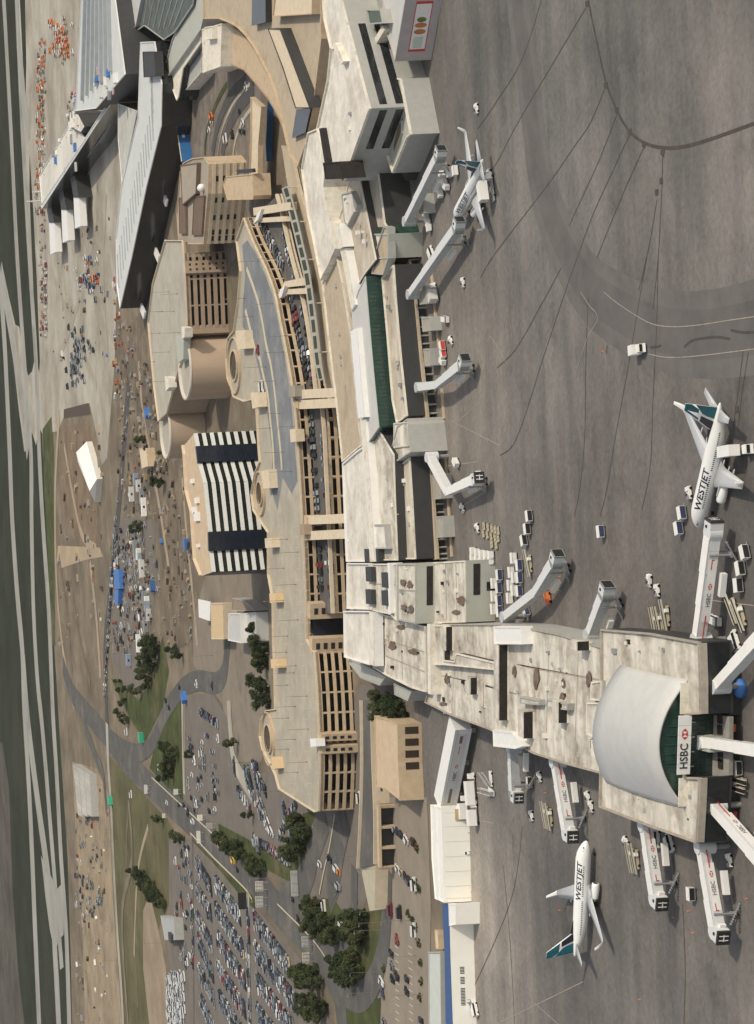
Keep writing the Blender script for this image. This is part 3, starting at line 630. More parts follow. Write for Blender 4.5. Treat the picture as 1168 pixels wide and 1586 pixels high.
V([(548, -60), (578, -60), (594, 40), (597, 112), (574, 118), (556, 60)], 10, ROOFGREEN, WALLGR, -0.4, 0.6)
b = MB(); c_ = PL([(568, 92), (596, 46)], 13); b.prism([c_[0], c_[1], c_[1] + Vector((2, 2.5, 0)), c_[0] + Vector((2, 2.5, 0))], 9.8, 13); b.build('stair_roof', CREAM, term)
V([(612, 118), (624, 122), (640, 208), (634, 214), (612, 268), (600, 233), (620, 190)], 8.5, ROOFGREEN, WALLGR, -0.4, 0.8, CREAM)
V([(618, 190), (624, 186), (624, 206), (612, 240), (610, 225)], 8.9, mat('rust_skylight', (0.16, 0.12, 0.05), 0.6, 0.25, 0.5), WALLGR, 8, 0.2)
b = MB(); b.prism(PL([(626, 122), (645, 205), (648, 218), (628, 280), (618, 262), (641, 212)], 3.6), -0.4, 3.6); b.build('ground_floor_wall', WALLDK, term)
# white roof crescent, beige roof, white roof
V([(470, 262), (480, 205), (494, 199), (508, 252), (505, 290), (512, 330), (517, 346), (523, 385), (512, 410), (500, 434), (490, 382), (480, 335)], 15, ROOFW, CREAM, -0.4, 0.7, CREAM)
V([(502, 438), (512, 412), (523, 389), (534, 440), (545, 510), (558, 650), (564, 690), (555, 697), (533, 716), (522, 610), (511, 520)], 13.2, ROOFTAN, TAN2, -0.4, 0.6, CREAM)
V([(534, 718), (556, 699), (566, 692), (569, 740), (573, 820), (577, 870), (540, 870), (537, 800)], 13.6, ROOFW, CREAM, -0.4, 0.7, WHITE)
V([(541, 872), (577, 872), (576, 944), (541, 943)], 13.4, ROOFW, CREAM, -0.4, 0.7, WHITE)
V([(537, 946), (578, 946), (578, 1030), (538, 1018)], 14.0, ROOFW, CREAM, 5.0, 0.9, WHITE)
for pts, z in (([(518, 348), (526, 346), (533, 382), (526, 386)], 15.8), ([(527, 387), (534, 384), (541, 420), (550, 472), (544, 480), (535, 430)], 15.2), ([(558, 652), (565, 649), (573, 740), (581, 870), (573, 870), (568, 780)], 15.2), ([(571, 872), (577, 872), (577, 945), (571, 944)], 14.6), ([(573, 948), (579, 948), (580, 1032), (573, 1028)], 15.2)):
    V(pts, z, CREAM, WHITE, 12, 0)
V([(543, 513), (553, 508), (559, 580), (565, 646), (555, 648), (549, 580)], 16, WHITE, WHITE, 12, 0)
gr_ = V([(546, 482), (556, 450), (567, 428), (573, 500), (580, 580), (588, 662), (567, 692), (558, 648), (552, 560)], 14.2, ROOFGR, GLASSGN, -0.4, 0.25, ROOFGR)
gl = PL(dense([(568, 430), (573, 500), (580, 580), (588, 660)], 20), 14.2)
panel_on(term, 'glass_wall', gl, 8.6, 13.6, GLASSGN, proud=-0.02, th=0.1)
Lg = 36
for k in range(Lg + 1):
    q = lerp_line(gl, max(0, k / Lg - .002), min(1, k / Lg + .002)); panel_on(term, 'mullion', [q[0], q[-1]], 8.6, 13.6, WALLDK, proud=0.08, th=0.1)
panel_on(term, 'transom', gl, 10.9, 11.1, WALLDK, proud=0.08, th=0.1)
# airside lower roofs in two steps with a dark clerestory between
V([(535, 312), (545, 264), (556, 262), (578, 372), (584, 402), (566, 426), (548, 455), (535, 388), (524, 346)], 12.2, ROOFSTR, WALLDK, -0.4, 0.4, CREAM)
V([(564, 262), (580, 226), (584, 240), (598, 345), (603, 352), (598, 414), (588, 402), (580, 372)], 9.6, ROOFSTR, WALLDK, -0.4, 0.5, CREAM)
V([(531, 300), (546, 296), (556, 318), (540, 350), (535, 345)], 13.6, ROOFW, WALLGR, 11, 0.4)
V([(597, 350), (603, 352), (604, 400), (596, 426), (578, 424), (586, 384)], 11, ROOFTAN, WALLGR, 9, 0.5)
V([(594, 430), (612, 410), (616, 470), (624, 560), (633, 644), (617, 656), (610, 620), (602, 520)], 9.2, ROOFSTR, WALLDK, -0.4, 0.6, CREAM)
V([(569, 700), (588, 664), (612, 704), (614, 770), (618, 868), (582, 868), (576, 780)], 12.4, ROOFST, WALLDK, -0.4, 0.4, CREAM)
V([(576, 812), (598, 812), (601, 850), (579, 850)], 14.2, ROOFW, WALLGR, 12, 0.4)
for y in (860,):
    for x in (580, 590): roof_box(term, x, y, 12.6, 4.5, 9, 2.2, WALLDK)  # dark boxes standing for the raised roof's shaded side and its shadow
V([(618, 660), (634, 648), (640, 700), (606, 722), (604, 715)], 11.2, ROOFST, WALLGR, -0.4, 0.5)
V([(620, 722), (637, 708), (641, 770), (646, 866), (626, 866), (622, 790)], 9.4, ROOFSTR, WALLDK, -0.4, 0.5, CREAM)
# airside cross wings
V([(578, 362), (605, 362), (603, 400), (576, 402)], 10.8, ROOFST, ROOFGREEN, -0.4, 0.4, ROOFGREEN)
b = MB(); b.prism(PL([(582, 352), (600, 351), (602, 361), (580, 361)], 10.2), -0.4, 10.2); b.build('wing_glazing', GLASSGN, term)
V([(612, 655), (634, 653), (635, 691), (612, 694)], 11.4, ROOFST, mat('pale_wing_panel', (0.52, 0.50, 0.43), 0.7, 0.06, 0.3), -0.4, 0.3)
b = MB(); b.prism(PL([(614, 692), (635, 692), (636, 703), (614, 704)], 10.6), -0.4, 10.6); b.build('wing_glazing', GLASSGN, term)
# ground-level ledge, baggage hall openings and apron-side slab
led = dense([(633, 402), (641, 450), (648, 520), (655, 580), (662, 650)], 12); led2 = dense([(663, 706), (670, 770), (677, 866)], 12)
for line in (led, led2, dense([(610, 268), (618, 300), (626, 345)], 12)):
    w = PL(line, 3.7); k = offset_line(w, 4.5); b = MB(); b.prism(w + k[::-1], 2.9, 3.7); b.build('canopy_ledge', ROOFTAN, term)
    for j in range(len(w)):
        b = MB(); b.tube((w[j].x, w[j].y + .8, -0.3), (w[j].x, w[j].y + .8, 2.9), 0.3); b.build('ledge_post', WALLGR, term)
for line in ([(668, 420), (676, 500), (683, 560)], [(684, 600), (688, 648)], [(690, 704), (694, 770), (700, 862)], [(655, 300), (659, 345)]):
    w = PL(dense(line, 12), 0.5); k = offset_line(w, 1.4); b = MB(); b.prism(w + k[::-1], -0.3, 0.55); b.build('dock_kerb', TAN, term)
for pts in ([(650, 444), (662, 442), (664, 470), (652, 472)], [(655, 492), (668, 490), (670, 512), (657, 514)], [(658, 540), (668, 540), (669, 566), (660, 567)], [(672, 735), (684, 733), (686, 772), (674, 774)], [(677, 800), (688, 799), (690, 832), (679, 833)], [(650, 300), (657, 300), (660, 330), (652, 332)]):
    V(pts, 3.2, mat('dock_roof', (0.36, 0.32, 0.26), 0.9, 0.15, 0.3), WALLGR, -0.4, 0.2)
# roof clutter
for k in range(46):
    t = rnd.random(); reg = rnd.choice([((500, 300), (545, 700)), ((545, 730), (565, 860)), ((585, 730), (608, 860)), ((540, 300), (575, 400)), ((602, 450), (622, 620)), ((626, 740), (640, 850)), ((520, 70), (550, 230))])
    (x0, y0), (x1, y1) = reg; y = y0 + (y1 - y0) * t; x = x0 + (x1 - x0) * (t if reg[0][1] < 440 or x0 == 602 else rnd.random()) + rnd.uniform(-6, 6)
    z = 20.0 if reg[1] == (550, 230) else (13.3 if x < 566 else (12.3 if x < 610 and y > 700 else 9.5))
    s = rnd.uniform(0.6, 1.5); roof_box(term, x, y, z, s, s * 1.2, rnd.uniform(.5, 1.1), rnd.choice([WALLGR, WHITE, METAL]), name='roof_vent')

for pts, z in (([(545, 735), (566, 742)], 13.65), ([(540, 800), (570, 806)], 13.65), ([(541, 905), (574, 908)], 13.45), ([(556, 722), (563, 865)], 13.65), ([(578, 720), (612, 730)], 12.45), ([(590, 680), (596, 868)], 12.45), ([(604, 480), (618, 640)], 9.25), ([(628, 740), (636, 862)], 9.45), ([(582, 790), (616, 796)], 12.45), ([(540, 985), (576, 992)], 14.05), ([(520, 110), (556, 180), (540, 260)], 20.05), ([(512, 420), (548, 500)], 13.25), ([(515, 560), (552, 566)], 13.25), ([(486, 230), (500, 400)], 15.05)):
    o_ = PL(dense(pts, 20), z + 0.1); o2 = offset_line(o_, 0.35); b = MB(); b.prism(o_ + o2[::-1], z - 0.3, z + 0.1); b.build('roof_seam', mat('roof_seam', (0.36, 0.31, 0.25), 0.9, 0.2, 0.5), term)
# ------------------------------------------------------------------ concourse with the vaulted roof
conc = thing('concourse', 'airside concourse with stained flat roof, grey vaulted hall and green glass gable', 'concourse', base_of([(860, 1090)], 9))
def C(pts, z, roof, wall, z0=-0.4, parapet=0.5, pm=None): return volume(conc, pts, z, roof, wall, z0, parapet=parapet, pm=pm)
C([(579, 873), (616, 873), (616, 962), (606, 952), (579, 946)], 14.2, ROOFST, WALLGR, -0.4, 0.4, CREAM)
C([(617, 873), (645, 873), (645, 966), (617, 960)], 14.6, ROOFST, WALLGR, -0.4, 0.3)
b = MB(); b.prism(PL([(600, 872), (604, 872), (605, 950), (601, 949)], 15.6), 11.5, 15.6); b.build('roof_monitor', WHITE, conc)
for x, y in ((578, 889), (578, 924), (603, 898), (603, 926)): roof_box(conc, x, y, 14.3, 5, 7, 1.6, WALLDK)
hw1 = PL([(645, 873), (645, 966)], 14.6); panel_on(conc, 'wall_cladding', hw1, 8.5, 14.5, ROOFGREEN, 0.02, 0.1); panel_on(conc, 'strip_window', lerp_line(hw1, .05, .70), 9.4, 11.4, MATTEDK, 0.1, 0.1)
C([(652, 872), (722, 868), (722, 964), (652, 966)], 8.8, ROOFST, ROOFGREEN, -0.4, 0.3, CREAM)
hw2 = PL([(722, 868), (722, 964)], 8.8); panel_on(conc, 'strip_window', lerp_line(hw2, .06, .56), 4.6, 6.6, MATTEDK, 0.02, 0.1); panel_on(conc, 'side_door', lerp_line(hw2, .36, .50), 0.1, 2.6, GLASSDK, 0.02, 0.1)
C([(580, 948), (606, 954), (660, 970), (662, 1072), (640, 1066), (600, 1046), (580, 1034)], 11.5, ROOFST, WALLGR, 1.5, 0.5, CREAM)
C([(662, 966), (667, 966), (668, 1076), (663, 1074)], 12.6, CREAM, CREAM, 9, 0)
C([(578, 1036), (600, 1048), (590, 1062), (560, 1050), (540, 1024), (548, 1022)], 8.0, ROOFGREEN, WALLGR, 1.5, 0.4)
C([(612, 1058), (640, 1070), (634, 1086), (613, 1076)], 7.6, ROOFGREEN, WALLGR, -0.4, 0.4)
# lower long roof
main = [(669, 966), (770, 966), (812, 970), (870, 982), (936, 1002), (938, 1060), (934, 1120), (932, 1198), (880, 1184), (830, 1168), (760, 1130), (700, 1108), (660, 1088), (664, 1076)]
C(main, 9.2, ROOFST, WALLGR, -0.4, 0.5, mat('weathered_fascia', (0.36, 0.32, 0.26), 0.85, 0.2, 0.4))
C([(672, 968), (688, 968), (689, 1022), (706, 1024), (708, 1012), (712, 1012), (770, 1026), (770, 1038), (690, 1030), (674, 1030)], 11.0, ROOFST, WALLDK, 9, 0.4, CREAM)
for x0, y0, x1, y1 in ((690, 971, 706, 1008), (772, 1000, 791, 1116), (728, 1050, 744, 1076), (810, 1103, 830, 1144), (864, 1088, 882, 1120), (893, 994, 916, 1008), (748, 1056, 753, 1096)):
    hgt = (x1 - x0) / 6.2; zt = 9.2 + hgt; ln = PL([(x0, y0), (x0, y1)], zt); bk_ = offset_line(ln, 4.0)
    b = MB(); b.prism([ln[0], ln[1], bk_[1], bk_[0]], 9.0, zt); b.build('raised_roof', ROOFST, conc)
    panel_on(conc, 'clerestory', ln, 9.3, zt - 0.25, MATTEDK, 0.02, 0.08)
    f_ = offset_line(ln, -0.55); f2 = offset_line(ln, -0.15); b = MB(); b.prism([f_[0], f_[1], f2[1], f2[0]], 9.0, 9.75); b.build('roof_upstand', CREAM, conc)
C([(766, 970), (809, 970), (811, 998), (767, 998)], 12.0, WHITE, WHITE, 9, 0.2)
C([(765, 1130), (795, 1134), (811, 1156), (800, 1160), (766, 1156)], 11.4, WHITE, WHITE, 9, 0.2)
C([(884, 1085), (901, 1087), (902, 1030), (884, 1030)][0:0] or [(918, 1056), (934, 1054), (934, 1086), (917, 1084)], 10.4, ROOFST, WALLGR, 9, 0.3, CREAM)
C([(911, 1088), (930, 1088), (928, 1144), (911, 1138)], 10.6, ROOFST, WALLGR, 9, 0.3, CREAM)
C([(918, 1146), (930, 1146), (932, 1176), (919, 1170)], 10.2, ROOFST, WALLGR, 9, 0.3, CREAM)
C([(808, 1078), (838, 1084), (838, 1092), (808, 1090)], 10.6, ROOFST, WALLGR, 9, 0.3)
C([(850, 1082), (882, 1090), (881, 1100), (848, 1096)], 10.8, ROOFST, WALLGR, 9, 0.3)
# stained patches: real rust and dirt on the membrane
for k, (x, y, sx, sy) in enumerate([(830, 1050, 6, 20), (872, 1058, 3, 10), (911, 1052, 5, 14), (796, 1040, 4, 10), (624, 902, 5, 6), (634, 905, 5, 7), (625, 941, 5, 6), (635, 943, 5, 7), (607, 1000, 7, 8), (640, 1009, 8, 6), (620, 971, 8, 4), (692, 1052, 5, 9), (686, 1090, 7, 4), (870, 1080, 4, 8), (916, 1152, 3, 8), (714, 930, 9, 8), (706, 948, 8, 4), (1000, 1036, 5, 5), (1062, 1050, 3, 4)]):
    z = 14.6 if x < 618 and y < 960 else (15.0 if x < 645 and y < 960 else (11.9 if x < 662 else (9.2 if y < 960 else 9.6))); z += 0.02 + 0.003 * k
    if x > 940: z = 9.6
    c = [(x + sx * math.cos(t) * rnd.uniform(.6, 1.1), y + sy * math.sin(t) * rnd.uniform(.6, 1.1)) for t in [2 * math.pi * i / 14 for i in range(14)]]
    b = MB(); b.sheet(PL(c, z)); b.build('roof_stain', mat('rust_stain', (0.16, 0.115, 0.09), 0.95, 0.4, 0.6), conc)
seam = mat('roof_seam', (0.36, 0.31, 0.25), 0.9, 0.2, 0.5)
for pts, z in (([(675, 1046), (760, 1062), (800, 1074)], 9.25), ([(800, 1030), (870, 1042), (928, 1052)], 9.25), ([(700, 1100), (704, 1040)], 9.25), ([(846, 1160), (850, 1010)], 9.25), ([(890, 1180), (896, 1012)], 9.25), ([(950, 985), (1080, 1010)], 9.45), ([(940, 1235), (1080, 1285)], 9.45), ([(1000, 985), (1004, 1025)], 9.45), ([(582, 985), (660, 1010)], 11.55), ([(620, 960), (624, 1052)], 11.55), ([(585, 1010), (658, 1040)], 11.55), ([(690, 874), (692, 960)], 8.85), ([(706, 874), (708, 960)], 8.85), ([(620, 915), (644, 916)], 14.65), ([(582, 905), (614, 907)], 14.25)):
    o_ = PL(dense(pts, 20), z + 0.12); o2 = offset_line(o_, 0.35); b = MB(); b.prism(o_ + o2[::-1], z - 0.3, z + 0.12); b.build('roof_seam', seam, conc)
for k in range(60):
    x0, y0, x1, y1, z = rnd.choice([(680, 1040, 760, 1110, 9.2), (800, 1000, 880, 1080, 9.2), (840, 1110, 905, 1170, 9.2), (950, 990, 1075, 1015, 9.4), (945, 1225, 1075, 1270, 9.4), (585, 965, 650, 1045, 11.5), (680, 880, 718, 955, 8.8), (622, 880, 640, 955, 14.6)])
    sz = rnd.uniform(.4, 1.3); roof_box(conc, rnd.uniform(x0, x1), rnd.uniform(y0, y1), z, sz, sz * rnd.uniform(.7, 2.0), rnd.uniform(.3, .9), rnd.choice([WALLGR, CREAM, METAL, MATTEDK]), name='roof_vent')
# square gate hall
hall = [(935, 974), (1010, 980), (1088, 994), (1090, 1060), (1090, 1106), (1067, 1107), (1065, 1203), (1089, 1204), (1088, 1230), (1084, 1306), (1010, 1280), (933, 1250), (934, 1200), (936, 1120)]
hw = C(hall, 9.4, ROOFST, WALLDK, 2.8, 0.7, mat('weathered_fascia', (0.36, 0.32, 0.26), 0.85, 0.2, 0.4))
for ln in (PL([(1088, 996), (1090, 1060), (1090, 1105)], 9.4), PL([(1089, 1205), (1088, 1230), (1084, 1304)], 9.4)):
    panel_on(conc, 'fascia', ln, 8.5, 10.1, mat('weathered_fascia', (0.36, 0.32, 0.26), 0.85, 0.2, 0.4), proud=0.02, th=0.3)
    panel_on(conc, 'hall_glazing', ln, 3.4, 8.4, GLASSDK, proud=-0.02, th=0.1)
gl2 = PL([(1067, 1109), (1065, 1201)], 9.4); panel_on(conc, 'entrance_glazing', gl2, 3.0, 9.9, mat('deep_green_glazing', (0.014, 0.036, 0.028), 0.25, 0.3, 0.5), 0.02, 0.1)
for k in range(13): s = lerp_line(gl2, k / 12 * .99, k / 12 * .99 + .008); panel_on(conc, 'entrance_mullion', s, 3.0, 9.9, WALLDK, 0.14, 0.08)
for zz in (5.0, 7.2): panel_on(conc, 'entrance_transom', gl2, zz, zz + .14, WALLDK, 0.13, 0.08)
cp = PL([(1096, 1106), (1130, 1110), (1129, 1201), (1095, 1203)], 3.8); b = MB(); b.prism(cp, 2.9, 3.8); b.build('entrance_canopy', mat('canopy_grey_brown', (0.27, 0.255, 0.225), 0.85, 0.2, 0.3), conc)
for x, y in ((1116, 1113), (1116, 1130), (1117, 1183), (1117, 1172)):
    q = P(x, y, 3.8); b = MB(); b.box((q.x, q.y, 3.95), (2.2, 2.2, .3)); b.build('canopy_skylight', MATTEDK, conc)
q = P(1086, 1151, 6.8); b = MB(); b.box((q.x, q.y, 5.2), (3.4, 8.5, 3.2)); b.build('bridge_link', ROOFGREEN, conc)
led = PL([(1088, 996), (1090, 1060), (1090, 1140), (1088, 1230), (1084, 1304)], 4); b = MB(); fo = offset_line(led, -3.4); fi = offset_line(led, -0.4); b.prism(fo + fi[::-1], 3.5, 4.2); b.build('ledge', ROOFTAN, conc)
for f in (0.33, 0.72):
    p = lerp_line(fo, f, f + .01)[0]; b = MB(); b.box((p.x, p.y + 0.6, 3.6), (2.2, 1.4, 2.2)); b.build('lift_housing', WHITE, conc)
b = MB(); b.prism(PL(hall, 9.4), -0.4, 2.79); 
u = inset(sorted_ccw(PL(hall, 9.4)), 3.0) if 'sorted_ccw' in globals() else PL(hall, 9.4)
b = MB(); w = PL(hall, 9.4); c0 = sum(w, Vector()) / len(w); b.prism([c0 + (p - c0) * 0.9 for p in w], -0.4, 2.79); b.build('ground_floor_wall', WALLDK, conc)
# vaulted roof: arches from front gable to back
ZS = 9.6
fA, fB = P(1066, 1053, ZS), P(1062, 1252, ZS)          # front springing
bA, bB = P(962, 1030, ZS), P(940, 1212, ZS)            # back springing
n = 28; rise_f, rise_b = 6.4, 5.0
def arch(a, c, rise): return [a.lerp(c, t) + Vector((0, 0, rise * (1 - (2 * t - 1) ** 2))) for t in [i / n for i in range(n + 1)]]
AF, AB = arch(fA, fB, rise_f), arch(bA, bB, rise_b)
b = MB(); m_ = 6
rows = [[AF[i].lerp(AB[i], j / m_) + Vector((0, 0, 0.8 * math.sin(math.pi * j / m_))) for i in range(n + 1)] for j in range(m_ + 1)]
for j in range(m_):
    for i in range(n): b.face([rows[j][i], rows[j][i + 1], rows[j + 1][i + 1], rows[j + 1][i]])
vault = b.build('vaulted_roof', ROOFGR, conc, True)
md = vault.modifiers.new('solid', 'SOLIDIFY'); md.thickness = 0.4; md.offset = 0
b = MB(); b.face([p + Vector((0, 0.9, -0.3)) for p in AF] + [Vector((fB.x, fB.y + .9, 8.9)), Vector((fA.x, fA.y + .9, 8.9))]); gab = b.build('glass_gable', GLASSGN, conc)
b = MB(); b.face([p + Vector((0, -0.6, -0.3)) for p in AB] + [Vector((bB.x, bB.y - .6, 8.9)), Vector((bA.x, bA.y - .6, 8.9))]); b.build('back_gable', WALLGR, conc)
for i in range(0, n + 1, 2):
    b = MB(); a = AF[i] + Vector((0, 0.75, -0.35)); b.box((a.x, a.y, (a.z + 8.9) / 2), (0.14, 0.14, a.z - 8.9)); b.build('gable_mullion', mat('dark_green_frame', (0.03, 0.07, 0.055), 0.5), conc)
# projecting green glass front with the sign hung on it
q = [fA.lerp(fB, 0.02), fA.lerp(fB, 0.26)]; panel_on(conc, 'gable_upstand', q, 9.0, 11.4, CREAM, 0.2, 0.3)
q = [fA.lerp(fB, 0.76), fA.lerp(fB, 0.98)]; panel_on(conc, 'gable_upstand', q, 9.0, 11.4, CREAM, 0.2, 0.3)

def text_mesh(name, s, size, M, m, parent, depth=0.04, align='CENTER', bold=0.0, warp=None, shear=0.0):
    cu = bpy.data.curves.new(name, 'FONT'); cu.body = s; cu.size = size; cu.extrude = depth; cu.align_x = align; cu.align_y = 'CENTER'; cu.offset = bold; cu.resolution_u = 3; cu.shear = shear
    o = bpy.data.objects.new(name, cu); COL.objects.link(o)
    bpy.context.view_layer.update()
    me = bpy.data.meshes.new_from_object(o.evaluated_get(bpy.context.evaluated_depsgraph_get()))
    bpy.data.objects.remove(o); bpy.data.curves.remove(cu)
    if warp:
        bm = bmesh.new(); bm.from_mesh(me); bmesh.ops.remove_doubles(bm, verts=bm.verts, dist=0.001); bmesh.ops.triangulate(bm, faces=bm.faces)
        for _ in range(3):
            lg = [e for e in bm.edges if e.calc_length() > 0.3]
            if lg: bmesh.ops.subdivide_edges(bm, edges=lg, cuts=1); bmesh.ops.triangulate(bm, faces=bm.faces)
        bm.to_mesh(me); bm.free()
        for v in me.vertices: v.co = warp(v.co)
    else: me.transform(M)
    if parent is not None:
        T = Matrix.Identity(4); q = parent
        while q is not None: T = Matrix.Translation(q.location) @ q.rotation_euler.to_matrix().to_4x4() @ T; q = q.parent
        me.transform(T.inverted())
    me.materials.clear(); me.materials.append(m)
    o = bpy.data.objects.new(name, me); COL.objects.link(o)
    if parent is not None: o.parent = parent
    return o
def face_frame(a, c, z, front=0.0):
    """local x along a->c (left to right seen from the viewer), local y up, local z towards the viewer"""
    d = Vector((c.x - a.x, c.y - a.y, 0)).normalized(); nn = Vector((d.y, -d.x, 0))
    o = a.lerp(c, .5); o = Vector((o.x, o.y, z)) + nn * front
    return Matrix(((d.x, 0, nn.x, o.x), (d.y, 0, nn.y, o.y), (0, 1, 0, o.z), (0, 0, 0, 1)))
def bank_logo(mb_red, M, s):
    def tri(pts): mb_red.face([M @ Vector((x * s, y * s, 0.03)) for x, y in pts])
    tri([(-1, 0), (-.5, -.5), (-.5, .5)]); tri([(1, 0), (.5, .5), (.5, -.5)])
    tri([(-.5, .5), (0, 0), (.5, .5)]); tri([(-.5, -.5), (.5, -.5), (0, 0)])
sg = thing('roof_sign', 'long white HSBC sign board with red hexagon in front of green glass gable', 'sign', base_of([(1054, 1150)], 10))
sa, sc_ = P(1056, 1199, 11.2), P(1059, 1108, 11.2)
off = Vector((0, -1.0, 0)); sa += off; sc_ += off
M = face_frame(sa, sc_, 11.2); Ls = (sc_ - sa).length
for k in range(6):
    b = MB(); b.box((-Ls / 2 + Ls * (k + .5) / 6, 0, -0.2), (Ls / 6 - 0.06, 2.9, 0.35), M); b.build('sign_panel', WHITE, sg)
b = MB(); M2 = M @ Matrix.Translation((2.6, 0, 0)); bank_logo(b, M2, 1.35); b.build('logo', RED, sg)
text_mesh('lettering', 'HSBC', 2.5, M @ Matrix.Translation((-2.6, 0, 0.02)), BLACK, sg, bold=0.02)
for k in range(4):
    b = MB(); b.tube(M @ Vector((-Ls / 2 + Ls * (k + .5) / 4, -1.2, -0.4)), M @ Vector((-Ls / 2 + Ls * (k + .5) / 4, -2.4, -0.4)), 0.12); b.build('sign_post', METAL, sg)

# ------------------------------------------------------------------ advertising tower at the top edge
ad = thing('tower_block', 'grey windowless block with red framed advertising banner at the top edge', 'building', base_of([(640, 40)], 10))
tw = volume(ad, [(586, -60), (640, -70), (631, 0), (615, 95), (601, 48)], 11, ROOFGR, mat('grey_pink_panel', (0.42, 0.38, 0.36), 0.8, 0.08, 0.3), -0.4, parapet=0.4)
fa, fc = P(615, 94, 11), P(640, -55, 11)
Lf = (fc - fa).length
def on_face(f, z): return face_frame(fa, fc, z)
M = face_frame(fa, fc, 5.6, 0.06)
bn = thing('banner', 'red framed white advertising banner with three food pictures on grey block', 'banner', base_of([(650, 40)], 5))
x0b, x1b = -Lf / 2 + 3.0, -Lf / 2 + Lf * 0.62
def rect(mb, x0, x1, y0, y1, z, th=0.05): mb.box(((x0 + x1) / 2, (y0 + y1) / 2, z), (x1 - x0, y1 - y0, th), M)
b = MB(); rect(b, x0b, x1b, -3.0, 2.4, 0.05, 0.08); b.build('banner_frame', RED, bn)
b = MB(); rect(b, x0b + 0.9, x1b - 0.9, -2.7, 2.1, 0.12, 0.06); b.build('banner_sheet', WHITE, bn)
wd_ = x1b - x0b
for f, col, nm in ((0.40, (0.42, 0.17, 0.05), 'a'), (0.53, (0.50, 0.15, 0.06), 'b'), (0.64, (0.12, 0.16, 0.03), 'c')):
    cx = x0b + wd_ * f; b = MB()
    b.face([M @ Vector((cx + 0.052 * wd_ * math.cos(t), -0.2 + (1.9 if nm != 'c' else 1.5) * math.sin(t), 0.17)) for t in [2 * math.pi * i / 20 for i in range(20)]])
    b.build('food_picture', mat('picture_' + nm, col, 0.6, 0.35, 2.5), bn)
b = MB(); rect(b, x0b + 1.3, x0b + wd_ * .3, -1.6, 1.4, 0.16, 0.03); b.build('pale_field', mat('pale_green_print', (0.50, 0.56, 0.48), 0.6, 0.1, 1.0), bn)
# ------------------------------------------------------------------ hotel with striped front
def bld(name, label, cat, pts, z): return thing(name, label, cat, base_of(pts, z))
ht = bld('hotel', 'hotel with black and white striped front and two dark glass bays beside the parkade', 'hotel', [(310, 780)], 29)
ZH = 29.0
hl = PL([(301, 672), (305, 693), (308, 718), (316, 749), (324, 824), (325, 853), (329, 886)], ZH)
bk = PL([(286, 690), (288, 703), (291, 760), (299, 792), (304, 866), (314, 892)], ZH)
b = MB(); b.prism(offset_line(hl, 0.6) + bk[::-1], -0.4, ZH - .05); b.build('wall', WALLDK, ht)
b = MB(); b.prism(offset_line(hl, 0.3) + bk[::-1], ZH, ZH + 0.3); b.build('roof', mat('tan_roof', (0.52, 0.40, 0.27), 0.9, 0.1, 0.3), ht)
b = MB(); b.wall([p for p in bk], ZH + .3, ZH + 1.6, -0.6); b.build('parapet', TAN2, ht)
STRW = mat('pale_spandrel', (0.62, 0.62, 0.58), 0.55, 0.05, 0.5)
BLKG = mat('black_glazing', (0.012, 0.016, 0.013), 0.2, 0.3, 0.4)
segs = [(0, 1, 's'), (1, 2, 'b'), (2, 3, 's'), (3, 4, 's'), (4, 5, 'b'), (5, 6, 's')]
for i, j, k in segs:
    ln = hl[i:j + 1]
    if k == 'b':
        o = offset_line(ln, -1.6); b = MB(); b.prism([o[0], o[1], ln[1], ln[0]], 2, ZH + 0.8); b.build('glass_bay', GLASSNV, ht)
        for q in range(1, 9): panel_on(ht, 'bay_transom', o, 2 + q * 3.2, 2.15 + q * 3.2, BLACK, 0.02, 0.06)
    else:
        panel_on(ht, 'window_strip', ln, 1, ZH - 0.3, BLKG, 0.0, 0.1)
        for q in range(8):
            z1 = ZH + 0.3 - q * 3.55; panel_on(ht, 'spandrel', ln, z1 - 1.75, z1, STRW, 0.12, 0.25)
for x, y, s in ((303, 790, 3), (307, 775, 2.5), (309, 845, 1.5), (307, 800, 4), (300, 745, 2)): roof_box(ht, x, y, ZH + .3, s, s * 2.2, 1.2, WHITE)

# ------------------------------------------------------------------ rear parkade with drum ramps
rp = bld('parkade', 'older tan parkade with grey deck and two drum ramps behind the curved parkade', 'parkade', [(270, 500)], 13)
ZR = 19.0
front = dense([(286, 392), (288, 420), (292, 515)], 14)
dk = [(258, 372), (284, 372)] + front + [(288, 545), (284, 556), (278, 575), (266, 618), (260, 640), (247, 652), (240, 600), (231, 500), (238, 440)]
w = PL(dk, ZR); b = MB(); b.prism(w, ZR - 0.9, ZR - .02); b.build('deck_slab', BROWN, rp)
b = MB(); b.sheet(PL(dk, ZR)); b.build('roof_deck', mat('grey_deck', (0.40, 0.37, 0.30), 0.88, 0.10, 0.12, dirt=(0.33, 0.30, 0.25), dirt_scale=0.05), rp)
b = MB(); b.wall(w, ZR, ZR + 0.9, 0.35); b.wall([w[-1], w[0]], ZR, ZR + .9, .35); b.build('deck_parapet', TAN2, rp)
b = MB(); b.prism(offset_line(PL(front, ZR), 6.5) + PL(dk[2 + len(front):], ZR), -0.4, ZR - 0.95); b.build('core_wall', BROWN, rp)
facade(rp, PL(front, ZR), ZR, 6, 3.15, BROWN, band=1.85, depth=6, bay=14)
c0, c1 = P(287, 405, ZR), P(289, 424, ZR)
f_ = offset_line([c0, c1], -0.5); k_ = offset_line([c0, c1], 2); b = MB(); b.prism([f_[0], f_[1], k_[1], k_[0]], -0.3, ZR + .3); b.build('stair_core', BROWN, rp)
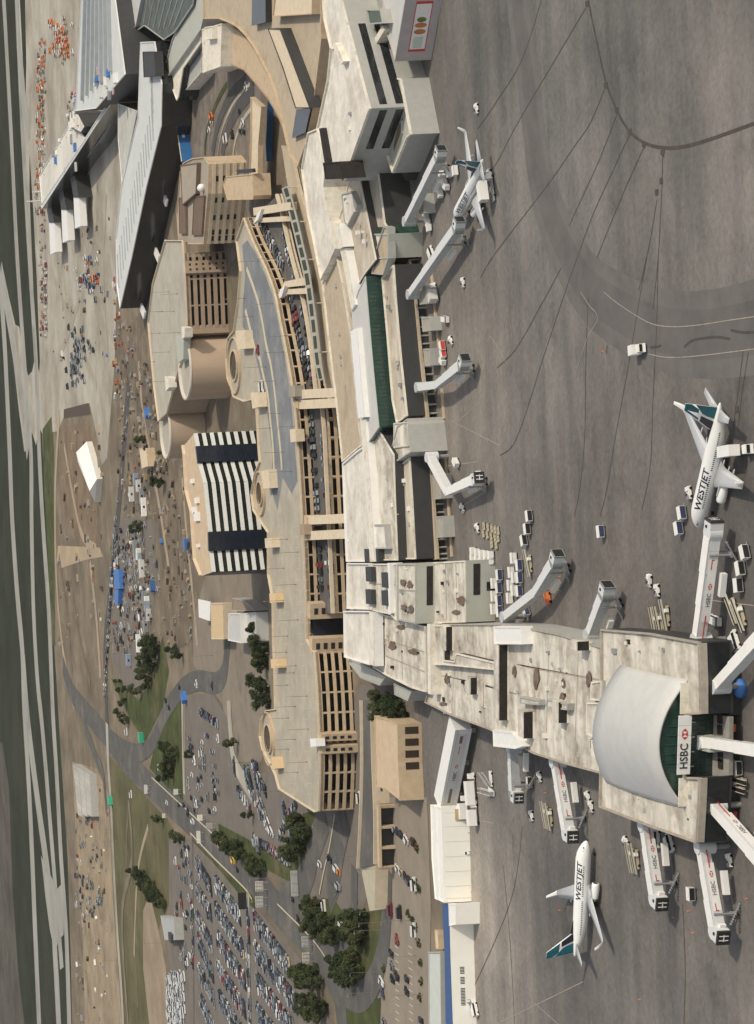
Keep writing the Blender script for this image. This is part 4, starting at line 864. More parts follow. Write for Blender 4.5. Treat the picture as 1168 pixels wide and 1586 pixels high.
for r in range(2):
    for q in range(6):
        a = f_[0].lerp(f_[1], .3 + .4 * r); L_ = (f_[1] - f_[0]).normalized(); panel_on(rp, 'stair_window', [a - L_ * .55, a + L_ * .55], ZR - 3.1 * q - 2.4, ZR - 3.1 * q - 1.4, BLACK, 0.0, 0.06)
f_ = offset_line([PL([(291, 505)], ZR)[0], PL([(292, 518)], ZR)[0]], -0.6); k_ = offset_line(f_, 4); b = MB(); b.prism([f_[0], f_[1], k_[1], k_[0]], -0.3, ZR + .5); b.build('end_wall', BROWN, rp)
# green glazed link
V_ = volume(rp, [(284, 517), (292, 517), (293, 530), (284, 531)], ZR - 2, GLASSGN, GLASSGN, -0.4, parapet=0)
DRUM = mat('drum_concrete', (0.45, 0.345, 0.245), 0.85, 0.08, 0.2, streak=(1, 1, 0.15))
def drum(cx, cy, ry, zt, zin):
    c = P(cx, cy, zt); r = (P(cx, cy - ry, zt) - P(cx, cy + ry, zt)).length / 2; n = 48
    ring = lambda rr, z: [Vector((c.x + math.cos(2 * math.pi * k / n) * rr, c.y + math.sin(2 * math.pi * k / n) * rr, z)) for k in range(n)]
    A, B_, C_, D = ring(r, zt + 1), ring(r - .9, zt + 1), ring(r - .9, zt - 0.2), ring(r, -0.4); b = MB()
    for k in range(n):
        j = (k + 1) % n; b.face([D[k], D[j], A[j], A[k]])
    b.build('drum_wall', DRUM, rp, True)
    b = MB()
    A = ring(r + .12, zt + 1.1); B_ = ring(r - 1.1, zt + 1.1); C_ = ring(r - 1.1, zt - .6); D = ring(r + .12, zt + .1)
    for k in range(n):
        j = (k + 1) % n; b.face([A[k], A[j], B_[j], B_[k]]); b.face([D[k], D[j], A[j], A[k]]); b.face([B_[k], B_[j], C_[j], C_[k]])
    b.build('drum_rim', mat('pale_rim', (0.52, 0.48, 0.40), 0.85, 0.06, 0.3), rp, True)
    b = MB(); b.face(ring(r - .5, zt - .3)); b.build('drum_deck', mat('grey_deck', (0.40, 0.37, 0.30)), rp)
drum(288.5, 571, 48, ZR, 0); drum(258, 668, 42, 17.0, 0)
# smaller storeys between the drums
fr2 = PL([(263, 618), (265, 641)], 16); facade(rp, fr2, 16, 5, 3.0, BROWN, band=1.7, depth=5, bay=5)
b = MB(); q = offset_line(fr2, 5); k2 = offset_line(fr2, 26); b.prism([q[0], q[1], k2[1], k2[0]], -.4, 15.9); b.build('core_wall', BROWN, rp)
b = MB(); b.prism(PL([(272, 520), (285, 518), (284, 556), (276, 562)], ZR + 3.2), ZR, ZR + 3.2); b.build('ramp_head', ROOFGREEN, rp)
for pts in ([(281, 506), (286, 508), (286, 522), (282, 525)], [(255, 583), (261, 585), (262, 600), (257, 606)]):
    b = MB(); zz = ZR + 3.5 + jit(); b.prism(PL(pts, zz), ZR, zz); b.build('stair_head', CREAM, rp)
# ------------------------------------------------------------------ tan office building with penthouse roofs
of = bld('office_building', 'tan office building with square windows and brown penthouse roofs near the rear parkade', 'office building', [(300, 310)], 14)
ZO = 16.5
wv = volume(of, [(281, 268), (286, 252), (300, 245), (318, 243), (326, 254), (325, 300), (321, 340), (318, 378), (279, 378), (276, 330)], ZO, mat('brown_grey_roof', (0.34, 0.29, 0.23), 0.9, 0.1, 0.3), TAN, -0.4, parapet=0.5)
PENT = mat('brown_penthouse', (0.16, 0.115, 0.085), 0.85, 0.15, 0.3)
for pts, z in (([(279, 306), (289, 305), (290, 362), (280, 362)], 17.4), ([(301, 303), (317, 303), (313, 364), (298, 364)], 17.6), ([(280, 256), (306, 252), (304, 300), (283, 318)], 18.6)):
    volume(of, pts, z, PENT if z != 18.6 else mat('brown_grey_roof', (0.34, 0.29, 0.23)), PENT, 16.4 if z != 18.6 else 16.3, parapet=0.3)
fl = PL([(326, 254), (325, 300), (321, 340), (318, 378)], ZO)
for q in range(5):
    z1 = ZO - 1.0 - q * 3.1
    panel_on(of, 'spandrel', fl, z1 - 1.5, z1, TAN2, 0.08, 0.2)
    for f in (0.14, 0.40, 0.63, 0.82, 0.90):
        if (q > 1 and f < .5) or (q > 3): continue
        s = lerp_line(fl, f, f + .065); panel_on(of, 'window', [s[0], s[-1]], z1 - 2.7, z1 - 1.5, GLASSDK, 0.0, 0.08)
volume(of, [(351, 273), (392, 269), (394, 303), (393, 309), (353, 310), (346, 285)], 12.6, TAN, TAN, 5.5, parapet=0.3)
b = MB(); b.prism(PL([(366, 263), (391, 261), (392, 267), (368, 269)], 13.2), 12.0, 13.2); b.build('roof_opening', BLACK, of)
p = P(312, 291, ZO + 1.5); b = MB()
rings = [[p + Vector((1.9 * math.cos(t) * math.cos(2 * math.pi * k / 16), 1.9 * math.cos(t) * math.sin(2 * math.pi * k / 16), 1.9 * math.sin(t))) for k in range(16)] for t in [R(a) for a in (-70, -40, -10, 20, 50, 75, 88)]]
b.loft(rings); b.build('radar_dome', WHITE, of, True)
# ------------------------------------------------------------------ international terminal being built
nt_ = bld('new_terminal', 'white roofed terminal under construction with ribbed hall roof, far left corner', 'terminal building', [(150, 100)], 20)
RIB = mat('pale_metal_roof', (0.55, 0.56, 0.53), 0.6, 0.08, 0.1)
hallp = [(130, -60), (172, -60), (195, 115), (150, 168), (118, 172)]
volume(nt_, hallp, 22, RIB, WALLDK, -0.4, parapet=0.6, pm=WHITE)
for k in range(7):
    f = k / 6; a = (136 + 34 * f, -55); c = (136 + 44 * f - 6, 150 - 46 * f + 6)
    L_ = PL(dense([a, c], 20), 22.1); o = offset_line(L_, 3.2); b = MB()
    for i in range(len(L_) - 1): b.prism([L_[i], L_[i + 1], o[i + 1], o[i]], 22.0, 24.0)
    b.build('roof_rib', mat('grey_rib', (0.34, 0.36, 0.36), 0.6, 0.1, 0.2), nt_)
volume(nt_, [(62, 272), (112, 186), (134, 214), (66, 318)], 14, mat('beige_membrane', (0.60, 0.57, 0.50), 0.9, 0.15, 0.03), WALLDK, -0.4, parapet=0.5, pm=WHITE)
volume(nt_, [(64, 318), (130, 218), (194, 118), (198, 124), (146, 200), (66, 323)], 15.5, RIB, GLASSDK, -0.4, parapet=0.4, pm=WHITE)
volume(nt_, [(128, 246), (152, 205), (184, 156), (188, 164), (154, 222), (130, 252)], 7.5, mat('lavender_roof', (0.36, 0.36, 0.40), 0.8, 0.1, 0.1), GLASSDK, -0.4, parapet=0.3)
volume(nt_, [(108, 172), (122, 176), (132, 196), (126, 206), (108, 196)], 17, ROOFW, WALLDK, -0.4, parapet=0.3)
nr = random.Random(9)
for k in range(34):
    x, y = nr.choice([(nr.uniform(112, 124), nr.uniform(130, 196)), (nr.uniform(80, 120), nr.uniform(215, 270)), (nr.uniform(150, 186), nr.uniform(110, 150))]); z = 22.1 if y < 152 and x > 126 else (17.1 if y < 200 else 14.1)
    roof_box(nt_, x, y, z, nr.uniform(2, 6), nr.uniform(2, 5), nr.uniform(.8, 2.4), nr.choice([WHITE, PANELBACK, METAL, WALLDK, mat('pink_wrap', (.50, .36, .38), .8), BLUE2]), name='roof_material')
for k in range(14):
    f = k / 13; p = P(70 + 122 * f, 312 - 186 * f, 0); b = MB(); b.tube((p.x, p.y - 3, -.2), (p.x, p.y - 3, 14.8), .6, .6, 8); b.build('facade_column', PANELBACK, nt_)
for k, (x, y, y2) in enumerate(((114, 306, 350), (95, 325, 372), (76, 345, 390))):
    bb = thing('boarding_corridor', ['white boarding corridor jutting from new terminal, nearest the long hall', 'white boarding corridor jutting from new terminal, middle of three', 'white boarding corridor jutting from new terminal, nearest the runway'][k], 'boarding bridge', P(x, y))
    b = MB(); b.prism(PL([(x, y), (x + 8, y), (x + 11, y2), (x + 2, y2 + 4)], 9), 4.5, 9); b.build('tunnel', WHITE, bb)
    b = MB(); b.prism(PL([(x - 6, y - 34), (x + 2, y - 34), (x + 8, y), (x, y)], 9.5), -0.3, 9.5); b.build('base', WALLDK, bb)
    for f in (.3, .8):
        q = P(x + 4 + 3 * f, y + (y2 - y) * f, 4.5); b = MB(); b.tube((q.x, q.y, -0.2), (q.x, q.y, 4.5), 0.8); b.build('support', METAL, bb)
lh = bld('long_hall', 'long ribbed pale roof hall with black glass front beside the rear parkade', 'terminal hall', [(220, 300)], 14)
volume(lh, [(219, 65), (241, 64), (252, 130), (251, 196), (228, 290), (205, 400), (187, 478), (182, 440), (181, 370), (190, 285), (215, 180)], 15, RIB, GLASSDK, -0.4, parapet=0.5, pm=WHITE)
volume(lh, [(184, 160), (214, 172), (190, 286), (184, 215)], 12, mat('hatched_roof', (0.46, 0.45, 0.40), 0.8, 0.2, 0.1), WALLDK, -0.4, parapet=0.4, pm=WHITE)
volume(lh, [(222, 80), (240, 80), (242, 118), (224, 120)], 18, WALLDK, WALLDK, 14, parapet=0.3)
for k in range(22):
    f = k / 21; y = 150 + 300 * f; xr = (248 if y < 200 else 251 - (y - 196) * 0.232); ya = y - 34
    xl = 219 - (y - 150) * .118 if y < 300 else 196 - (y - 300) * 0.1
    L_ = PL([(xr - 13, y - 42), (xr - 10, y + 10)], 15.1)
    b = MB(); d = (L_[1] - L_[0]).normalized(); s = Vector((-d.y, d.x, 0)) * 0.4; b.prism([L_[0] + s, L_[1] + s, L_[1] - s, L_[0] - s], 15, 15.6); b.build('roof_rib', mat('grey_rib', (0.34, 0.36, 0.36)), lh)
for x, y in ((256, 308), (244, 395), (222, 482)):
    b = MB(); b.prism(PL([(x - 4, y - 12), (x + 2, y + 2), (x, y + 12), (x - 6, y - 2)], 5), 4.0, 5.0); b.build('entrance_canopy', WHITE, lh)
vb = bld('link_building', 'narrow grey link building beside the tan wing and long hall', 'building', [(262, 160)], 8)
volume(vb, [(254, 66), (262, 78), (266, 150), (262, 180), (256, 150)], 9, ROOFGREEN, WALLDK, -0.4, parapet=0.4, pm=WHITE)
# blue site hoarding
hb = bld('hoarding', 'blue site hoarding with white panel in front of the office building', 'hoarding', [(280, 210)], 4)
q = PL([(272, 176), (277, 215), (282, 250)], 5.6); b = MB(); b.wall(q, -0.2, 5.6, 0.5); b.build('panel', mat('hoarding_blue', (0.02, 0.12, 0.30), 0.6, 0.1, 0.3), hb)
s = lerp_line(q, .35, .5); panel_on(hb, 'white_print', [s[0], s[-1]], 2.4, 3.8, WHITE, 0.03, 0.05)
b = MB(); b.wall(offset_line(q, -0.05), 5.6, 5.9, .6); b.build('cap_rail', CREAM, hb)
# blue coach-like hoarding along the elevated road
hb = bld('hoarding', 'narrow blue hoarding strip under the curved tan roof edge', 'hoarding', [(410, 180)], 4)
q = PL([(410, 150), (407, 225), (408, 250)], 4); b = MB(); b.wall(q, -0.2, 2.6, .5); b.build('panel', mat('hoarding_blue', (0.02, 0.12, 0.30)), hb)

# ------------------------------------------------------------------ tent, forecourt buildings, white pier, flat building
tn = bld('tent', 'large white fabric tent with ridged roof on bare earth', 'tent', [(135, 735)], 6)
zt, ze = 9.0, 4.0
eL = [P(121, 716, ze), P(134, 684, ze), P(150, 742, ze), P(147, 778, ze)]
a_, b_, c_, d_ = eL; r1, r2 = (a_ + b_) / 2 + Vector((0, 0, 4.2)), (c_ + d_) / 2 + Vector((0, 0, 4.2))
b = MB(); b.face([a_, d_, r2, r1]); b.face([b_, r1, r2, c_]); b.face([a_, r1, b_]); b.face([c_, r2, d_]); b.build('fabric_roof', mat('tent_fabric', (0.80, 0.78, 0.72), 0.8, 0.03, 0.3), tn)
b = MB(); b.prism(eL, -0.2, ze - 0.02); b.build('side_wall', mat('tent_wall', (0.62, 0.58, 0.50), 0.8, 0.05, 0.3), tn)
fb = bld('low_building', 'low tan kiosk building with white slatted canopy on the hotel forecourt', 'building', [(335, 960)], 5)
volume(fb, [(328, 934), (347, 934), (348, 990), (329, 990)], 6.2, mat('ochre_roof', (0.55, 0.42, 0.25), 0.9, 0.06, 0.3), TAN2, -0.3, parapet=0.3)
cv = bld('canopy', 'white slatted forecourt canopy beside the low tan kiosk', 'canopy', [(317, 945)], 4)
b = MB(); b.prism(PL([(307, 928), (326, 932), (325, 962), (308, 956)], 5.5), 5.1, 5.5); b.build('canopy_roof', WHITE, cv)
for x, y in ((309, 931), (324, 934), (323, 958), (310, 953)): q = P(x, y, 5.1); b = MB(); b.tube((q.x, q.y, -.1), (q.x, q.y, 5.1), .25); b.build('post', METAL, cv)
gb = bld('low_building', 'white flat-roofed service building with pale side walls left of the parkade', 'building', [(375, 970)], 6)
volume(gb, [(356, 950), (374, 950), (376, 996), (355, 992)], 7.5, ROOFGR, WHITE, -0.3, parapet=0.4)
volume(gb, [(375, 950), (398, 948), (400, 995), (377, 996)], 5, ROOFGR, ROOFGR, -0.3, parapet=0.4)
volume(gb, [(362, 926), (380, 930), (398, 946), (360, 946)], 5.6, mat('brown_roof', (0.27, 0.215, 0.16), 0.9, 0.1, 0.2), WALLGR, -0.3, parapet=0.3)
wp = bld('pier_building', 'bright white windowless pier building along the apron edge', 'building', [(685, 1320)], 8)
WHP = mat('white_cladding', (0.86, 0.83, 0.74), 0.6, 0.03, 0.2)
volume(wp, [(669, 1246), (686, 1250), (688, 1320), (690, 1398), (676, 1392), (671, 1330)], 8.4, mat('white_roof', (0.74, 0.73, 0.68), 0.7, 0.05, 0.2), WHP, -0.3, parapet=0.25)
b = MB(); q = PL([(677, 1250), (679, 1320), (682, 1394)], 8.6); o = offset_line(q, 1.2); b.prism(q + o[::-1], 8.4, 9.2); b.build('roof_ridge', WHITE, wp)
q = PL([(686, 1252), (688, 1320), (690, 1396)], 8.4)
for f in (0.05, .2, .36, .52, .68, .84, .97):
    s = lerp_line(q, f, f + .004); panel_on(wp, 'cladding_joint', [s[0], s[-1]], 0.2, 8.2, PANELBACK, 0.0, 0.05)
q = PL([(686, 1254), (687, 1272)], 8.4); panel_on(wp, 'loading_door', q, 0.1, 4.6, mat('ochre_door', (0.42, 0.30, 0.16), 0.7, 0.15, 0.3), 0.02, 0.06)
bp = bld('freight_building', 'blue and white freight building at the bottom edge of the apron', 'building', [(690, 1500)], 8)
volume(bp, [(686, 1400), (697, 1400), (699, 1480), (704, 1620), (692, 1620), (690, 1480)], 7.4, mat('blue_metal_roof', (0.025, 0.075, 0.205), 0.5, 0.06, 0.2), WHP, -0.3, parapet=0.0)
volume(bp, [(697, 1399), (708, 1399), (708, 1432), (698, 1434)], 7.2, mat('white_roof', (0.74, 0.73, 0.68)), WHP, -0.3, parapet=0.2)
q = PL([(699, 1480), (704, 1620)], 7.4)
for k in range(22):
    f = 0.13 + k * .0165 + (0.03 if k > 4 else 0) + (.04 if k > 9 else 0); s = lerp_line(q, f, f + .009); panel_on(bp, 'window', [s[0], s[-1]], 3.4, 4.8, GLASSDK, 0.0, 0.06)
volume(bp, [(666, 1474), (685, 1474), (687, 1620), (667, 1620)], 4.6, mat('pale_green_roof', (0.50, 0.52, 0.48), 0.8, 0.06, 0.2), WALLGR, -0.3, parapet=0.3)
volume(bp, [(675, 1440), (680, 1440), (682, 1470), (677, 1470)], 2.6, TAN2, TAN, -0.3, parapet=0.1)
sb = bld('service_building', 'tan service building with five square dark openings beside the apron', 'building', [(605, 1180)], 7)
volume(sb, [(583, 1108), (605, 1114), (619, 1122), (620, 1180), (623, 1240), (601, 1222), (585, 1218)], 7.6, mat('tan_roof', (0.52, 0.40, 0.27)), TAN, -0.3, parapet=0.4)
q = PL([(619, 1124), (620, 1180), (622.6, 1238)], 7.6)
for k in range(5):
    f = 0.02 + k * 0.162; s = lerp_line(q, f, f + .1); panel_on(sb, 'opening', [s[0], s[-1]], 1.2, 5.8, mat('brown_opening', (0.05, 0.035, 0.025), 0.8, 0.2, 0.3), 0.0, 0.06)
s = lerp_line(q, .84, .96); panel_on(sb, 'white_door', [s[0], s[-1]], 0.6, 5.4, WHITE, 0.0, 0.08)
for y in (1188, 1214):
    p0, p1 = P(590, y, 7.4), P(591, y + 12, 7.4); b = MB(); o = offset_line([p0, p1], -2.0); b.prism([p0, p1, o[1], o[0]], 7.5, 7.75); b.build('roof_hatch', BLACK, sb)
rw = bld('ramp', 'tan concrete ramp with parapets beside the parkade end', 'ramp', [(570, 1200)], 5)
b = MB(); L_ = PL(dense([(561, 1085), (562, 1180), (560, 1262), (556, 1345)], 16), 5.2); Rr = PL(dense([(577, 1085), (579, 1180), (582, 1262), (582, 1338)], 16), 5.2); b.prism(L_ + Rr[::-1], -0.3, 5.0); b.build('ramp_deck', ASPH, rw)
b = MB(); b.wall(offset_line(Rr, -0.3), -0.3, 6.1, 0.4); b.build('near_parapet', TAN2, rw)
b = MB(); b.wall(L_, 4.9, 6.1, 0.4); b.build('far_parapet', TAN2, rw)
b = MB(); q = PL([(556, 1330), (582, 1330), (580, 1408), (553, 1412)], 5); b.face([q[0] + Vector((0, 0, 0)), q[1], Vector((q[2].x, q[2].y, .3)), Vector((q[3].x, q[3].y, .3))]); b.build('sloping_lawn', mat('ramp_concrete', (0.50, 0.45, 0.33), 0.9, 0.08, 0.3), rw)
b = MB(); q2 = [Vector((p.x, p.y, -0.3)) for p in q]; b.face([q[1], q[2], q2[2], q2[1]]); b.build('ramp_side', TAN2, rw)
frm = bld('pergola', 'tan concrete frame with three square bays below the ramp', 'frame', [(595, 1300)], 5)
fa_, fb_ = P(583, 1246, 6.2), P(585, 1342, 6.2)
o = offset_line([fa_, fb_], -10.5)
b = MB(); b.prism([fa_, fb_, offset_line([fa_, fb_], -2.2)[1], offset_line([fa_, fb_], -2.2)[0]], 5.2, 6.2); b.build('beam', TAN, frm)
for f in (0.0, .33, .66, .985):
    p0 = fa_.lerp(fb_, f); p1 = fa_.lerp(fb_, min(1, f + .045)); oo = offset_line([p0, p1], -2.0); b = MB(); b.prism([p0, p1, oo[1], oo[0]], -0.2, 5.19); b.build('column', TAN, frm)
fw = offset_line([fa_, fb_], 0.4); b = MB(); b.wall(fw, -0.2, 5.1, .4); b.build('back_wall', WALLDK, frm)
# fixed white corridor from concourse to the pier building
fx = bld('fixed_corridor', 'white raised corridor with red lettering linking concourse and white pier building', 'corridor', [(695, 1180)], 7)
def corridor(parent, p0, p1, w, z0, z1, m_roof, m_side, name='tunnel'):
    d = (p1 - p0); d.z = 0; d.normalize(); s = Vector((-d.y, d.x, 0)) * w / 2
    b = MB(); a = [p0 + s, p1 + s, p1 - s, p0 - s]
    b.prism(a, z0, z1 - .05); o = b.build(name, m_side, parent)
    b = MB(); s2 = s * 1.04; b.prism([p0 + s2, p1 + s2, p1 - s2, p0 - s2], z1 - .04, z1 + .08); b.build('tunnel_roof', m_roof, parent)
    return d
p0, p1 = P(701, 1120, 7.6), P(677, 1243, 7.6); corridor(fx, p0, p1, 6.5, 2.4, 7.6, WHITE, BRIDGEW)
a_s, c_s = (p1, p0) if p1.x < p0.x else (p0, p1); dd = Vector((c_s.x - a_s.x, c_s.y - a_s.y, 0)).normalized(); nv = Vector((dd.y, -dd.x, 0)) * 3.26
Mx = face_frame(a_s + nv, c_s + nv, 5.0, .02); Lx = (p1 - p0).length
b = MB(); b.box((0, -.1, 0), (Lx * .9, 3.0, .05), Mx); b.build('banner', mat('grey_band', (.52, .51, .48), .6, .05, .4), fx)
b = MB(); b.box((0, 1.7, 0), (Lx * .96, .12, .08), Mx); b.build('rail', METAL, fx)
b = MB(); bank_logo(b, Mx @ Matrix.Translation((1.5, 0, .03)), .9); b.build('logo', RED, fx)
text_mesh('lettering', 'HSBC', 1.6, Mx @ Matrix.Translation((-2.6, 0, .06)), mat('letter_grey', (.10, .10, .10), .6), fx)
for f0, f1 in ((-.42, -.24), (.2, .3), (.33, .42)): b = MB(); b.box((Lx * (f0 + f1) / 2, .2, .04), (Lx * (f1 - f0), .9 if f0 != .2 else .25, .05), Mx); b.build('stripe', RED if f0 == .2 else mat('brown_window', (.12, .09, .08), .5), fx)
for f in (.1, .5, .9): q = p0.lerp(p1, f); b = MB(); b.box((q.x, q.y, 1.2), (1.5, 1.5, 2.4)); b.build('support', WALLGR, fx)
# small site and roadside buildings, far
sites = [((254, 690, 262, 740), 4, 'beige_cabin', TAN2), ((246, 1130, 250, 1137), 3, None, None)]
cab = bld('site_office', 'beige rounded site office by the works yard trees', 'site office', [(224, 708)], 4)
volume(cab, [(217, 694), (228, 694), (231, 722), (221, 726)], 4.2, TAN2, TAN, -0.2, parapet=0.2)
wh = bld('warehouse', 'long grey warehouse with ridged roofs beside the taxiway', 'warehouse', [(125, 1215)], 6)
for k in range(3):
    volume(wh, [(113 + 9 * k, 1184 + 5 * k), (121 + 9 * k, 1190 + 5 * k), (127 + 8 * k, 1265), (121 + 7 * k, 1262)], 6 - k * .5, mat('ridged_grey', (0.42, 0.40, 0.35), 0.8, 0.25, 0.15, streak=(1, .1, 1)), WALLGR, -0.2, parapet=0.1)
gs = bld('shed', 'grey flat shed on the edge of the dry field', 'shed', [(260, 1440)], 4)
volume(gs, [(249, 1418), (270, 1422), (272, 1456), (256, 1456)], 5, mat('shed_roof', (0.36, 0.36, 0.35), 0.7, 0.06, 0.2), WALLGR, -0.2, parapet=0.2)
b = MB(); b.box(P(267, 1452, 5) + Vector((0, 0, .8)), (5, 8, 1.6)); b.build('roof_unit', WALLDK, gs)
trl = [(219, 752), (224, 768), (227, 785), (215, 742), (208, 765), (214, 850), (219, 858), (222, 868), (224, 880), (228, 925), (232, 935), (233, 945), (234, 952), (230, 967), (219, 996), (203, 1022)]
for k, (x, y) in enumerate(trl):
    t = bld('site_trailer', ['pale', 'grey', 'white', 'blue-grey'][k % 4] + ' site trailer, %s along the construction yard from the terminal end' % ['first', 'second', 'third', 'fourth', 'fifth', 'sixth', 'seventh', 'eighth', 'ninth', 'tenth', 'eleventh', 'twelfth', 'thirteenth', 'fourteenth', 'fifteenth', 'sixteenth'][k], 'trailer', [(x, y)], 0); t['group'] = 'site trailers in the construction yard'
    q = P(x, y); M_ = Matrix.Translation(q) @ Matrix.Rotation(R(-6 + 4 * (k % 3)), 4, 'Z'); b = MB(); b.box((0, 0, 1.7), (7 + k % 3 * 2, 3.2, 2.8), M_); b.build('cabin', [PANELBACK, METAL, WHITE, plain('blue_grey', (0.25, 0.30, 0.36))][k % 4], t)
    b = MB(); b.box((0, -1.62, 1.8), (1.4, .1, 1.0), M_); b.build('window', GLASSDK, t)
for k, (pts) in enumerate(([(176, 882), (184, 882), (186, 912), (178, 912)], [(177, 914), (184, 914), (183, 936), (178, 936)])):
    t = bld('tarpaulin', ['bright blue tarpaulin stack by the yard road, upper one', 'bright blue tarpaulin stack by the yard road, lower one'][k], 'tarpaulin', pts, 1)
    volume(t, pts, 3.0, BLUE2, BLUE2, -0.2, parapet=0)
for k, (x, y, c) in enumerate(((293, 843, BLUE2), (240, 908, BLUE), (289, 1080, BLUE2), (222, 1142, GREENP), (174, 1240, GREENP), (232, 640, BLUE2), (136, 1000, None))):
    if c is None: continue
    nm = ['bright blue container by the hotel wall', 'dark blue container in the works yard', 'blue container at the car park corner', 'green container beside the loop road', 'green container by the straight access road', 'pale blue container between the drums and tracks'][k]
    t = bld('shipping_container', nm, 'container', [(x, y)], 0); q = P(x, y); b = MB(); M_ = Matrix.Translation(q) @ Matrix.Rotation(R(20 * (k % 3)), 4, 'Z'); b.box((0, 0, 1.4), (6.1, 3.4, 2.8), M_); b.build('box', c, t)
    b = MB(); b.box((3.08, 0, 1.4), (.1, 3.0, 2.5), M_); b.build('door', METAL, t)
# ------------------------------------------------------------------ aircraft
def make_plane():
    t = bpy.data.objects.new('airliner', None); COL.objects.link(t); t['category'] = 'aircraft'
    # local: nose tip at x=0 pointing +x, so stations run to -x; ground z=0
    def ring(a, r, zc, n=28, sq=1.0): return [Vector((-a, r * 1.88 * math.cos(2 * math.pi * k / n), zc + r * 2.0 * sq * math.sin(2 * math.pi * k / n))) for k in range(n)]
    st = [(0, .04, 2.75), (.25, .24, 2.78), (.7, .42, 2.85), (1.4, .60, 2.95), (2.3, .77, 3.08), (3.4, .90, 3.2), (5, .99, 3.3), (6.5, 1, 3.32), (12, 1, 3.32), (20, 1, 3.32), (22.5, .985, 3.36), (24.5, .92, 3.48), (26.5, .80, 3.66), (28.5, .63, 3.9), (30.3, .46, 4.14), (32, .28, 4.38), (33, .15, 4.5), (33.4, .05, 4.55)]
    b = MB(); b.loft([ring(*s) for s in st]); fus = b.build('fuselage', PLANEW, t, True)
    b = MB(); b.loft([[Vector((-a, y * w, 1.9 + z * h)) for y, z in ((-1, .1), (-.7, -.8), (0, -1), (.7, -.8), (1, .1), (.6, .7), (-.6, .7))] for a, w, h in ((11, .5, .2), (12.5, 1.95, .75), (18.5, 1.95, .75), (21, .5, .2))]); b.build('belly_fairing', PLANEG, t, True)
    def surf(name, secs, m, parent=t, smooth=True):
        """secs: list of (LE point, TE point, thickness, normal)"""
        b = MB(); rings = []
        for le, te, th, nn in secs:
            le, te, nn = Vector(le), Vector(te), Vector(nn)
            rings.append([le.lerp(te, f) + nn * th * h for f, h in ((0, 0), (.06, .32), (.3, .5), (.65, .3), (1, .02), (.65, -.25), (.3, -.42), (.06, -.3))])
        b.loft(rings); return b.build(name, m, parent, smooth)
    for s in (1, -1):
        surf('wing', [((-11.6, 1.2 * s, 2.2), (-19.3, 1.2 * s, 2.2), .95, (0, 0, 1)), ((-14.6, 5.6 * s, 2.65), (-19.6, 5.6 * s, 2.65), .6, (0, 0, 1)), ((-21.0, 16.6 * s, 3.75), (-22.9, 16.6 * s, 3.75), .22, (0, 0, 1))], PLANEG)
        w = surf('winglet', [((-21.0, 16.6 * s, 3.75), (-22.9, 16.6 * s, 3.75), .2, (0, 0, 1)), ((-21.6, 17.15 * s, 4.1), (-23.1, 17.15 * s, 4.1), .15, (0, -.6 * s, .8)), ((-23.0, 17.75 * s, 6.3), (-23.8, 17.75 * s, 6.3), .08, (0, -1 * s, .2))], PLANEW)
        if s == -1: pass
        for yy in (3.4, 6.4, 9.2):
            f = (yy - 5.6) / 11; xx = -19.4 - max(0, f) * 3.3; b = MB(); b.loft([[Vector((xx + dx, yy * s + r * math.cos(q), 2.25 + max(0, f) * 1.0 + r * math.sin(q))) for q in [2 * math.pi * i / 8 for i in range(8)]] for dx, r in ((1.8, .05), (.6, .22), (-.6, .2), (-1.2, .04))]); b.build('flap_fairing', PLANEG, t, True)
        b = MB()
        eng = [(10.2, .78), (10.25, .95), (10.8, 1.06), (12.2, 1.08), (13.6, .92), (14.6, .72)]
        cy = 4.85 * s
        b.loft([[Vector((-a, cy + r * math.cos(2 * math.pi * k / 20), 1.62 + r * .96 * math.sin(2 * math.pi * k / 20))) for k in range(20)] for a, r in eng], caps=False); e = b.build('engine', PLANEW, t, True)
        b = MB(); b.face([Vector((-10.5, cy + .8 * math.cos(2 * math.pi * k / 20), 1.62 + .78 * math.sin(2 * math.pi * k / 20))) for k in range(20)]); b.build('fan', BLACK, e)
        b = MB(); b.tube((-14.3, cy, 1.62), (-15.4, cy, 1.62), .5, .3, 14); b.build('exhaust_cone', METAL, e)
        b = MB(); b.box((-13.6, cy, 2.55), (3.6, .3, .7)); b.build('pylon', PLANEG, t)
        surf('tailplane', [((-28.9, .5 * s, 4.55), (-32.2, .5 * s, 4.55), .3, (0, 0, 1)), ((-32.0, 6.9 * s, 5.2), (-33.5, 6.9 * s, 5.2), .1, (0, 0, 1))], PLANEG)
        for xx in (0,): 
            b = MB(); b.tube((-17.2, 2.6 * s, 2.2), (-17.2, 2.7 * s, .6), .14, .14, 6); g = b.build('main_gear', METAL, t)
            for dy in (-.28, .28): b = MB(); b.tube((-17.2, 2.7 * s + dy - .16, .56), (-17.2, 2.7 * s + dy + .16, .56), .56, .56, 14); b.build('wheel', RUBBER, g)
    b = MB(); b.tube((-4.2, 0, 1.6), (-4.0, 0, .4), .1, .1, 6); g = b.build('nose_gear', METAL, t)
    for dy in (-.2, .2): b = MB(); b.tube((-4.0, dy - .1, .36), (-4.0, dy + .1, .36), .36, .36, 12); b.build('wheel', RUBBER, g)
    # fin with livery panels
    def fp(s_, h): # s_ chord fraction, h height fraction
        le = Vector((-25.9, 0, 4.9)).lerp(Vector((-31.8, 0, 12.3)), h); te = Vector((-32.3, 0, 4.75)).lerp(Vector((-33.7, 0, 12.3)), h); return le.lerp(te, s_)
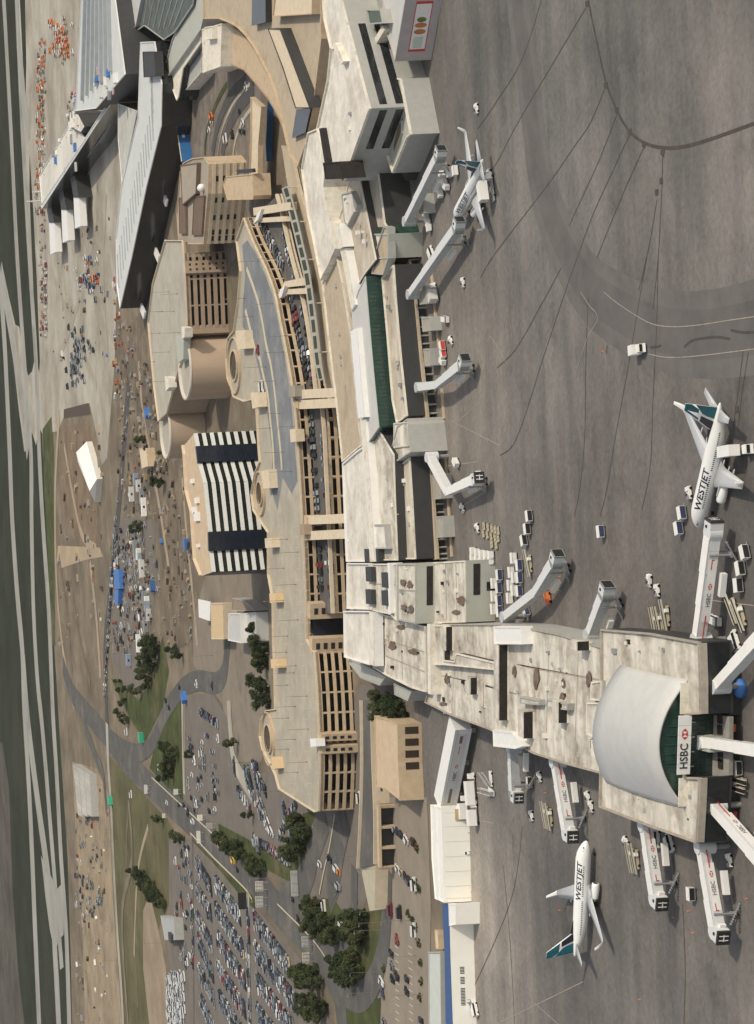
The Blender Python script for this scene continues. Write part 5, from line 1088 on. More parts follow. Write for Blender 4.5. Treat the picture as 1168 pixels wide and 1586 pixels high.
    fin = surf('fin', [(fp(0, 0), fp(1, 0), .42, (0, 1, 0)), (fp(0, .5), fp(1, .5), .3, (0, 1, 0)), (fp(0, 1), fp(1, 1), .16, (0, 1, 0))], PLANEW)
    b = MB(); b.loft([[Vector((-22.3, .04, 5.25)), Vector((-22.3, -.04, 5.25))], [Vector((-26.6, .12, 5.9)), Vector((-26.6, -.12, 5.9))], [Vector((-26.6, .2, 4.9)), Vector((-26.6, -.2, 4.9))]], caps=False)
    b.face([(-22.3, .04, 5.25), (-26.6, .12, 5.95), (-26.6, .16, 4.9)]); b.face([(-22.3, -.04, 5.25), (-26.6, -.16, 4.9), (-26.6, -.12, 5.95)]); b.build('dorsal_fin', NAVY, t)
    for s in (1, -1):
        def pan(nm, pts, m):
            b = MB(); q = []
            for c, h in pts:
                p = fp(c, h); th = (.42 + (.16 - .42) * h) * (.5 if .1 < c < .5 else (.34 if c <= .1 else .30 - .28 * max(0, c - .65) / .35)); p.y = s * (th + .035); q.append(p)
            b.face(q if s < 0 else q[::-1]); b.build(nm, m, t)
        pan('fin_panel_teal', [(.07, .52), (.07, .75), (.05, 1), (.5, 1), (.98, 1), (.98, .8), (.72, .56), (.4, .54)], TEAL)
        pan('fin_panel_navy', [(.06, .02), (.06, .25), (.07, .46), (.40, .46), (.40, .25), (.42, .02)], NAVY)
        pan('fin_panel_teal', [(.52, .02), (.50, .25), (.52, .42), (.98, .68), (.98, .4), (.98, .02)], TEAL)
    # windows, doors, cockpit
    def on_skin(a, z, s, out=.012):
        # radius at station
        for (a0, r0, z0), (a1, r1, z1) in zip(st, st[1:]):
            if a0 <= a <= a1: f = (a - a0) / (a1 - a0); r = r0 + (r1 - r0) * f; zc = z0 + (z1 - z0) * f; break
        q = max(-.999, min(.999, (z - zc) / (2.0 * r))); return Vector((-a, s * (r * 1.88 * math.sqrt(1 - q * q) + out), z))
    for s in (1, -1):
        for k in range(38):
            a = 6.6 + k * .53
            if k in (17, 18): continue
            b = MB(); q = [on_skin(a, 3.62, s), on_skin(a + .26, 3.62, s), on_skin(a + .26, 4.0, s), on_skin(a, 4.0, s)]; b.face(q if s > 0 else q[::-1]); b.build('cabin_window', BLACK, t)
        for a, z0, z1, w in ((4.9, 2.9, 4.7, .9), (26.6, 3.3, 4.7, .8)):
            o = .014; b = MB()
            for x0, x1, zz0, zz1 in ((a, a + .06, z0, z1), (a + w, a + w + .06, z0, z1)): q = [on_skin(x0, zz0, s, o), on_skin(x1, zz0, s, o), on_skin(x1, zz1, s, o), on_skin(x0, zz1, s, o)]; b.face(q if s > 0 else q[::-1])
            b.build('door_outline', METAL, t)
        for (a0, a1, z0, z1) in ((1.75, 2.6, 3.62, 4.05), (1.35, 1.72, 3.58, 3.95)):
            b = MB(); q = [on_skin(a0, z0, s, .02), on_skin(a1, z0 + .1, s, .02), on_skin(a1, z1 + .05, s, .02), on_skin(a0 + .1, z1 - .1, s, .02)]; b.face(q if s > 0 else q[::-1]); b.build('cockpit_window', BLACK, t)
        # lettering wrapped on the crown of the fuselage
        def warp(co, s=s):
            x, y = co.x, co.y; ang = R(22) + (y + 1.0) / 2.0 * R(46)
            a = (11.2 - x * 1.12) if s < 0 else (11.2 + x * 1.12)
            return Vector((-a, s * (1.88 * math.cos(ang) + .035), 3.32 + (2.0 * math.sin(ang)) + .035))
        text_mesh('lettering', 'WESTJET', 2.5, None, NAVY, t, depth=0.0, bold=0.05, warp=warp, shear=0.2)
        if s > 0: pass
    return t
pl0 = make_plane()
GP = None
def place_plane(o, nose, tail, z_n, z_t, label):
    a, c = P(*nose, z_n), P(*tail, z_t); d = a - c; d.z = 0
    print('plane length', d.length)
    o.location = (a.x, a.y, 0); o.rotation_euler = (0, 0, math.atan2(d.y, d.x)); k = 1.0; tag(o, label, 'aircraft')
kids = lambda o: list(o.children)
def dup_plane():
    c = pl0.copy(); COL.objects.link(c)
    for ch in pl0.children: copy_tree(ch, None, None, None, None, c)
    return c
pl1 = dup_plane(); pl2 = dup_plane()
place_plane(pl0, (908, 1302), (890, 1492), 2.75, 4.5, 'white jet airliner with teal tail parked alone below the concourse, nose up')
place_plane(pl1, (1082, 818), (1112, 640), 2.75, 4.5, 'white jet airliner with teal tail nosed up to the red lettered bridge')
place_plane(pl2, (709, 339), (758, 228), 2.75, 4.5, 'smaller looking white jet airliner with dark tail at the silver bridge near tower block')

# ------------------------------------------------------------------ boarding bridges
def bridge(label, pts, face_px, zr=7.0, style='w', text=False, cab=True, zend=6.2, stair=True, rot_r=1.7):
    W = [P(x, y, zr + (zend - zr) * i / max(1, len(pts) - 1)) for i, (x, y) in enumerate(pts)]
    t = thing('boarding_bridge', label, 'boarding bridge', (W[0].x, W[0].y, 0))
    mS = BRIDGEW if style == 'w' else BRIDGES; mR = WHITE if style == 'w' else BRIDGEW
    b = MB(); b.tube((W[0].x, W[0].y, 3.6), (W[0].x, W[0].y, zr + .3), rot_r, rot_r, 20); ro = b.build('rotunda', mS, t)
    b = MB(); b.tube((W[0].x, W[0].y, -.2), (W[0].x, W[0].y, 3.6), .7, .7, 12); b.build('post', METAL, ro)
    def tunnel(p, q, w, h, nm):
        d = (q - p); d2 = Vector((d.x, d.y, 0)).normalized(); s = Vector((-d2.y, d2.x, 0)) * w / 2; dn = Vector((0, 0, -h)); A = [p + s, p - s, p - s + dn, p + s + dn]; B_ = [q + s, q - s, q - s + dn, q + s + dn]
        b = MB(); b.loft([A, B_]); o = b.build(nm, mS, t)
        e = Vector((0, 0, .12)); s1 = s * 1.05
        r = MB(); r.loft([[p + s1 + e, p - s1 + e, p - s1, p + s1], [q + s1 + e, q - s1 + e, q - s1, q + s1]]); r.build('roof_panel', mR, o)
        # ribs
        L = (q - p).length; n = int(L / 2.4)
        for k in range(1, n):
            m_ = p.lerp(q, k / n); f_ = d.normalized() * .06; rb = MB(); s2 = s * 1.03
            rb.loft([[m_ - f_ + s2 * 1, m_ - f_ - s2, m_ - f_ - s2 + dn, m_ - f_ + s2 + dn], [m_ + f_ + s2, m_ + f_ - s2, m_ + f_ - s2 + dn, m_ + f_ + s2 + dn]]); rb.build('rib', mS, o)
        return o
    for i in range(len(W) - 1):
        p, q = W[i], W[i + 1]
        if i == len(W) - 2:
            m1 = p.lerp(q, .34); m2 = p.lerp(q, .66)
            tunnel(p, m1, 2.3, 2.2, 'tunnel'); tunnel(m1 + Vector((0, 0, .1)), m2 + Vector((0, 0, .1)), 2.55, 2.4, 'tunnel'); tunnel(m2 + Vector((0, 0, .2)), q + Vector((0, 0, .2)), 2.8, 2.6, 'tunnel')
        else: tunnel(p, q, 2.4, 2.3, 'tunnel')
    p, q = W[-2], W[-1]; d = Vector((q.x - p.x, q.y - p.y, 0)).normalized(); s = Vector((-d.y, d.x, 0))
    if text:
        # side that faces the viewer
        sv = s if s.y < 0 else -s
        a = p + sv * 1.46; c = q + sv * 1.46; a.z = c.z = 0
        if a.x > c.x: a, c = c, a
        zt_ = (zr + zend) / 2 - 1.35; M = face_frame(a, c, zt_, 0.02); L = (q - p).length; slope = (W[-1].z - W[-2].z) / L * (1 if (q.x > p.x) else -1)
        M = M @ Matrix.Rotation(math.atan(slope), 4, 'Z')
        b = MB(); b.box((0, 0, 0), (L * .60, 1.9, .05), M); b.build('banner', WHITE, t)
        sg_ = 1 if q.x > p.x else -1
        b = MB(); b.box((-sg_ * L * .36, .15, .05), (L * .24, .26, .06), M); b.build('stripe', RED, t)
        b = MB(); bank_logo(b, M @ Matrix.Translation((L * .16 if sg_ < 0 else L * .04, 0, .02)), .8); b.build('logo', RED, t)
        text_mesh('lettering', 'HSBC', 1.35, M @ Matrix.Translation(((L * .16 if sg_ < 0 else L * .04) - 3.2, 0, .05)), mat('letter_grey', (.10, .10, .10), .6), t, bold=.0)
        b = MB(); b.box((sg_ * L * .25, .3, .05), (L * .09, .2, .05), M); b.box((sg_ * L * .295, .05, .05), (.22, .7, .05), M); b.build('arrow', RED, t)
    if cab:
        f0 = P(pts[-1][0], pts[-1][1], 0); f1 = P(pts[-1][0] + face_px[0], pts[-1][1] + face_px[1], 0); fd = (f1 - f0); fd.z = 0; fd.normalize(); fs = Vector((-fd.y, fd.x, 0))
        ang = math.atan2(fd.y, fd.x); z0 = zend - 2.6; c0 = q + d * 1.0
        b = MB(); b.tube((c0.x, c0.y, z0), (c0.x, c0.y, zend + .25), 1.9, 1.9, 24); cb = b.build('cab', mS if style == 'w' else CANOPYG, t)
        M = Matrix.Translation((c0.x, c0.y, 0)) @ Matrix.Rotation(ang, 4, 'Z')
        b = MB(); b.box((1.5, 0, (z0 + zend) / 2 + .1), (2.4, 3.3, zend - z0 + .4), M); b.build('cab_room', BRIDGEW, cb)
        b = MB(); b.box((1.5, .3, zend + .42), (.6, .6, .25), M); b.build('roof_vent', BLACK, cb)
        b = MB(); b.box((2.95, 0, (z0 + zend) / 2 + .12), (.5, 3.5, zend - z0 + .5), M); bl = b.build('bellows', CANOPYG if style != 'w' else WALLDK, cb)
        b = MB(); b.box((3.22, 0, (z0 + zend) / 2 + .12), (.06, 3.0, zend - z0), M); b.build('opening', BLACK, bl)
        if style == 'w' or 'roof box' in label:
            for yy in (-.55, .55): b = MB(); b.box((3.27, yy, (z0 + zend) / 2 + .15), (.08, .22, zend - z0 - .5), M); b.build('door_frame', WHITE, bl)
            b = MB(); b.box((3.27, 0, (z0 + zend) / 2 + .15), (.08, 1.7, .2), M); b.build('door_rail', WHITE, bl)
        b = MB(); b.box((1.0, 2.0, z0 + 1.0), (1.0, .8, 1.4), M); b.build('control_box', WHITE, cb)
        # drive column
        m = p.lerp(q, .84)
        b = MB()
        for k in (-1.5, 1.5): e = m + s * k; b.tube((e.x, e.y, 1.1), (e.x, e.y, m.z - .3), .28, .28, 8)
        b.box((0, 0, 1.15), (1.0, 4.2, .5), Matrix.Translation((m.x, m.y, 0)) @ Matrix.Rotation(math.atan2(d.y, d.x), 4, 'Z')); dc = b.build('drive_column', METAL, t)
        for k in (-.9, .9):
            e = m + s * k; b = MB(); b.tube((e.x - s.x * .25, e.y - s.y * .25, .62), (e.x + s.x * .25, e.y + s.y * .25, .62), .62, .62, 14); b.build('wheel', RUBBER, dc)
        if stair:
            st0 = q + s * (2.6 if s.y < 0 else -2.6) - d * .6; b = MB(); n = 9
            for k in range(n):
                e = st0 - d * (k * .55); zz = (zend - 3.2) * (1 - k / n); b.box((0, 0, zz), (.5, 1.0, .08), Matrix.Translation((e.x, e.y, 0)) @ Matrix.Rotation(math.atan2(d.y, d.x), 4, 'Z'))
            b.build('stair', METAL, t)
            e = m - d * 7 + s * (1.6 if s.y < 0 else -1.6); b = MB(); b.box((0, 0, 2.6), (5.5, 1.3, 1.3), Matrix.Translation((e.x, e.y, 0)) @ Matrix.Rotation(math.atan2(d.y, d.x), 4, 'Z')); b.build('cooling_unit', WHITE, t)
    return t
bridge('silver boarding bridge slanting up beside the dark annex wing, empty gate', [(626, 343), (674, 246)], (4, -22), style='s', zr=7.2)
bridge('silver boarding bridge docked to the airliner near the tower block', [(632, 456), (702, 356)], (4, -22), style='s', zr=7.2)
bridge('short cranked white bridge below the green glass wall', [(645, 600), (674, 596), (710, 567)], (6, -22), style='s', zr=7.0)
bridge('white elbow-shaped bridge below the pale cross wing', [(661, 708), (690, 762), (730, 744)], (14, -10), zr=7.0)
bridge('grey bridge slanting between rows of navy baggage carts', [(778, 956), (826, 918), (853, 874)], (5, -22), style='s', zr=7.0)
bridge('short grey bridge at the upper flank of the concourse', [(908, 984), (930, 926)], (4, -22), style='s', zr=7.0)
bridge('red striped HSBC bridge docked to the airliner at right', [(1075, 992), (1096, 832)], (2, -22), text=True, zr=7.2)
bridge('plain white bridge leaving the right edge above the concourse corner', [(1104, 1064), (1185, 974)], (4, -20), zr=7.2)
bridge('white bridge crossing the right edge straight from the green glass front', [(1082, 1150), (1100, 1151), (1215, 1170)], (10, 20), zr=7.2)
bridge('white bridge with red stripe leaving the right edge at the lower concourse corner', [(1098, 1248), (1190, 1352)], (10, 20), text=True, zr=7.2)
bridge('HSBC lettered bridge hanging below the concourse corner, rightmost of the lower flank', [(1081, 1312), (1103, 1436)], (12, 14), text=True, zr=7.2, zend=6.0)
bridge('HSBC lettered bridge below the vaulted hall, between two parked conveyors', [(993, 1278), (1010, 1386)], (12, 14), text=True, zr=7.2, zend=6.0)
bridge('HSBC lettered bridge reaching the nose of the lone lower airliner', [(855, 1180), (874, 1286)], (12, 10), text=True, zr=7.2, zend=6.0)
bridge('short grey bridge under the lower white roof box of concourse', [(788, 1158), (792, 1226)], (12, 12), style='s', zr=7.0, zend=6.2)
# ------------------------------------------------------------------ small vehicle kit (templates are moved to their first place, then copied)
def ordw(n): return ['first', 'second', 'third', 'fourth', 'fifth', 'sixth', 'seventh', 'eighth', 'ninth', 'tenth', 'eleventh', 'twelfth', 'thirteenth', 'fourteenth', 'fifteenth', 'sixteenth', 'seventeenth', 'eighteenth', 'nineteenth', 'twentieth', 'twenty-first', 'twenty-second', 'twenty-third', 'twenty-fourth', 'twenty-fifth', 'twenty-sixth', 'twenty-seventh', 'twenty-eighth', 'twenty-ninth', 'thirtieth', 'thirty-first', 'thirty-second', 'thirty-third', 'thirty-fourth', 'thirty-fifth', 'thirty-sixth', 'thirty-seventh', 'thirty-eighth', 'thirty-ninth', 'fortieth', 'forty-first', 'forty-second', 'forty-third', 'forty-fourth', 'forty-fifth'][n]
_cache = {}
def spawn(key, maker, loc, rz, label, group=None):
    if key not in _cache:
        o = maker(); _cache[key] = o; o.location = loc; o.rotation_euler = (0, 0, rz); tag(o, label, o['category'], group); return o
    return copy_tree(_cache[key], loc, rz, label, group)
def root(name, cat):
    o = bpy.data.objects.new(name, None); COL.objects.link(o); o['category'] = cat; return o
def wheels(t, xs, y, r, w=.22, m=RUBBER):
    for x in xs:
        for s in (-1, 1): b = MB(); b.tube((x, s * y - w / 2, r), (x, s * y + w / 2, r), r, r, 12); b.build('wheel', m, t)
def taper(b, x0, x1, w0, z0, X0, X1, W1, z1):
    b.loft([[Vector((x0, -w0, z0)), Vector((x1, -w0, z0)), Vector((x1, w0, z0)), Vector((x0, w0, z0))], [Vector((X0, -W1, z1)), Vector((X1, -W1, z1)), Vector((X1, W1, z1)), Vector((X0, W1, z1))]])
CARC = {'white': (.62, .61, .58), 'silver': (.30, .31, .32), 'black': (.02, .02, .022), 'dark blue': (.035, .045, .075), 'grey': (.16, .165, .17), 'red': (.22, .035, .03), 'green': (.04, .08, .065), 'beige': (.42, .35, .24), 'maroon': (.13, .02, .03), 'orange': (.62, .18, .04), 'yellow': (.66, .42, .05)}
CARM = {k: mat('car_' + k.replace(' ', '_'), v, 0.3, 0.03, 1.0) for k, v in CARC.items()}
def car_body(b, kind):
    if kind == 'van':
        taper(b, -2.5, 2.5, .95, .35, -2.5, 2.45, .95, 1.0); taper(b, -2.5, 1.9, .95, 1.0, -2.4, 1.2, .82, 2.0)
    elif kind == 'pickup':
        taper(b, -2.7, 2.7, .95, .45, -2.7, 2.65, .93, 1.05); taper(b, -.5, 1.3, .9, 1.05, -.35, .8, .75, 1.75)
    elif kind == 'suv':
        taper(b, -2.35, 2.35, .92, .38, -2.35, 2.25, .9, 1.02); taper(b, -2.3, 1.1, .88, 1.02, -2.1, .5, .72, 1.68)
    else:
        taper(b, -2.3, 2.3, .9, .3, -2.25, 2.2, .86, .88); taper(b, -1.9, 1.1, .84, .88, -1.2, .4, .66, 1.42)
def car_glass(b, kind):
    o = .015
    if kind == 'van': taper(b, -2.45 - o, 1.75 + o, .925 + o, 1.2, -2.42 - o, 1.38 + o, .86 + o, 1.8)
    elif kind == 'pickup': taper(b, -.47 - o, 1.22 + o, .88 + o, 1.13, -.39 - o, .92 + o, .785 + o, 1.62)
    elif kind == 'suv': taper(b, -2.27 - o, 1.02 + o, .865 + o, 1.1, -2.14 - o, .6 + o, .745 + o, 1.57)
    else: taper(b, -1.83 - o, 1.02 + o, .822 + o, .94, -1.32 - o, .54 + o, .69 + o, 1.33)
WINM = mat('car_glass', (.02, .024, .028), 0.12, 0.1, 1)
def mk_car(col, kind, full):
    def f():
        if full:
            t = root('car', 'car'); b = MB(); car_body(b, kind); b.build('body', CARM[col], t)
            b = MB(); car_glass(b, kind); b.build('window', WINM, t); wheels(t, (-1.4, 1.4), .82, .33); return t
        b = MB(); b.use(CARM[col]); car_body(b, kind); b.use(WINM); car_glass(b, kind); o = b.build('car', None); o['category'] = 'car'; return o
    return f
crnd = random.Random(11)
def rand_car():
    c = crnd.choices(['white', 'silver', 'black', 'dark blue', 'grey', 'red', 'green', 'beige', 'maroon'], [11, 16, 24, 16, 22, 3, 3, 3, 2])[0]
    k = crnd.choices(['sedan', 'suv', 'van', 'pickup'], [50, 30, 10, 10])[0]; return c, k
ncar = [0]
def car(p, rz, where, full=True, group=None, spec=None, maxn=0):
    c, k = spec or rand_car(); ncar[0] += 1
    spawn(('car', c, k, full), mk_car(c, k, full), p, rz, f'{c} {k} {where}', group)
def row_world(line, n, skip=0.0, heading=None, where='', group='', full=True, z=None, jitter=.25):
    """cars along a world polyline, square to it"""
    cnt = 0
    for k in range(n):
        f = (k + .5) / n
        if crnd.random() < skip: continue
        s = lerp_line(line, max(0, f - .004), min(1, f + .004)); p = (s[0] + s[-1]) / 2; d = s[-1] - s[0]
        rz = math.atan2(d.y, d.x) + math.pi / 2 + (math.pi if crnd.random() < .5 else 0) if heading is None else heading + (math.pi if crnd.random() < .5 else 0)
        p = Vector((p.x + crnd.uniform(-.15, .15), p.y + crnd.uniform(-jitter, jitter), p.z if z is None else z))
        car(p, rz + crnd.uniform(-.03, .03), where % ordw(cnt), full, group); cnt += 1
# cars on the parkade terrace
def sub(line_px, y0, y1): return [q for q in line_px if y0 <= q[1] <= y1]
for (ya, yb, nm) in ((345, 432, 'uppermost'), (460, 600, 'second'), (640, 796, 'third'), (840, 930, 'lowest')):
    A = offset_line(PL(sub(dense(edgeA, 5), ya, yb), ZD), -4.4); Bq = offset_line(PL(sub(dense(terr_r, 5), ya, yb), ZT), 3.6)
    LA = sum((A[i + 1] - A[i]).length for i in range(len(A) - 1)); LB = sum((Bq[i + 1] - Bq[i]).length for i in range(len(Bq) - 1))
    row_world(A, int(LA / 2.75), .18, None, f'in the {nm} terrace bay, %s down the row under the upper deck', 'cars on the parkade terrace', True, ZT)
    row_world(Bq, int(LB / 2.75), .30, None, f'in the {nm} terrace bay, %s down the row by the outer wall', 'cars on the parkade terrace', True, ZT)
# staff car park at the bottom, right of the lawn
def px_cars(lst, where, group, full=True):
    for i, (x, y, ang, c, k) in enumerate(lst): car(P(x, y), R(ang), where % ordw(i), full, group, (c, k))
px_cars([(608, 1476, 80, 'black', 'suv'), (609, 1496, 60, 'grey', 'sedan'), (610, 1516, 70, 'black', 'sedan'), (617, 1511, 70, 'black', 'suv'), (632, 1516, 80, 'black', 'sedan'), (632, 1535, 70, 'black', 'sedan'), (617, 1455, 40, 'red', 'sedan'), (595, 1538, 20, 'dark blue', 'sedan'), (594, 1520, 70, 'white', 'pickup'), (645, 1440, 0, 'white', 'van'), (654, 1580, 90, 'black', 'sedan'), (597, 1582, 80, 'grey', 'sedan')], 'standing alone in the staff car park, %s counted downwards', 'cars in the staff car park')
px_cars([(608, 1408, 2, 'maroon', 'van'), (622, 1412, 2, 'black', 'van'), (613, 1284, 70, 'silver', 'sedan'), (618, 1288, 70, 'dark blue', 'sedan'), (624, 1293, 70, 'black', 'sedan'), (632, 1300, 65, 'white', 'suv'), (641, 1304, 70, 'maroon', 'sedan'), (618, 1345, 70, 'white', 'sedan'), (624, 1352, 70, 'beige', 'sedan'), (630, 1357, 70, 'black', 'sedan'), (637, 1364, 70, 'black', 'van'), (645, 1369, 10, 'white', 'van'), (597, 1260, 80, 'white', 'sedan'), (598, 1288, 88, 'white', 'sedan')], 'near the concrete frame and island beds, %s counted along the rows', 'cars by the island beds')
# roads
px_cars([(560, 1235, 8, 'white', 'van'), (561, 1308, 8, 'black', 'sedan'), (498, 1338, 78, 'white', 'suv'), (455, 1392, 78, 'black', 'sedan'), (463, 1422, 78, 'black', 'sedan'), (513, 1330, 75, 'black', 'pickup'), (524, 1345, 75, 'white', 'van'), (527, 1350, 75, 'orange', 'sedan'), (527, 1372, 75, 'silver', 'van'), (505, 1402, 8, 'white', 'van'), (532, 1432, 75, 'white', 'van'), (286, 1247, 78, 'black', 'sedan'), (278, 1246, 78, 'black', 'sedan'), (293, 1257, 78, 'black', 'sedan'), (260, 1243, 78, 'white', 'sedan'), (343, 1308, 78, 'yellow', 'van'), (364, 1333, 78, 'yellow', 'van'), (369, 1347, 78, 'black', 'sedan'), (258, 1085, 75, 'black', 'sedan'), (263, 1096, 75, 'black', 'sedan'), (279, 1064, 75, 'black', 'sedan'), (205, 1230, 8, 'white', 'van'), (306, 1059, 8, 'white', 'sedan'), (330, 1062, 8, 'black', 'sedan'), (301, 1272, 78, 'white', 'van'), (198, 1133, 8, 'white', 'van'), (230, 1220, 78, 'silver', 'sedan')], 'on the approach roads, %s when followed from the ramp outwards', 'cars on the approach roads')
px_cars([(378, 190, 40, 'white', 'sedan'), (352, 214, 20, 'white', 'van'), (362, 208, 30, 'black', 'suv'), (374, 203, 70, 'black', 'sedan'), (379, 204, 70, 'black', 'sedan'), (372, 172, 80, 'black', 'sedan'), (330, 188, 50, 'white', 'sedan'), (326, 202, 50, 'white', 'sedan'), (330, 180, 50, 'orange', 'van'), (383, 134, 20, 'white', 'sedan')], 'on the road loop before the tan curved roof, %s one found going clockwise', 'cars on the terminal road loop')
px_cars([(408, 604, 5, 'white', 'van'), (410, 612, 5, 'white', 'van'), (401, 542, 5, 'red', 'sedan')], 'driving on the asphalt roof deck of the parkade, %s of three', 'cars on the roof deck')
for i in (-1, -2, -3): pass
for o in [x for x in bpy.data.objects if x.get('group') == 'cars on the roof deck']: 
    q = P(*{'first': (408, 598), 'second': (410, 612), 'third': (401, 542)}[[w for w in ('first', 'second', 'third') if w in o['label']][0]], ZD + .05); o.location = q
# short-stay car parks
def px_row(p0, p1, n, skip, hd, where, group, full=True):
    row_world([P(*p0), P(*p1)], n, skip, R(hd), where, group, full)
for i, (p0, p1, n, sk, hd) in enumerate([((381, 1188), (392, 1232), 13, .15, 70), ((398, 1180), (404, 1240), 13, .2, 75), ((405, 1238), (424, 1292), 16, .12, 60), ((434, 1298), (462, 1240), 18, .12, 60), ((394, 1296), (404, 1318), 8, .1, 30), ((412, 1308), (446, 1332), 12, .15, 55), ((448, 1310), (456, 1332), 6, .1, 40)]):
    px_row(p0, p1, n, sk, hd, 'in the car park below the parkade corner, row %s, %%s car' % ordw(i), 'cars below the parkade corner')
for i, (p0, p1, n, sk, hd) in enumerate([((310, 1100), (340, 1122), 10, .05, 0), ((294, 1152), (304, 1180), 7, .3, 20), ((311, 1160), (318, 1175), 4, .3, 0), ((330, 1195), (336, 1235), 8, .25, 0), ((290, 1208), (310, 1255), 8, .5, 30), ((360, 1130), (366, 1200), 8, .5, 0)]):
    px_row(p0, p1, n, sk, hd, 'in the sparse car park by the hedged road, line %s, %%s car' % ordw(i), 'cars in the sparse car park', full=False)
for i, (p0, p1, n, sk, hd) in enumerate([((384, 1186), (396, 1236), 15, .1, 4), ((392, 1180), (414, 1228), 14, .1, 4), ((370, 1222), (390, 1254), 10, .15, 4), ((400, 1246), (420, 1288), 14, .08, 4), ((440, 1246), (456, 1298), 15, .08, 4), ((396, 1300), (452, 1336), 16, .1, 30)]):
    px_row(p0, p1, n, sk, hd, 'in the crowded lot behind the ramp verge, file %s, %%s car' % ordw(i), 'cars behind the ramp verge', full=False)
sc_ = random.Random(21)
for i in range(34):
    c, k = sc_.choice([('black', 'sedan'), ('grey', 'suv'), ('dark blue', 'sedan'), ('silver', 'sedan'), ('white', 'sedan'), ('black', 'suv')]); car(P(sc_.uniform(290, 340), sc_.uniform(1135, 1258)), R(sc_.choice((80, 85, 5))), 'scattered in the half-empty lot by the hedge, %s seen downwards' % ordw(i), False, 'cars scattered by the hedge', (c, k))
# dense long-stay rows: individuals nearest the camera, the rest one mass
rest = MB(); rest_mats = list(CARM)
def dense_row(p0, p1, hd, idx, single):
    a, c = P(*p0), P(*p1); L = (c - a).length; n = max(2, int(L / 2.7)); d = (c - a).normalized(); off = Vector((2.45 * math.cos(R(hd)), 2.6 * math.sin(R(hd)), 0))
    for sgn in (-1, 1):
        cnt = 0
        for k in range(n):
            if crnd.random() < .07: continue
            p = a.lerp(c, (k + .5) / n) + off * sgn + Vector((crnd.uniform(-.2, .2), crnd.uniform(-.2, .2), 0))
            if single and sgn == -1 and ncar[0] < 296: car(p, R(hd), 'in dense long-stay row %s, %s car from its upper end' % (ordw(idx), ordw(cnt)), False, 'cars in the long-stay rows'); cnt += 1
            else:
                c_, k_ = rand_car(); t = MB(); t.use(CARM[c_]); car_body(t, k_); t.use(WINM); car_glass(t, k_)
                M = Matrix.Translation(p) @ Matrix.Rotation(R(hd + crnd.choice((0, 180))), 4, 'Z'); i0 = len(rest.v); rest.v += [M @ v for v in t.v]; rest.f += [tuple(i + i0 for i in f) for f in t.f]
                for m_ in t.m: rest.use(t.mats[m_]); rest.m.append(rest.cur)
RW = [((395, 1422), (452, 1501)), ((397, 1470), (462, 1556)), ((400, 1518), (458, 1596)), ((400, 1566), (430, 1604)), ((335, 1366), (374, 1421)), ((336, 1408), (379, 1472)), ((339, 1453), (382, 1521)), ((339, 1497), (382, 1566)), ((342, 1545), (377, 1600)), ((306, 1336), (329, 1375)), ((306, 1377), (329, 1416)), ((306, 1419), (330, 1464)), ((308, 1456), (332, 1511)), ((310, 1502), (334, 1550)), ((312, 1546), (334, 1596))]
print('cars before the rows', ncar[0])
for i, (p0, p1) in enumerate(RW): dense_row(p0, p1, 12, i, i in (0, 1, 2, 4, 5))
for k in range(26):
    for x in (386, 298):
        if crnd.random() < .35: continue
        c_, k_ = rand_car(); t = MB(); t.use(CARM[c_]); car_body(t, k_); t.use(WINM); car_glass(t, k_); M = Matrix.Translation(P(x + k * .12 + crnd.uniform(-1, 1), (1412 if x == 386 else 1320) + k * 7.2)) @ Matrix.Rotation(R(5), 4, 'Z'); i0 = len(rest.v); rest.v += [M @ v for v in t.v]; rest.f += [tuple(i + i0 for i in f) for f in t.f]
        for m_ in t.m: rest.use(t.mats[m_]); rest.m.append(rest.cur)
# construction traffic, storage lots and the white mass of stored cars: far specks
def speck(x, y, c_, k_, ang):
    t = MB(); t.use(CARM[c_]); car_body(t, k_); t.use(WINM); car_glass(t, k_); M = Matrix.Translation(P(x, y)) @ Matrix.Rotation(R(ang), 4, 'Z'); i0 = len(rest.v); rest.v += [M @ v for v in t.v]; rest.f += [tuple(i + i0 for i in f) for f in t.f]
    for m_ in t.m: rest.use(t.mats[m_]); rest.m.append(rest.cur)
for k in range(150): speck(crnd.uniform(262, 288) - 0, crnd.uniform(1508, 1590), crnd.choice(['white', 'white', 'white', 'silver']), 'van', 12)
for k in range(95): y = crnd.uniform(800, 1080); speck(181 - (y - 800) * .065 + crnd.uniform(-.8, .8), y, *rand_car(), 84)
for k in range(90): speck(crnd.uniform(180, 226), crnd.uniform(820, 1010), *rand_car(), crnd.choice((0, 80)))
for k in range(36): speck(crnd.uniform(274, 296), crnd.uniform(1310, 1500), *rand_car(), crnd.choice((0, 20, 80)))
for k in range(60): speck(crnd.uniform(118, 160), crnd.uniform(1270, 1420), *rand_car(), crnd.choice((0, 80)))
for k in range(70): y = crnd.uniform(60, 330); speck(66 - abs(y - 60) * .02 + crnd.uniform(-5, 5), y, crnd.choice(['white', 'orange', 'beige', 'grey', 'orange']), 'van', crnd.uniform(0, 90))
for k in range(70): speck(crnd.gauss(122, 8), crnd.gauss(560, 18), crnd.choice(['black', 'grey', 'silver', 'green', 'black']), crnd.choice(['van', 'pickup']), crnd.uniform(0, 90))
for k in range(40): speck(crnd.gauss(140, 9), crnd.gauss(432, 12), crnd.choice(['orange', 'red', 'silver', 'grey', 'dark blue', 'white']), 'van', crnd.uniform(0, 90))
for k in range(70): speck(crnd.gauss(95, 9), crnd.gauss(62, 16), crnd.choice(['orange', 'white', 'beige', 'orange']), 'van', crnd.uniform(0, 90))
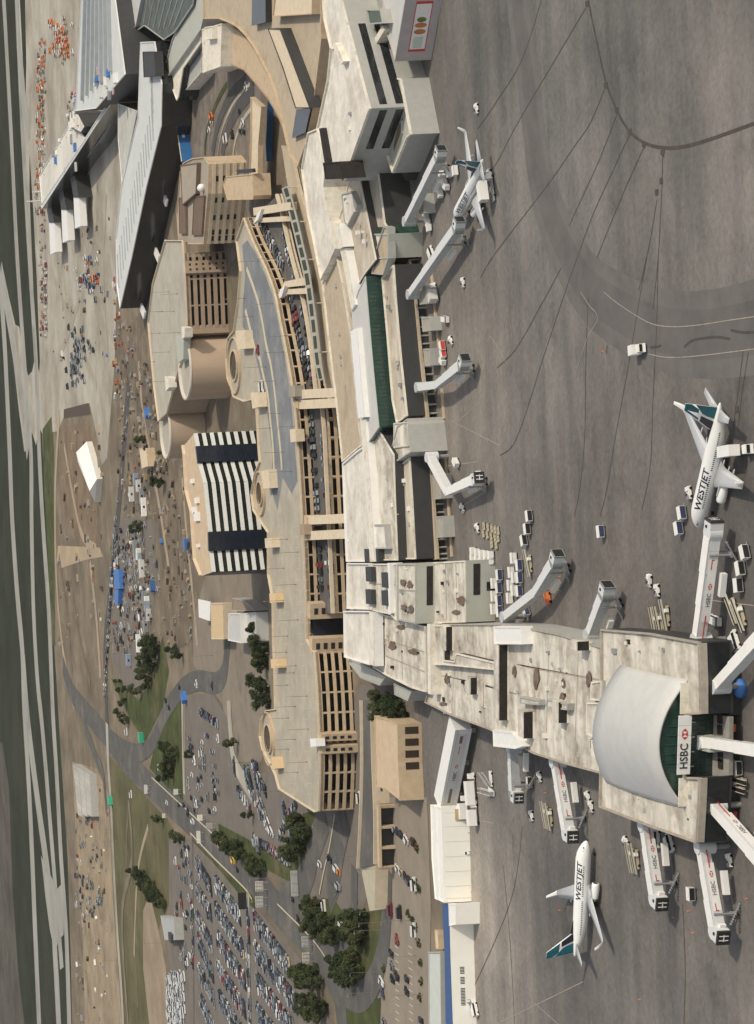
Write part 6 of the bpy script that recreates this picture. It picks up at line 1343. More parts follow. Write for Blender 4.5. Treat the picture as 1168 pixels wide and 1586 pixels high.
for k in range(40): y = crnd.uniform(400, 520); speck(72 + crnd.uniform(-1.5, 1.5), y, crnd.choice(['white', 'grey', 'red', 'white']), 'van', 85)
for k in range(26): speck(crnd.uniform(188, 245), crnd.uniform(560, 1000), *rand_car(), crnd.uniform(0, 90))
o = rest.build('distant_parked_cars', None); o['kind'] = 'stuff'
print('cars', ncar[0])

# ------------------------------------------------------------------ apron equipment
def mk_cart(cur):
    def f():
        t = root('baggage_cart', 'baggage cart'); b = MB(); b.box((0, 0, .55), (3.1, 1.6, .18)); b.build('bed', METAL, t)
        b = MB(); b.box((0, 0, 1.98), (3.2, 1.75, .14)); b.box((-1.52, 0, 1.25), (.08, 1.6, 1.4)); b.box((1.52, 0, 1.25), (.08, 1.6, 1.4)); b.build('canopy', WHITE if cur != 'tan' else GOLD, t)
        b = MB(); b.box((0, -.72, 1.27), (2.96, .05, 1.26)); b.box((0, .72, 1.27), (2.96, .05, 1.26)); b.build('curtain', {'navy': CURTAIN, 'black': BLACK, 'white': WHITE, 'red': RED, 'tan': GOLD}[cur], t)
        wheels(t, (-1.1, 1.1), .62, .26, .18); b = MB(); b.tube((1.6, 0, .5), (2.5, 0, .35), .05, .05, 6); b.build('tow_bar', METAL, t); return t
    return f
def mk_dolly():
    t = root('container_dolly', 'container dolly'); b = MB(); b.box((0, 0, .5), (2.4, 1.9, .16)); b.build('deck', METAL, t)
    b = MB(); b.loft([[Vector((x, -.8, .6)), Vector((x, .8, .6)), Vector((x, .8, 1.9)), Vector((x, -.8, 1.9))] if abs(x) < .9 else [Vector((x, -.8, 1.0)), Vector((x, .8, 1.0)), Vector((x, .8, 1.85)), Vector((x, -.8, 1.85))] for x in (-1.15, -.8, .8, 1.15)]); b.build('container', WHITE, t); wheels(t, (-.8, .8), .8, .22, .16); return t
def mk_flat():
    t = root('flat_dolly', 'flat dolly'); b = MB(); b.box((0, 0, .5), (2.6, 1.8, .16)); b.build('deck', GOLD, t)
    for x in (-1.2, 0, 1.2): b = MB(); b.box((x, 0, .66), (.12, 1.8, .16)); b.build('rail', mat('pale_rail', (.5, .46, .36), .6, .08, 1), t)
    wheels(t, (-.9, .9), .78, .2, .15); return t
def mk_tug():
    t = root('tow_tractor', 'tow tractor'); b = MB(); taper(b, -1.6, 1.6, .8, .3, -1.55, 1.5, .76, .95); b.build('body', WHITE, t)
    b = MB(); taper(b, .35, 1.5, .7, .95, .4, 1.35, .66, 1.2); b.build('bonnet', WHITE, t); b = MB(); b.box((-.35, .3, 1.05), (.45, .5, .25)); b.box((-.6, .3, 1.3), (.1, .5, .4)); b.build('seat', BLACK, t); b = MB(); b.box((-1.1, 0, 1.0), (.8, 1.3, .1)); b.build('rear_deck', METAL, t)
    b = MB(); b.tube((.2, .3, 1.1), (0, .3, 1.45), .04, .04, 6); b.tube((-.02, .3, 1.42), (.02, .3, 1.48), .2, .2, 10); b.build('steering_wheel', BLACK, t); wheels(t, (-1.0, 1.0), .82, .36, .3); return t
def mk_belt():
    t = root('belt_loader', 'belt loader'); b = MB(); taper(b, -2.6, 2.4, .75, .35, -2.6, 2.4, .72, .9); b.build('chassis', GOLD, t)
    b = MB(); b.loft([[Vector((x, -.45, z)), Vector((x, .45, z)), Vector((x, .45, z + .25)), Vector((x, -.45, z + .25))] for x, z in ((-3.9, 1.0), (4.0, 1.9))]); b.build('conveyor', BLACK, t)
    for s in (-.55, .55): b = MB(); b.loft([[Vector((x, s - .06, z)), Vector((x, s + .06, z)), Vector((x, s + .06, z + .4)), Vector((x, s - .06, z + .4))] for x, z in ((-3.9, 1.0), (4.0, 1.9))]); b.build('side_rail', mat('pale_rail', (.5, .46, .36)), t)
    b = MB(); b.box((1.2, -.95, 1.1), (.9, .7, .9)); b.build('driver_seat', WHITE, t); wheels(t, (-1.7, 1.6), .74, .36, .26); return t
def mk_truck(boxc, hi, ln=6.0):
    def f():
        t = root('service_truck', 'truck'); b = MB(); b.box((0, 0, .75), (ln + 2.2, 1.9, .3)); b.build('chassis', METAL, t)
        b = MB(); taper(b, ln / 2 - .1, ln / 2 + 1.9, 1.1, .6, ln / 2 - .1, ln / 2 + 1.5, 1.0, 2.3); b.build('cab', WHITE, t)
        b = MB(); b.box((ln / 2 + 1.78, 0, 1.75), (.12, 1.8, .7)); b.build('windscreen', GLASSDK, t)
        b = MB(); b.box((-.8, 0, hi + 1.25), (ln, 2.5, 2.5)); bx = b.build('cargo_box', boxc, t); b = MB(); b.box((-.8 - ln / 2 - .02, 0, hi + 1.2), (.06, 2.2, 2.1)); b.build('rear_door', PANELBACK, bx)
        if hi > 1.3:
            for s in (-.9, .9): b = MB(); b.tube((-2.6, s, .9), (1.2, s, hi), .09, .09, 6); b.tube((-2.6, s, hi), (1.2, s, .9), .09, .09, 6); b.build('scissor_lift', METAL, t)
        wheels(t, (-2.4, ln / 2 + .6), .95, .45, .3); return t
    return f
def mk_van():
    t = root('ramp_van', 'van'); b = MB(); car_body(b, 'van'); b.build('body', WHITE, t); b = MB(); car_glass(b, 'van'); b.build('window', WINM, t); wheels(t, (-1.5, 1.5), .86, .35); return t
def mk_stair():
    t = root('boarding_stair', 'boarding stair'); b = MB(); taper(b, -2.4, 2.4, .9, .4, -2.4, 2.4, .85, .8); b.build('chassis', WHITE, t); b = MB()
    for k in range(10): b.box((-2.2 + k * .42, 0, .95 + k * .25), (.42, 1.3, .08))
    b.build('steps', METAL, t)
    for s in (-.7, .7): b = MB(); b.tube((-2.3, s, 1.7), (2.1, s, 4.3), .06, .06, 6); b.tube((-2.3, s, .8), (2.1, s, 3.2), .09, .09, 6); b.build('handrail', WHITE, t)
    wheels(t, (-1.6, 1.6), .8, .36, .24); return t
def mk_lift(c):
    def f():
        t = root('boom_lift', 'boom lift'); b = MB(); taper(b, -1.8, 1.8, .95, .4, -1.7, 1.7, .9, 1.1); b.build('chassis', c, t); b = MB(); b.tube((-1.2, 0, 1.4), (2.6, 0, 2.2), .2, .16, 8); b.build('boom', c, t)
        b = MB(); b.box((3.2, 0, 2.0), (1.1, 1.7, .1)); b.box((3.7, 0, 2.5), (.06, 1.7, 1.0)); b.box((2.7, 0, 2.5), (.06, 1.7, 1.0)); b.build('basket', METAL, t); wheels(t, (-1.2, 1.2), .95, .45, .3); return t
    return f
def eq(key, maker, x, y, ang, label, group=None): spawn(key, maker, P(x, y), R(90 - ang), label, group)
def many(key, maker, lst, lab, group):
    for i, (x, y, a) in enumerate(lst): eq(key, maker, x, y, a, lab % ordw(i), group)
CART = 'baggage carts on the apron'
many('cart_navy', mk_cart('navy'), [(779.6, 890, 85), (779, 910, 85), (779, 930, 85), (780, 947, 80), (810.5, 875, 84), (811, 894, 84), (811, 915, 84), (821.6, 946, 60)], 'baggage cart with navy curtains in the double line by the grey bridge, %s', CART)
many('cart_white', mk_cart('white'), [(802, 864, 86), (803.6, 894, 86), (798.5, 886, 86), (797, 906, 86), (796, 926, 86), (803, 914, 86), (771.6, 903, 86), (771.6, 923, 86), (771, 943, 86)], 'all-white baggage cart in the narrow lines beside the grey bridge, %s', CART)
many('cart_black', mk_cart('black'), [(826, 799, 78), (823, 819, 78), (818, 837, 70)], 'black sided baggage cart in the trailing train on open apron, %s of three', CART)
many('cart_black', mk_cart('black'), [(1162, 855, 70), (1155, 880, 76), (1152, 906, 84)], 'black sided baggage cart at the right edge beside the docked bridge, %s of three', CART)
many('cart_navy', mk_cart('navy'), [(937.5, 823, 82), (1059, 818, 76), (1064, 794, 76)], 'navy curtained baggage cart out toward the right airliner, %s from the left', CART)
many('cart_black', mk_cart('black'), [(1140, 1187, 90), (1151, 1189, 90), (1078, 1384, 90), (826, 1211, 90)], 'short baggage cart parked apart among the lower bridges, %s from the top', CART)
many('cart_red', mk_cart('red'), [(691, 536, 70), (692, 547, 66)], 'red curtained baggage cart beside the short cranked bridge, %s of two', CART)
many('cart_white', mk_cart('white'), [(691.6, 559, 30), (691, 271, 40), (693, 279, 40), (688, 298, 70), (712, 716, 40), (702, 266, 80), (711, 264, 80), (697, 288, 30)], 'white baggage cart along the upper terminal apron, %s one met', CART)
many('dolly', mk_dolly, [(664.5, 318, 85), (663.6, 328.5, 85), (666, 336.5, 80), (668, 344.5, 80), (669.8, 353, 80)], 'white container dolly in the line below the annex wing, %s downwards', 'container dollies')
many('dolly', mk_dolly, [(738, 853, 88), (745, 855, 88), (752, 857, 88), (759, 858, 88), (766, 859, 88)], 'white container dolly in the upper packed row beside grey-green wall, %s from left', 'container dollies')
many('dolly', mk_dolly, [(738, 864, 88), (745, 865, 88), (752, 866, 88), (759, 867, 88), (766, 868, 88)], 'white container dolly in the lower packed row beside grey-green wall, %s from left', 'container dollies')
many('dolly', mk_dolly, [(764, 880, 88), (764, 891, 88), (764, 900, 88)], 'white container dolly standing singly against the grey-green wall, %s downwards', 'container dollies')
many('flat', mk_flat, [(752, 815, 80), (758, 817, 80), (764, 819, 80), (769, 821, 80), (774, 822, 80)], 'tan flat dolly in the upper of two short rows, %s from left', 'flat dollies')
many('flat', mk_flat, [(751, 826, 80), (757, 828, 80), (763, 830, 80), (769, 832, 80), (774, 833, 80)], 'tan flat dolly in the lower of two short rows, %s from left', 'flat dollies')
many('flat', mk_flat, [(764, 842, 80), (771, 844, 80)], 'tan flat dolly in the stray pair above the container rows, %s from left', 'flat dollies')
TUGS = [(742, 818, 75, 'white tow tractor beside the tan flat dollies'), (1009.5, 899, 100, 'white tow tractor of the close pair, upper one, above three conveyors'), (1021.5, 914, 84, 'white tow tractor of the close pair, lower one, above three conveyors'), (1097.5, 953, 86, 'white tow tractor beside the docked red striped bridge'), (1133.6, 1332, 80, 'white tow tractor alone right of the concourse corner bridge'), (973, 1304, 40, 'small white tow tractor left of the twin conveyors'), (719, 787, 50, 'white tow tractor under the elbow-shaped bridge'), (1071, 763, 80, 'white tow tractor between airliner wing and navy cart'), (913.5, 1234, 70, 'white tow tractor above the lone lower airliner, upper of two'), (918.7, 1249, 84, 'white tow tractor above the lone lower airliner, lower of two'), (838.7, 1203, 70, 'white tow tractor close under the concourse lower flank'), (826, 1263, 80, 'white tow tractor on empty apron left of a conveyor'), (701, 528, 60, 'white tow tractor above the red curtained carts'), (761, 270, 70, 'white tow tractor behind the tail near the tower block'), (741, 168, 84, 'white tow tractor on open apron below the banner'), (720, 437, 90, 'white tow tractor beyond the docked silver bridge'), (721, 1151, 20, 'white tow tractor under the fixed white corridor'), (1095, 1320, 80, 'white tow tractor squeezed between the two lettered bridges')]
for x, y, a, l in TUGS: eq('tug', mk_tug, x, y, a, l, 'tow tractors')
BELTS = [(1021, 965, 86, 'left conveyor of three parked above the gate hall'), (1028, 964, 86, 'middle conveyor of three parked above the gate hall'), (1037, 953, 86, 'right conveyor of three parked above the gate hall, set higher'), (1141, 942, 66, 'left conveyor of the slanted pair at the right edge'), (1153, 953, 66, 'right conveyor of the slanted pair at the right edge'), (983, 1328, 86, 'left conveyor beside the lettered bridge under the vaulted hall'), (990, 1330, 86, 'right conveyor beside the lettered bridge under the vaulted hall'), (850, 1262, 86, 'left conveyor beside the bridge at the lone lower airliner'), (856, 1265, 86, 'right conveyor beside the bridge at the lone lower airliner'), (824, 872, 84, 'conveyor between baggage carts and the grey bridge'), (1151, 1208, 4, 'upper dark conveyor at the right edge below the white bridge'), (1149, 1221, 4, 'lower dark conveyor at the right edge below the white bridge')]
for x, y, a, l in BELTS: eq('belt', mk_belt, x, y, a, l, 'belt loaders')
eq('cater', mk_truck(WHITE, 2.4), 1156, 697, 178, 'white catering truck raised against the right airliner tail', 'service trucks')
eq('cater', mk_truck(WHITE, 2.4), 766, 292, 76, 'white catering truck beside the airliner near the tower block', 'service trucks')
eq('trk', mk_truck(WHITE, 1.0, 7.5), 738, 1224, 84, 'long white truck beside the white pier building, upper one', 'service trucks')
eq('trk2', mk_truck(WHITE, 1.0, 5.0), 727, 1252, 84, 'boxy white truck nearest the white pier building', 'service trucks')
eq('trk2', mk_truck(WHITE, 1.0, 5.0), 741, 1262, 84, 'boxy white truck lowest of the three by the pier building', 'service trucks')
eq('trk4', mk_truck(WHITE, .5, 2.4), 996, 541, 176, 'white and dark service truck alone on the open taxilane', 'service trucks')
eq('trk3', mk_truck(PANELBACK, .9, 4.0), 679, 455, 60, 'small white service truck beside the docked silver bridge', 'service trucks')
for x, y, a, l in [(672, 391, 50, 'white van behind the silver bridge by the cross wing'), (694, 494, 10, 'white van alone below the silver bridges'), (1113, 960, 10, 'pale van beside the tow tractor at the red striped bridge'), (712, 1192, 84, 'white van under the fixed corridor, upper one'), (714, 1219, 84, 'white van under the fixed corridor, lower one'), (1022, 1297, 88, 'white van in the shade under the gate hall corner'), (1042, 1304, 60, 'small white van at the gate hall corner wall'), (726, 1313, 60, 'white van alone on the apron by the pier building'), (1144, 992, 60, 'white van beside the plain bridge at the right edge'), (740, 1562, 60, 'white van near the freight building at the bottom')]: eq('van', mk_van, x, y, a, l, 'ramp vans')
eq('stair', mk_stair, 763, 1206, 86, 'white boarding stair below the white roof box'); eq('stair', mk_stair, 764, 1226, 10, 'white boarding stair beside the long white truck')
eq('lift', mk_lift(ORANGE), 1137, 1124, 12, 'orange boom lift by the white bridge at the right edge', 'boom lifts'); eq('lift2', mk_lift(RED), 1139, 1257, 20, 'red boom lift beside the right edge bridge', 'boom lifts'); eq('lift3', mk_lift(BLUE), 740, 1566, 60, 'blue boom lift near the freight building', 'boom lifts'); eq('lift', mk_lift(ORANGE), 853, 926, 80, 'orange boom lift under the grey bridge', 'boom lifts')
for x, y, l in ((1151.6, 1066, 'blue tarpaulin covered load near the right edge bridge'), (644, 1220, 'blue tarpaulin covered load by the tan service building'), (711, 1418, 'blue covered load beside the freight building')):
    t = thing('covered_load', l, 'load', P(x, y)); q = P(x, y); b = MB(); b.loft([[q + Vector((r * .7 * math.cos(a) * 1.2, r * .7 * math.sin(a) * (1 + .15 * math.sin(3 * a)), z)) for a in [2 * math.pi * k / 14 for k in range(14)]] for z, r in ((0, 2.6), (1.1, 2.7), (2.0, 1.9), (2.4, .6))]); b.build('tarpaulin', BLUE2, t, True)
# cones and chocks scattered on stands
for i, (x, y) in enumerate([(1158, 1392), (992, 1548), (1075, 1445), (1068, 1411), (1044, 1421), (868, 1410), (868, 893), (935, 544), (795, 1010), (728, 1290), (680, 418), (1126, 1060), (700, 600), (686, 636), (1090, 930), (846, 1228), (1060, 1212)]):
    t = thing('traffic_cone', f'orange traffic cone on the apron, {ordw(i)} of the scattered ones', 'cone', P(x, y), 0, 'traffic cones'); q = P(x, y); b = MB(); b.tube(q, q + Vector((0, 0, .75)), .22, .04, 10); b.build('cone', ORANGE, t); b = MB(); b.box(q + Vector((0, 0, .03)), (.5, .5, .06)); b.build('base', BLACK, t)

# ------------------------------------------------------------------ lamp posts
def mk_pole(h, arms):
    def f():
        t = root('lamp_post', 'lamp post'); b = MB(); b.tube((0, 0, 0), (0, 0, h), .10, .06, 8); b.tube((0, 0, 0), (0, 0, .5), .25, .2, 8); b.build('pole', POLE, t)
        for s in ((-1, 1) if arms == 2 else (1,)): b = MB(); b.tube((0, 0, h - .1), (.9 * s, 0, h + .1), .05, .04, 6); b.box((1.1 * s, 0, h + .12), (.6, .3, .14)); b.build('lamp_head', METAL, t)
        return t
    return f
deckp = [(459, 1031), (456, 1042), (446, 1061), (476, 1078), (458, 1094), (447, 1112), (478, 1129), (458, 1145), (447, 1160), (476, 1180), (462, 1196), (444, 1010), (446, 985), (462, 960), (440, 930), (459, 905), (440, 880), (462, 855), (432, 1225), (445, 835), (380, 462), (402, 404), (424, 400), (392, 490), (423, 470), (440, 545), (412, 568), (424, 590), (434, 640), (420, 663), (440, 700), (452, 730), (459, 660), (446, 520)]
for i, (x, y) in enumerate(deckp): spawn('pole8', mk_pole(8.0, 2), P(x, y, ZD + .02), R(90), f'grey lamp post on the parkade roof deck, {ordw(i)} in the survey of the deck', 'lamp posts on the roof deck')
rdk = [(275, 455), (262, 452), (270, 482), (252, 482), (278, 515), (248, 516), (262, 545), (240, 560), (262, 590)]
for i, (x, y) in enumerate(rdk): spawn('pole8', mk_pole(8.0, 2), P(x, y, ZR + .02), R(90), f'grey lamp post on the rear parkade deck, {ordw(i)} downwards', 'lamp posts on the rear deck')
gr = [(165, 1197), (163, 1215), (182, 1212), (191, 1204), (184, 1284), (180, 1302), (181, 1487), (167, 1160), (148, 1133), (330, 1180), (322, 1185), (352, 1200), (250, 1460), (598, 1428), (600, 1345), (635, 1425), (584, 1505), (580, 1537), (655, 1540), (590, 1440), (560, 1325), (600, 1410), (478, 1290), (523, 1275), (420, 1360), (450, 1440), (645, 1480), (388, 1180), (370, 1150), (340, 1240), (350, 1470), (382, 1450), (332, 1400), (330, 1502), (430, 1455), (212, 1180), (254, 1233), (300, 960), (330, 1015), (318, 1040), (246, 865), (270, 930)]
for i, (x, y) in enumerate(gr): spawn('pole10', mk_pole(10.0, 1), P(x, y), R(160 + 13 * (i % 5)), f'tall roadside lamp post, {ordw(i)} along the roads and car parks', 'lamp posts along the roads')
# road sign panels seen from behind
def sign(x, y, w, h, base, label, m=PANELBACK, ribs=True, ang=0.0, top=None):
    t = thing('road_sign', label, 'sign', P(x, y), R(ang), 'road sign panels'); q = P(x, y); M = Matrix.Translation(q) @ Matrix.Rotation(R(ang), 4, 'Z')
    b = MB(); b.box((0, 0, base + h / 2), (w, .15, h), M); pnl = b.build('panel', m, t)
    if ribs:
        for k in range(5): b = MB(); b.box((0, -.14, base + h * (k + .5) / 5), (w * .98, .12, .14), M); b.build('rail', METAL, pnl)
        for k in range(3): b = MB(); b.box((-w * .35 + w * .35 * k, -.24, base + h / 2), (.18, .1, h), M); b.build('stiffener', METAL, pnl)
    for s in (-.36, .36): b = MB(); b.tube(M @ Vector((w * s, .2, -.1)), M @ Vector((w * s, .2, base + h)), .16, .16, 8); b.build('post', METAL, t)
for i, (x, y, w, h, bs, l) in enumerate([(416, 1372, 4.6, 3.6, 2.4, 'upper lattice-backed sign panel beside the main road bend'), (416, 1396, 5.0, 3.6, 2.4, 'lower lattice-backed sign panel beside the main road bend'), (486, 1458, 4.4, 3.0, 2.0, 'upper lattice-backed sign panel near the lawn loop'), (487, 1483, 4.4, 3.0, 2.0, 'lower lattice-backed sign panel near the lawn loop'), (281, 1226, 3.2, 2.6, 1.8, 'cream square sign back at the green verge corner'), (260, 1263, 2.6, 1.8, 1.5, 'small white sign back in the dry field'), (319, 1266, 3.2, 2.8, 1.8, 'white square sign back across the road, upper'), (335, 1279, 3.2, 3.4, 1.8, 'white square sign back across the road, lower'), (234, 1222, 5.5, 2.0, 2.2, 'long grey sign back leaning over the field road'), (317, 1296, 6.5, 2.0, 2.2, 'long grey sign back beside the median'), (255, 1188, 3.8, 3.2, 1.0, 'wide cream notice board on the verge'), (463, 1368, 11, 3, .4, 'long pale lattice frame lying near the exit road')]):
    sign(x, y, w, h, bs, l, PANELBACK if i % 3 else CREAM, ribs=h > 2.9)
sign(385, 1395, 8, 4.0, 1.0, 'tall black board at the edge of the dense car rows', BLACK, False)

# ------------------------------------------------------------------ trees
LEAFM = [mat('leaf_dark', (.032, .046, .019), .8, .45, .25), mat('leaf_mid', (.048, .064, .026), .8, .45, .25), mat('leaf_olive', (.068, .078, .032), .8, .4, .25)]
BARK = plain('bark', (.09, .07, .05), .9)
def mk_tree(seed, m, conic):
    def f():
        r = random.Random(seed); t = root('tree', 'tree'); b = MB(); b.tube((0, 0, -.2), (.1, .05, 2.6), .28, .17, 8)
        for k in range(5): a = k * 1.3 + r.random(); b.tube((.08, .04, 1.6 + k * .45), (1.7 * math.cos(a), 1.7 * math.sin(a), 3.0 + k * .6), .12, .04, 6)
        b.tube((.1, .05, 2.6), (0, 0, 5.6), .17, .05, 8); b.build('trunk', BARK, t)
        c = MB(); cl = []
        for k in range(16):
            a = r.uniform(0, 6.28); h = r.uniform(1.2, 6.4); mx = (3.0 if not conic else 2.4 * (1 - (h - 1.2) / 6.5)); rr = mx * math.sqrt(r.random()) * (1 - .35 * abs(h - 3.6) / 3 if not conic else 1)
            cl.append((Vector((rr * math.cos(a), rr * math.sin(a), h)), r.uniform(.8, 1.45) * (.75 if conic else 1)))
        for ctr, rad in cl:
            for k in range(120):
                d = Vector((r.gauss(0, 1), r.gauss(0, 1), r.gauss(0, 1))).normalized() * rad * r.uniform(.55, 1.1); p = ctr + d; n1 = (d.normalized() + Vector((r.uniform(-.6, .6), r.uniform(-.6, .6), r.uniform(-.2, .9)))).normalized(); u = n1.orthogonal().normalized(); u = (Matrix.Rotation(r.uniform(0, 6.28), 3, n1) @ u); v = n1.cross(u); s = r.uniform(.18, .38)
                c.face([p + u * s, p + v * s * .7, p - u * s, p - v * s * .7])
        c.build('crown', m, t); return t
    return f
TR = {'in the clump between the yard and loop road': [(243, 988), (236, 1001), (246, 1011), (234, 1018), (240, 1033), (228, 1048), (235, 1061), (220, 1068), (248, 994), (244, 1022), (236, 1042)],
      'beside the straight yard road': [(190, 1054), (198, 1068), (197, 1088), (192, 1103), (200, 1113)],
      'on the green verge by the sparse car park': [(264, 1154), (271, 1173), (265, 1188), (277, 1163), (262, 1205), (270, 1196)],
      'in the belt across the dry field': [(218, 1348), (225, 1355), (233, 1363), (241, 1373), (248, 1383), (254, 1391), (258, 1398), (244, 1390), (236, 1376)],
      'at the field edge near the road signs': [(247, 1265), (254, 1269), (280, 1293), (286, 1300)],
      'along the planting strip below the sparse cars': [(347, 1295), (362, 1304), (377, 1313), (392, 1325), (355, 1300), (384, 1320), (400, 1332), (412, 1342)],
      'on the ramp verge under the parkade end': [(472, 1266), (478, 1277), (483, 1290), (466, 1300), (474, 1310), (462, 1320)],
      'in the loop island beside the exit road': [(492, 1395), (499, 1410), (504, 1425), (491, 1430), (509, 1435), (524, 1450), (534, 1446), (497, 1400), (500, 1435)],
      'on the lawn tip below the ramp': [(553, 1420), (563, 1425), (573, 1413), (568, 1435), (558, 1445), (572, 1450), (562, 1455)],
      'in the grove inside the loop bend': [(530, 1485), (545, 1480), (560, 1484), (550, 1500), (564, 1505), (540, 1505), (552, 1516), (530, 1496), (548, 1490)],
      'in the clump left of the loop bend': [(468, 1505), (481, 1503), (493, 1510), (485, 1524), (503, 1520), (474, 1516), (494, 1500)],
      'in the lowest clump beside the car rows': [(478, 1545), (493, 1550), (508, 1555), (488, 1565), (503, 1570), (480, 1560), (498, 1545)],
      'in the hedge row left of the parkade deck': [(412, 968), (414, 988), (413, 1003), (411, 1053), (415, 1073), (419, 1088), (416, 1033), (410, 1016)],
      'in the court beside the parkade and concourse': [(603, 1078), (613, 1091), (623, 1100), (608, 1100), (633, 1104), (618, 1082), (628, 1092)],
      'near the yard trailers': [(227, 680), (237, 695), (222, 816), (262, 700), (256, 745)],
      'dotted about the forecourt': [(277, 1005), (285, 1012), (300, 1168), (370, 1150), (394, 1262), (405, 1350)]}
rt = random.Random(3)
for where, lst in TR.items():
    if len(lst) > 5 and 'dotted' not in where: lst = lst + [((lst[q][0] + lst[q + 1][0]) / 2 + rt.uniform(-4, 4), (lst[q][1] + lst[q + 1][1]) / 2 + rt.uniform(-4, 4)) for q in range(len(lst) - 1)]
    for i, (x, y) in enumerate(lst):
        kd = rt.randrange(5); con = kd in (3, 4); mm = LEAFM[(kd + len(where)) % 3]
        o = spawn(('tree', kd, mm.name), mk_tree(20 + kd, mm, con), P(x, y), rt.uniform(0, 6.28), f'{"pointed" if con else "rounded"} green tree {where}, {ordw(i)} one', 'trees ' + where)
        s = rt.uniform(.75, 1.3); o.scale = (s, s, s * rt.uniform(.9, 1.1))
# low shrubs on islands
for i, (x, y) in enumerate([(638, 1415), (645, 1424), (650, 1436), (655, 1460), (657, 1490), (658, 1520), (656, 1545), (648, 1304), (652, 1314), (650, 1366), (655, 1376), (600, 1500)]):
    o = spawn('shrub', mk_tree(77, LEAFM[2], False), P(x, y, -.9), i, f'low shrub on the island beds of the staff car park, {ordw(i)} one', 'island shrubs'); o.scale = (.5, .5, .32)

# ------------------------------------------------------------------ loose building material and rubble of the works: nobody could count it
deb = MB(); DM = [mat('timber_pile', (.29, .22, .14), .9, .2, 1), mat('rubble_grey', (.25, .23, .20), .9, .2, 1), mat('spoil_dark', (.10, .08, .06), .95, .2, 1), WHITE, plain('rust_steel', (.30, .11, .06), .8), METAL, SAND, BLUE2]
dr = random.Random(5)
def debris(n, xa, xb, ya, yb, wts, smax=5.0):
    for k in range(n):
        y = dr.uniform(ya, yb); x = dr.uniform(xa, xb); p = P(x, y); M = Matrix.Translation(p) @ Matrix.Rotation(dr.uniform(0, 3.1), 4, 'Z'); wts = [w * (.35 if i in (3, 4, 7) else 1) for i, w in enumerate(wts)] if k == 0 else wts; deb.use(dr.choices(DM, wts)[0]); a, b_, c = dr.uniform(.8, smax), dr.uniform(.6, smax * .5), dr.uniform(.3, 1.8); deb.box((0, 0, c / 2), (a, b_, c), M)
debris(200, 184, 262, 560, 800, [4, 5, 9, .7, 1.2, 2, 2, .2]); debris(80, 246, 300, 720, 1000, [4, 5, 9, .6, .6, 1, 2, .2]); debris(160, 62, 72, 60, 520, [3, 3, 3, 3, 3, 2, 1, .2]); debris(55, 78, 172, 330, 560, [3, 5, 8, 1, 1, 3, 1, .2]); debris(60, 90, 160, 660, 1000, [2, 3, 6, 1, .5, .5, 3, .1], 7)
debris(80, 120, 168, 1200, 1580, [2, 3, 5, 3, 2, 2, 1, .2]); debris(90, 105, 135, 140, 240, [3, 3, 3, 4, 3, 3, 1, .6]); debris(160, 172, 240, 830, 1010, [2, 3, 5, 3, 1, 2, 1, .3]); debris(45, 178, 186, 420, 620, [1, 1, 1, 1, 6, 2, 1, 0]); debris(20, 186, 212, 500, 560, [1, 2, 2, 1, 6, 2, 0, .5])
o = deb.build('construction_rubble', None); o['kind'] = 'stuff'
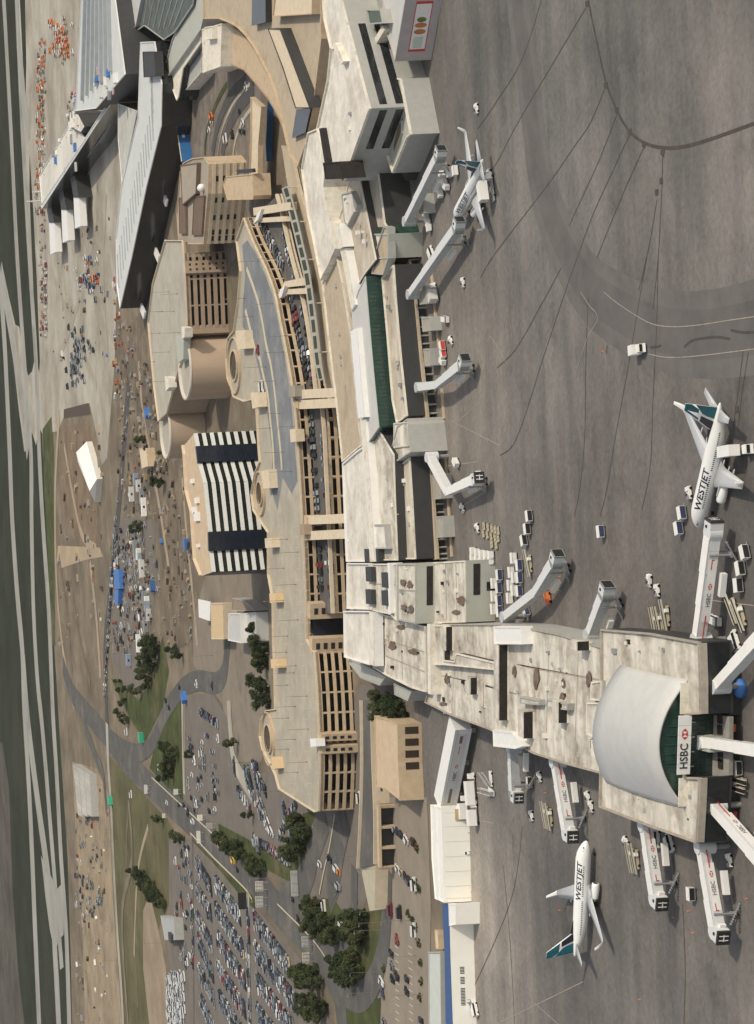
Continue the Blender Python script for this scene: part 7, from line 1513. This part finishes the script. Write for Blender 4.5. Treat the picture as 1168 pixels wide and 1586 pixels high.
# wheel tracks over the works
tk = mat('wheel_track', (.165, .128, .09), .95, .25, .1); tk2 = mat('pale_track', (.34, .27, .19), .95, .2, .08)
for i, (pts, w, m_) in enumerate([([(215, 560), (222, 640), (236, 720), (250, 800), (262, 880)], 6, tk2), ([(262, 700), (272, 780), (276, 880), (290, 960)], 5, tk), ([(196, 620), (206, 700), (214, 790)], 5, tk), ([(100, 690), (112, 760), (128, 830), (150, 850)], 7, tk2), ([(110, 900), (122, 980), (140, 1060)], 8, tk), ([(140, 870), (150, 960), (156, 1050)], 9, tk2), ([(92, 860), (104, 950), (112, 1040)], 6, tk), ([(283, 740), (290, 830), (300, 930), (306, 1000)], 5, tk2), ([(80, 420), (110, 500), (150, 600)], 7, mat('apron_track', (.33, .295, .235), .95, .15, .08)), ([(150, 330), (130, 440), (90, 560)], 7, mat('apron_track', (.33, .295, .235))), ([(165, 300), (160, 420), (168, 560)], 6, mat('apron_track', (.33, .295, .235))), ([(200, 1240), (196, 1330), (206, 1420), (214, 1560)], 4, tk), ([(230, 1280), (214, 1350), (208, 1480)], 4, tk2)]):
    mb = MB(); ribbon(mb, pts, w, 0.19 + .0021 * i); structure('track', mb, m_)
# bay lines and joints on the roof deck
mb = MB()
for k in range(26):
    y = 815 + k * 16.6
    for x0, x1 in ((430, 437), (455, 462), (470, 474)):
        xo = (y - 815) * .05; a, c = P(x0 + xo, y, ZD), P(x1 + xo, y, ZD); d = (c - a).normalized(); s_ = Vector((-d.y, d.x, 0)) * .07; mb.sheet([a + s_, c + s_, c - s_, a - s_], ZD + .012)
mb.build('bay_line', mat('faded_line', (.50, .46, .37), .9, .2, 1), park)
mb = MB()
for pts in ([(427, 800), (433, 1000), (440, 1200)], [(450, 800), (456, 1000), (462, 1230)], [(463, 800), (471, 1000), (480, 1240)]):
    L_ = PL(dense(pts, 20), ZD); o2 = offset_line(L_, .18)
    for i in range(len(L_) - 1): mb.sheet([L_[i], L_[i + 1], o2[i + 1], o2[i]], ZD + .009)
mb.build('deck_joint', mat('joint_grey', (.29, .265, .22), .9, .15, 1), park)
# ------------------------------------------------------------------ the hazy air
hz = MB(); hz.prism([(-4200, -60), (4200, -60), (4200, 6500), (-4200, 6500)], -1.0, 222.0)
hm = bpy.data.materials.new('air'); hm.use_nodes = True
hn = hm.node_tree.nodes
for q in list(hn):
    if q.type == 'BSDF_PRINCIPLED': hn.remove(q)
pv = hn.new('ShaderNodeVolumePrincipled'); pv.inputs['Color'].default_value = (0.92, 0.88, 0.80, 1); pv.inputs['Density'].default_value = 0.000015
hm.node_tree.links.new(pv.outputs[0], hn['Material Output'].inputs['Volume'])
ho = hz.build('haze', hm); ho['kind'] = 'stuff'
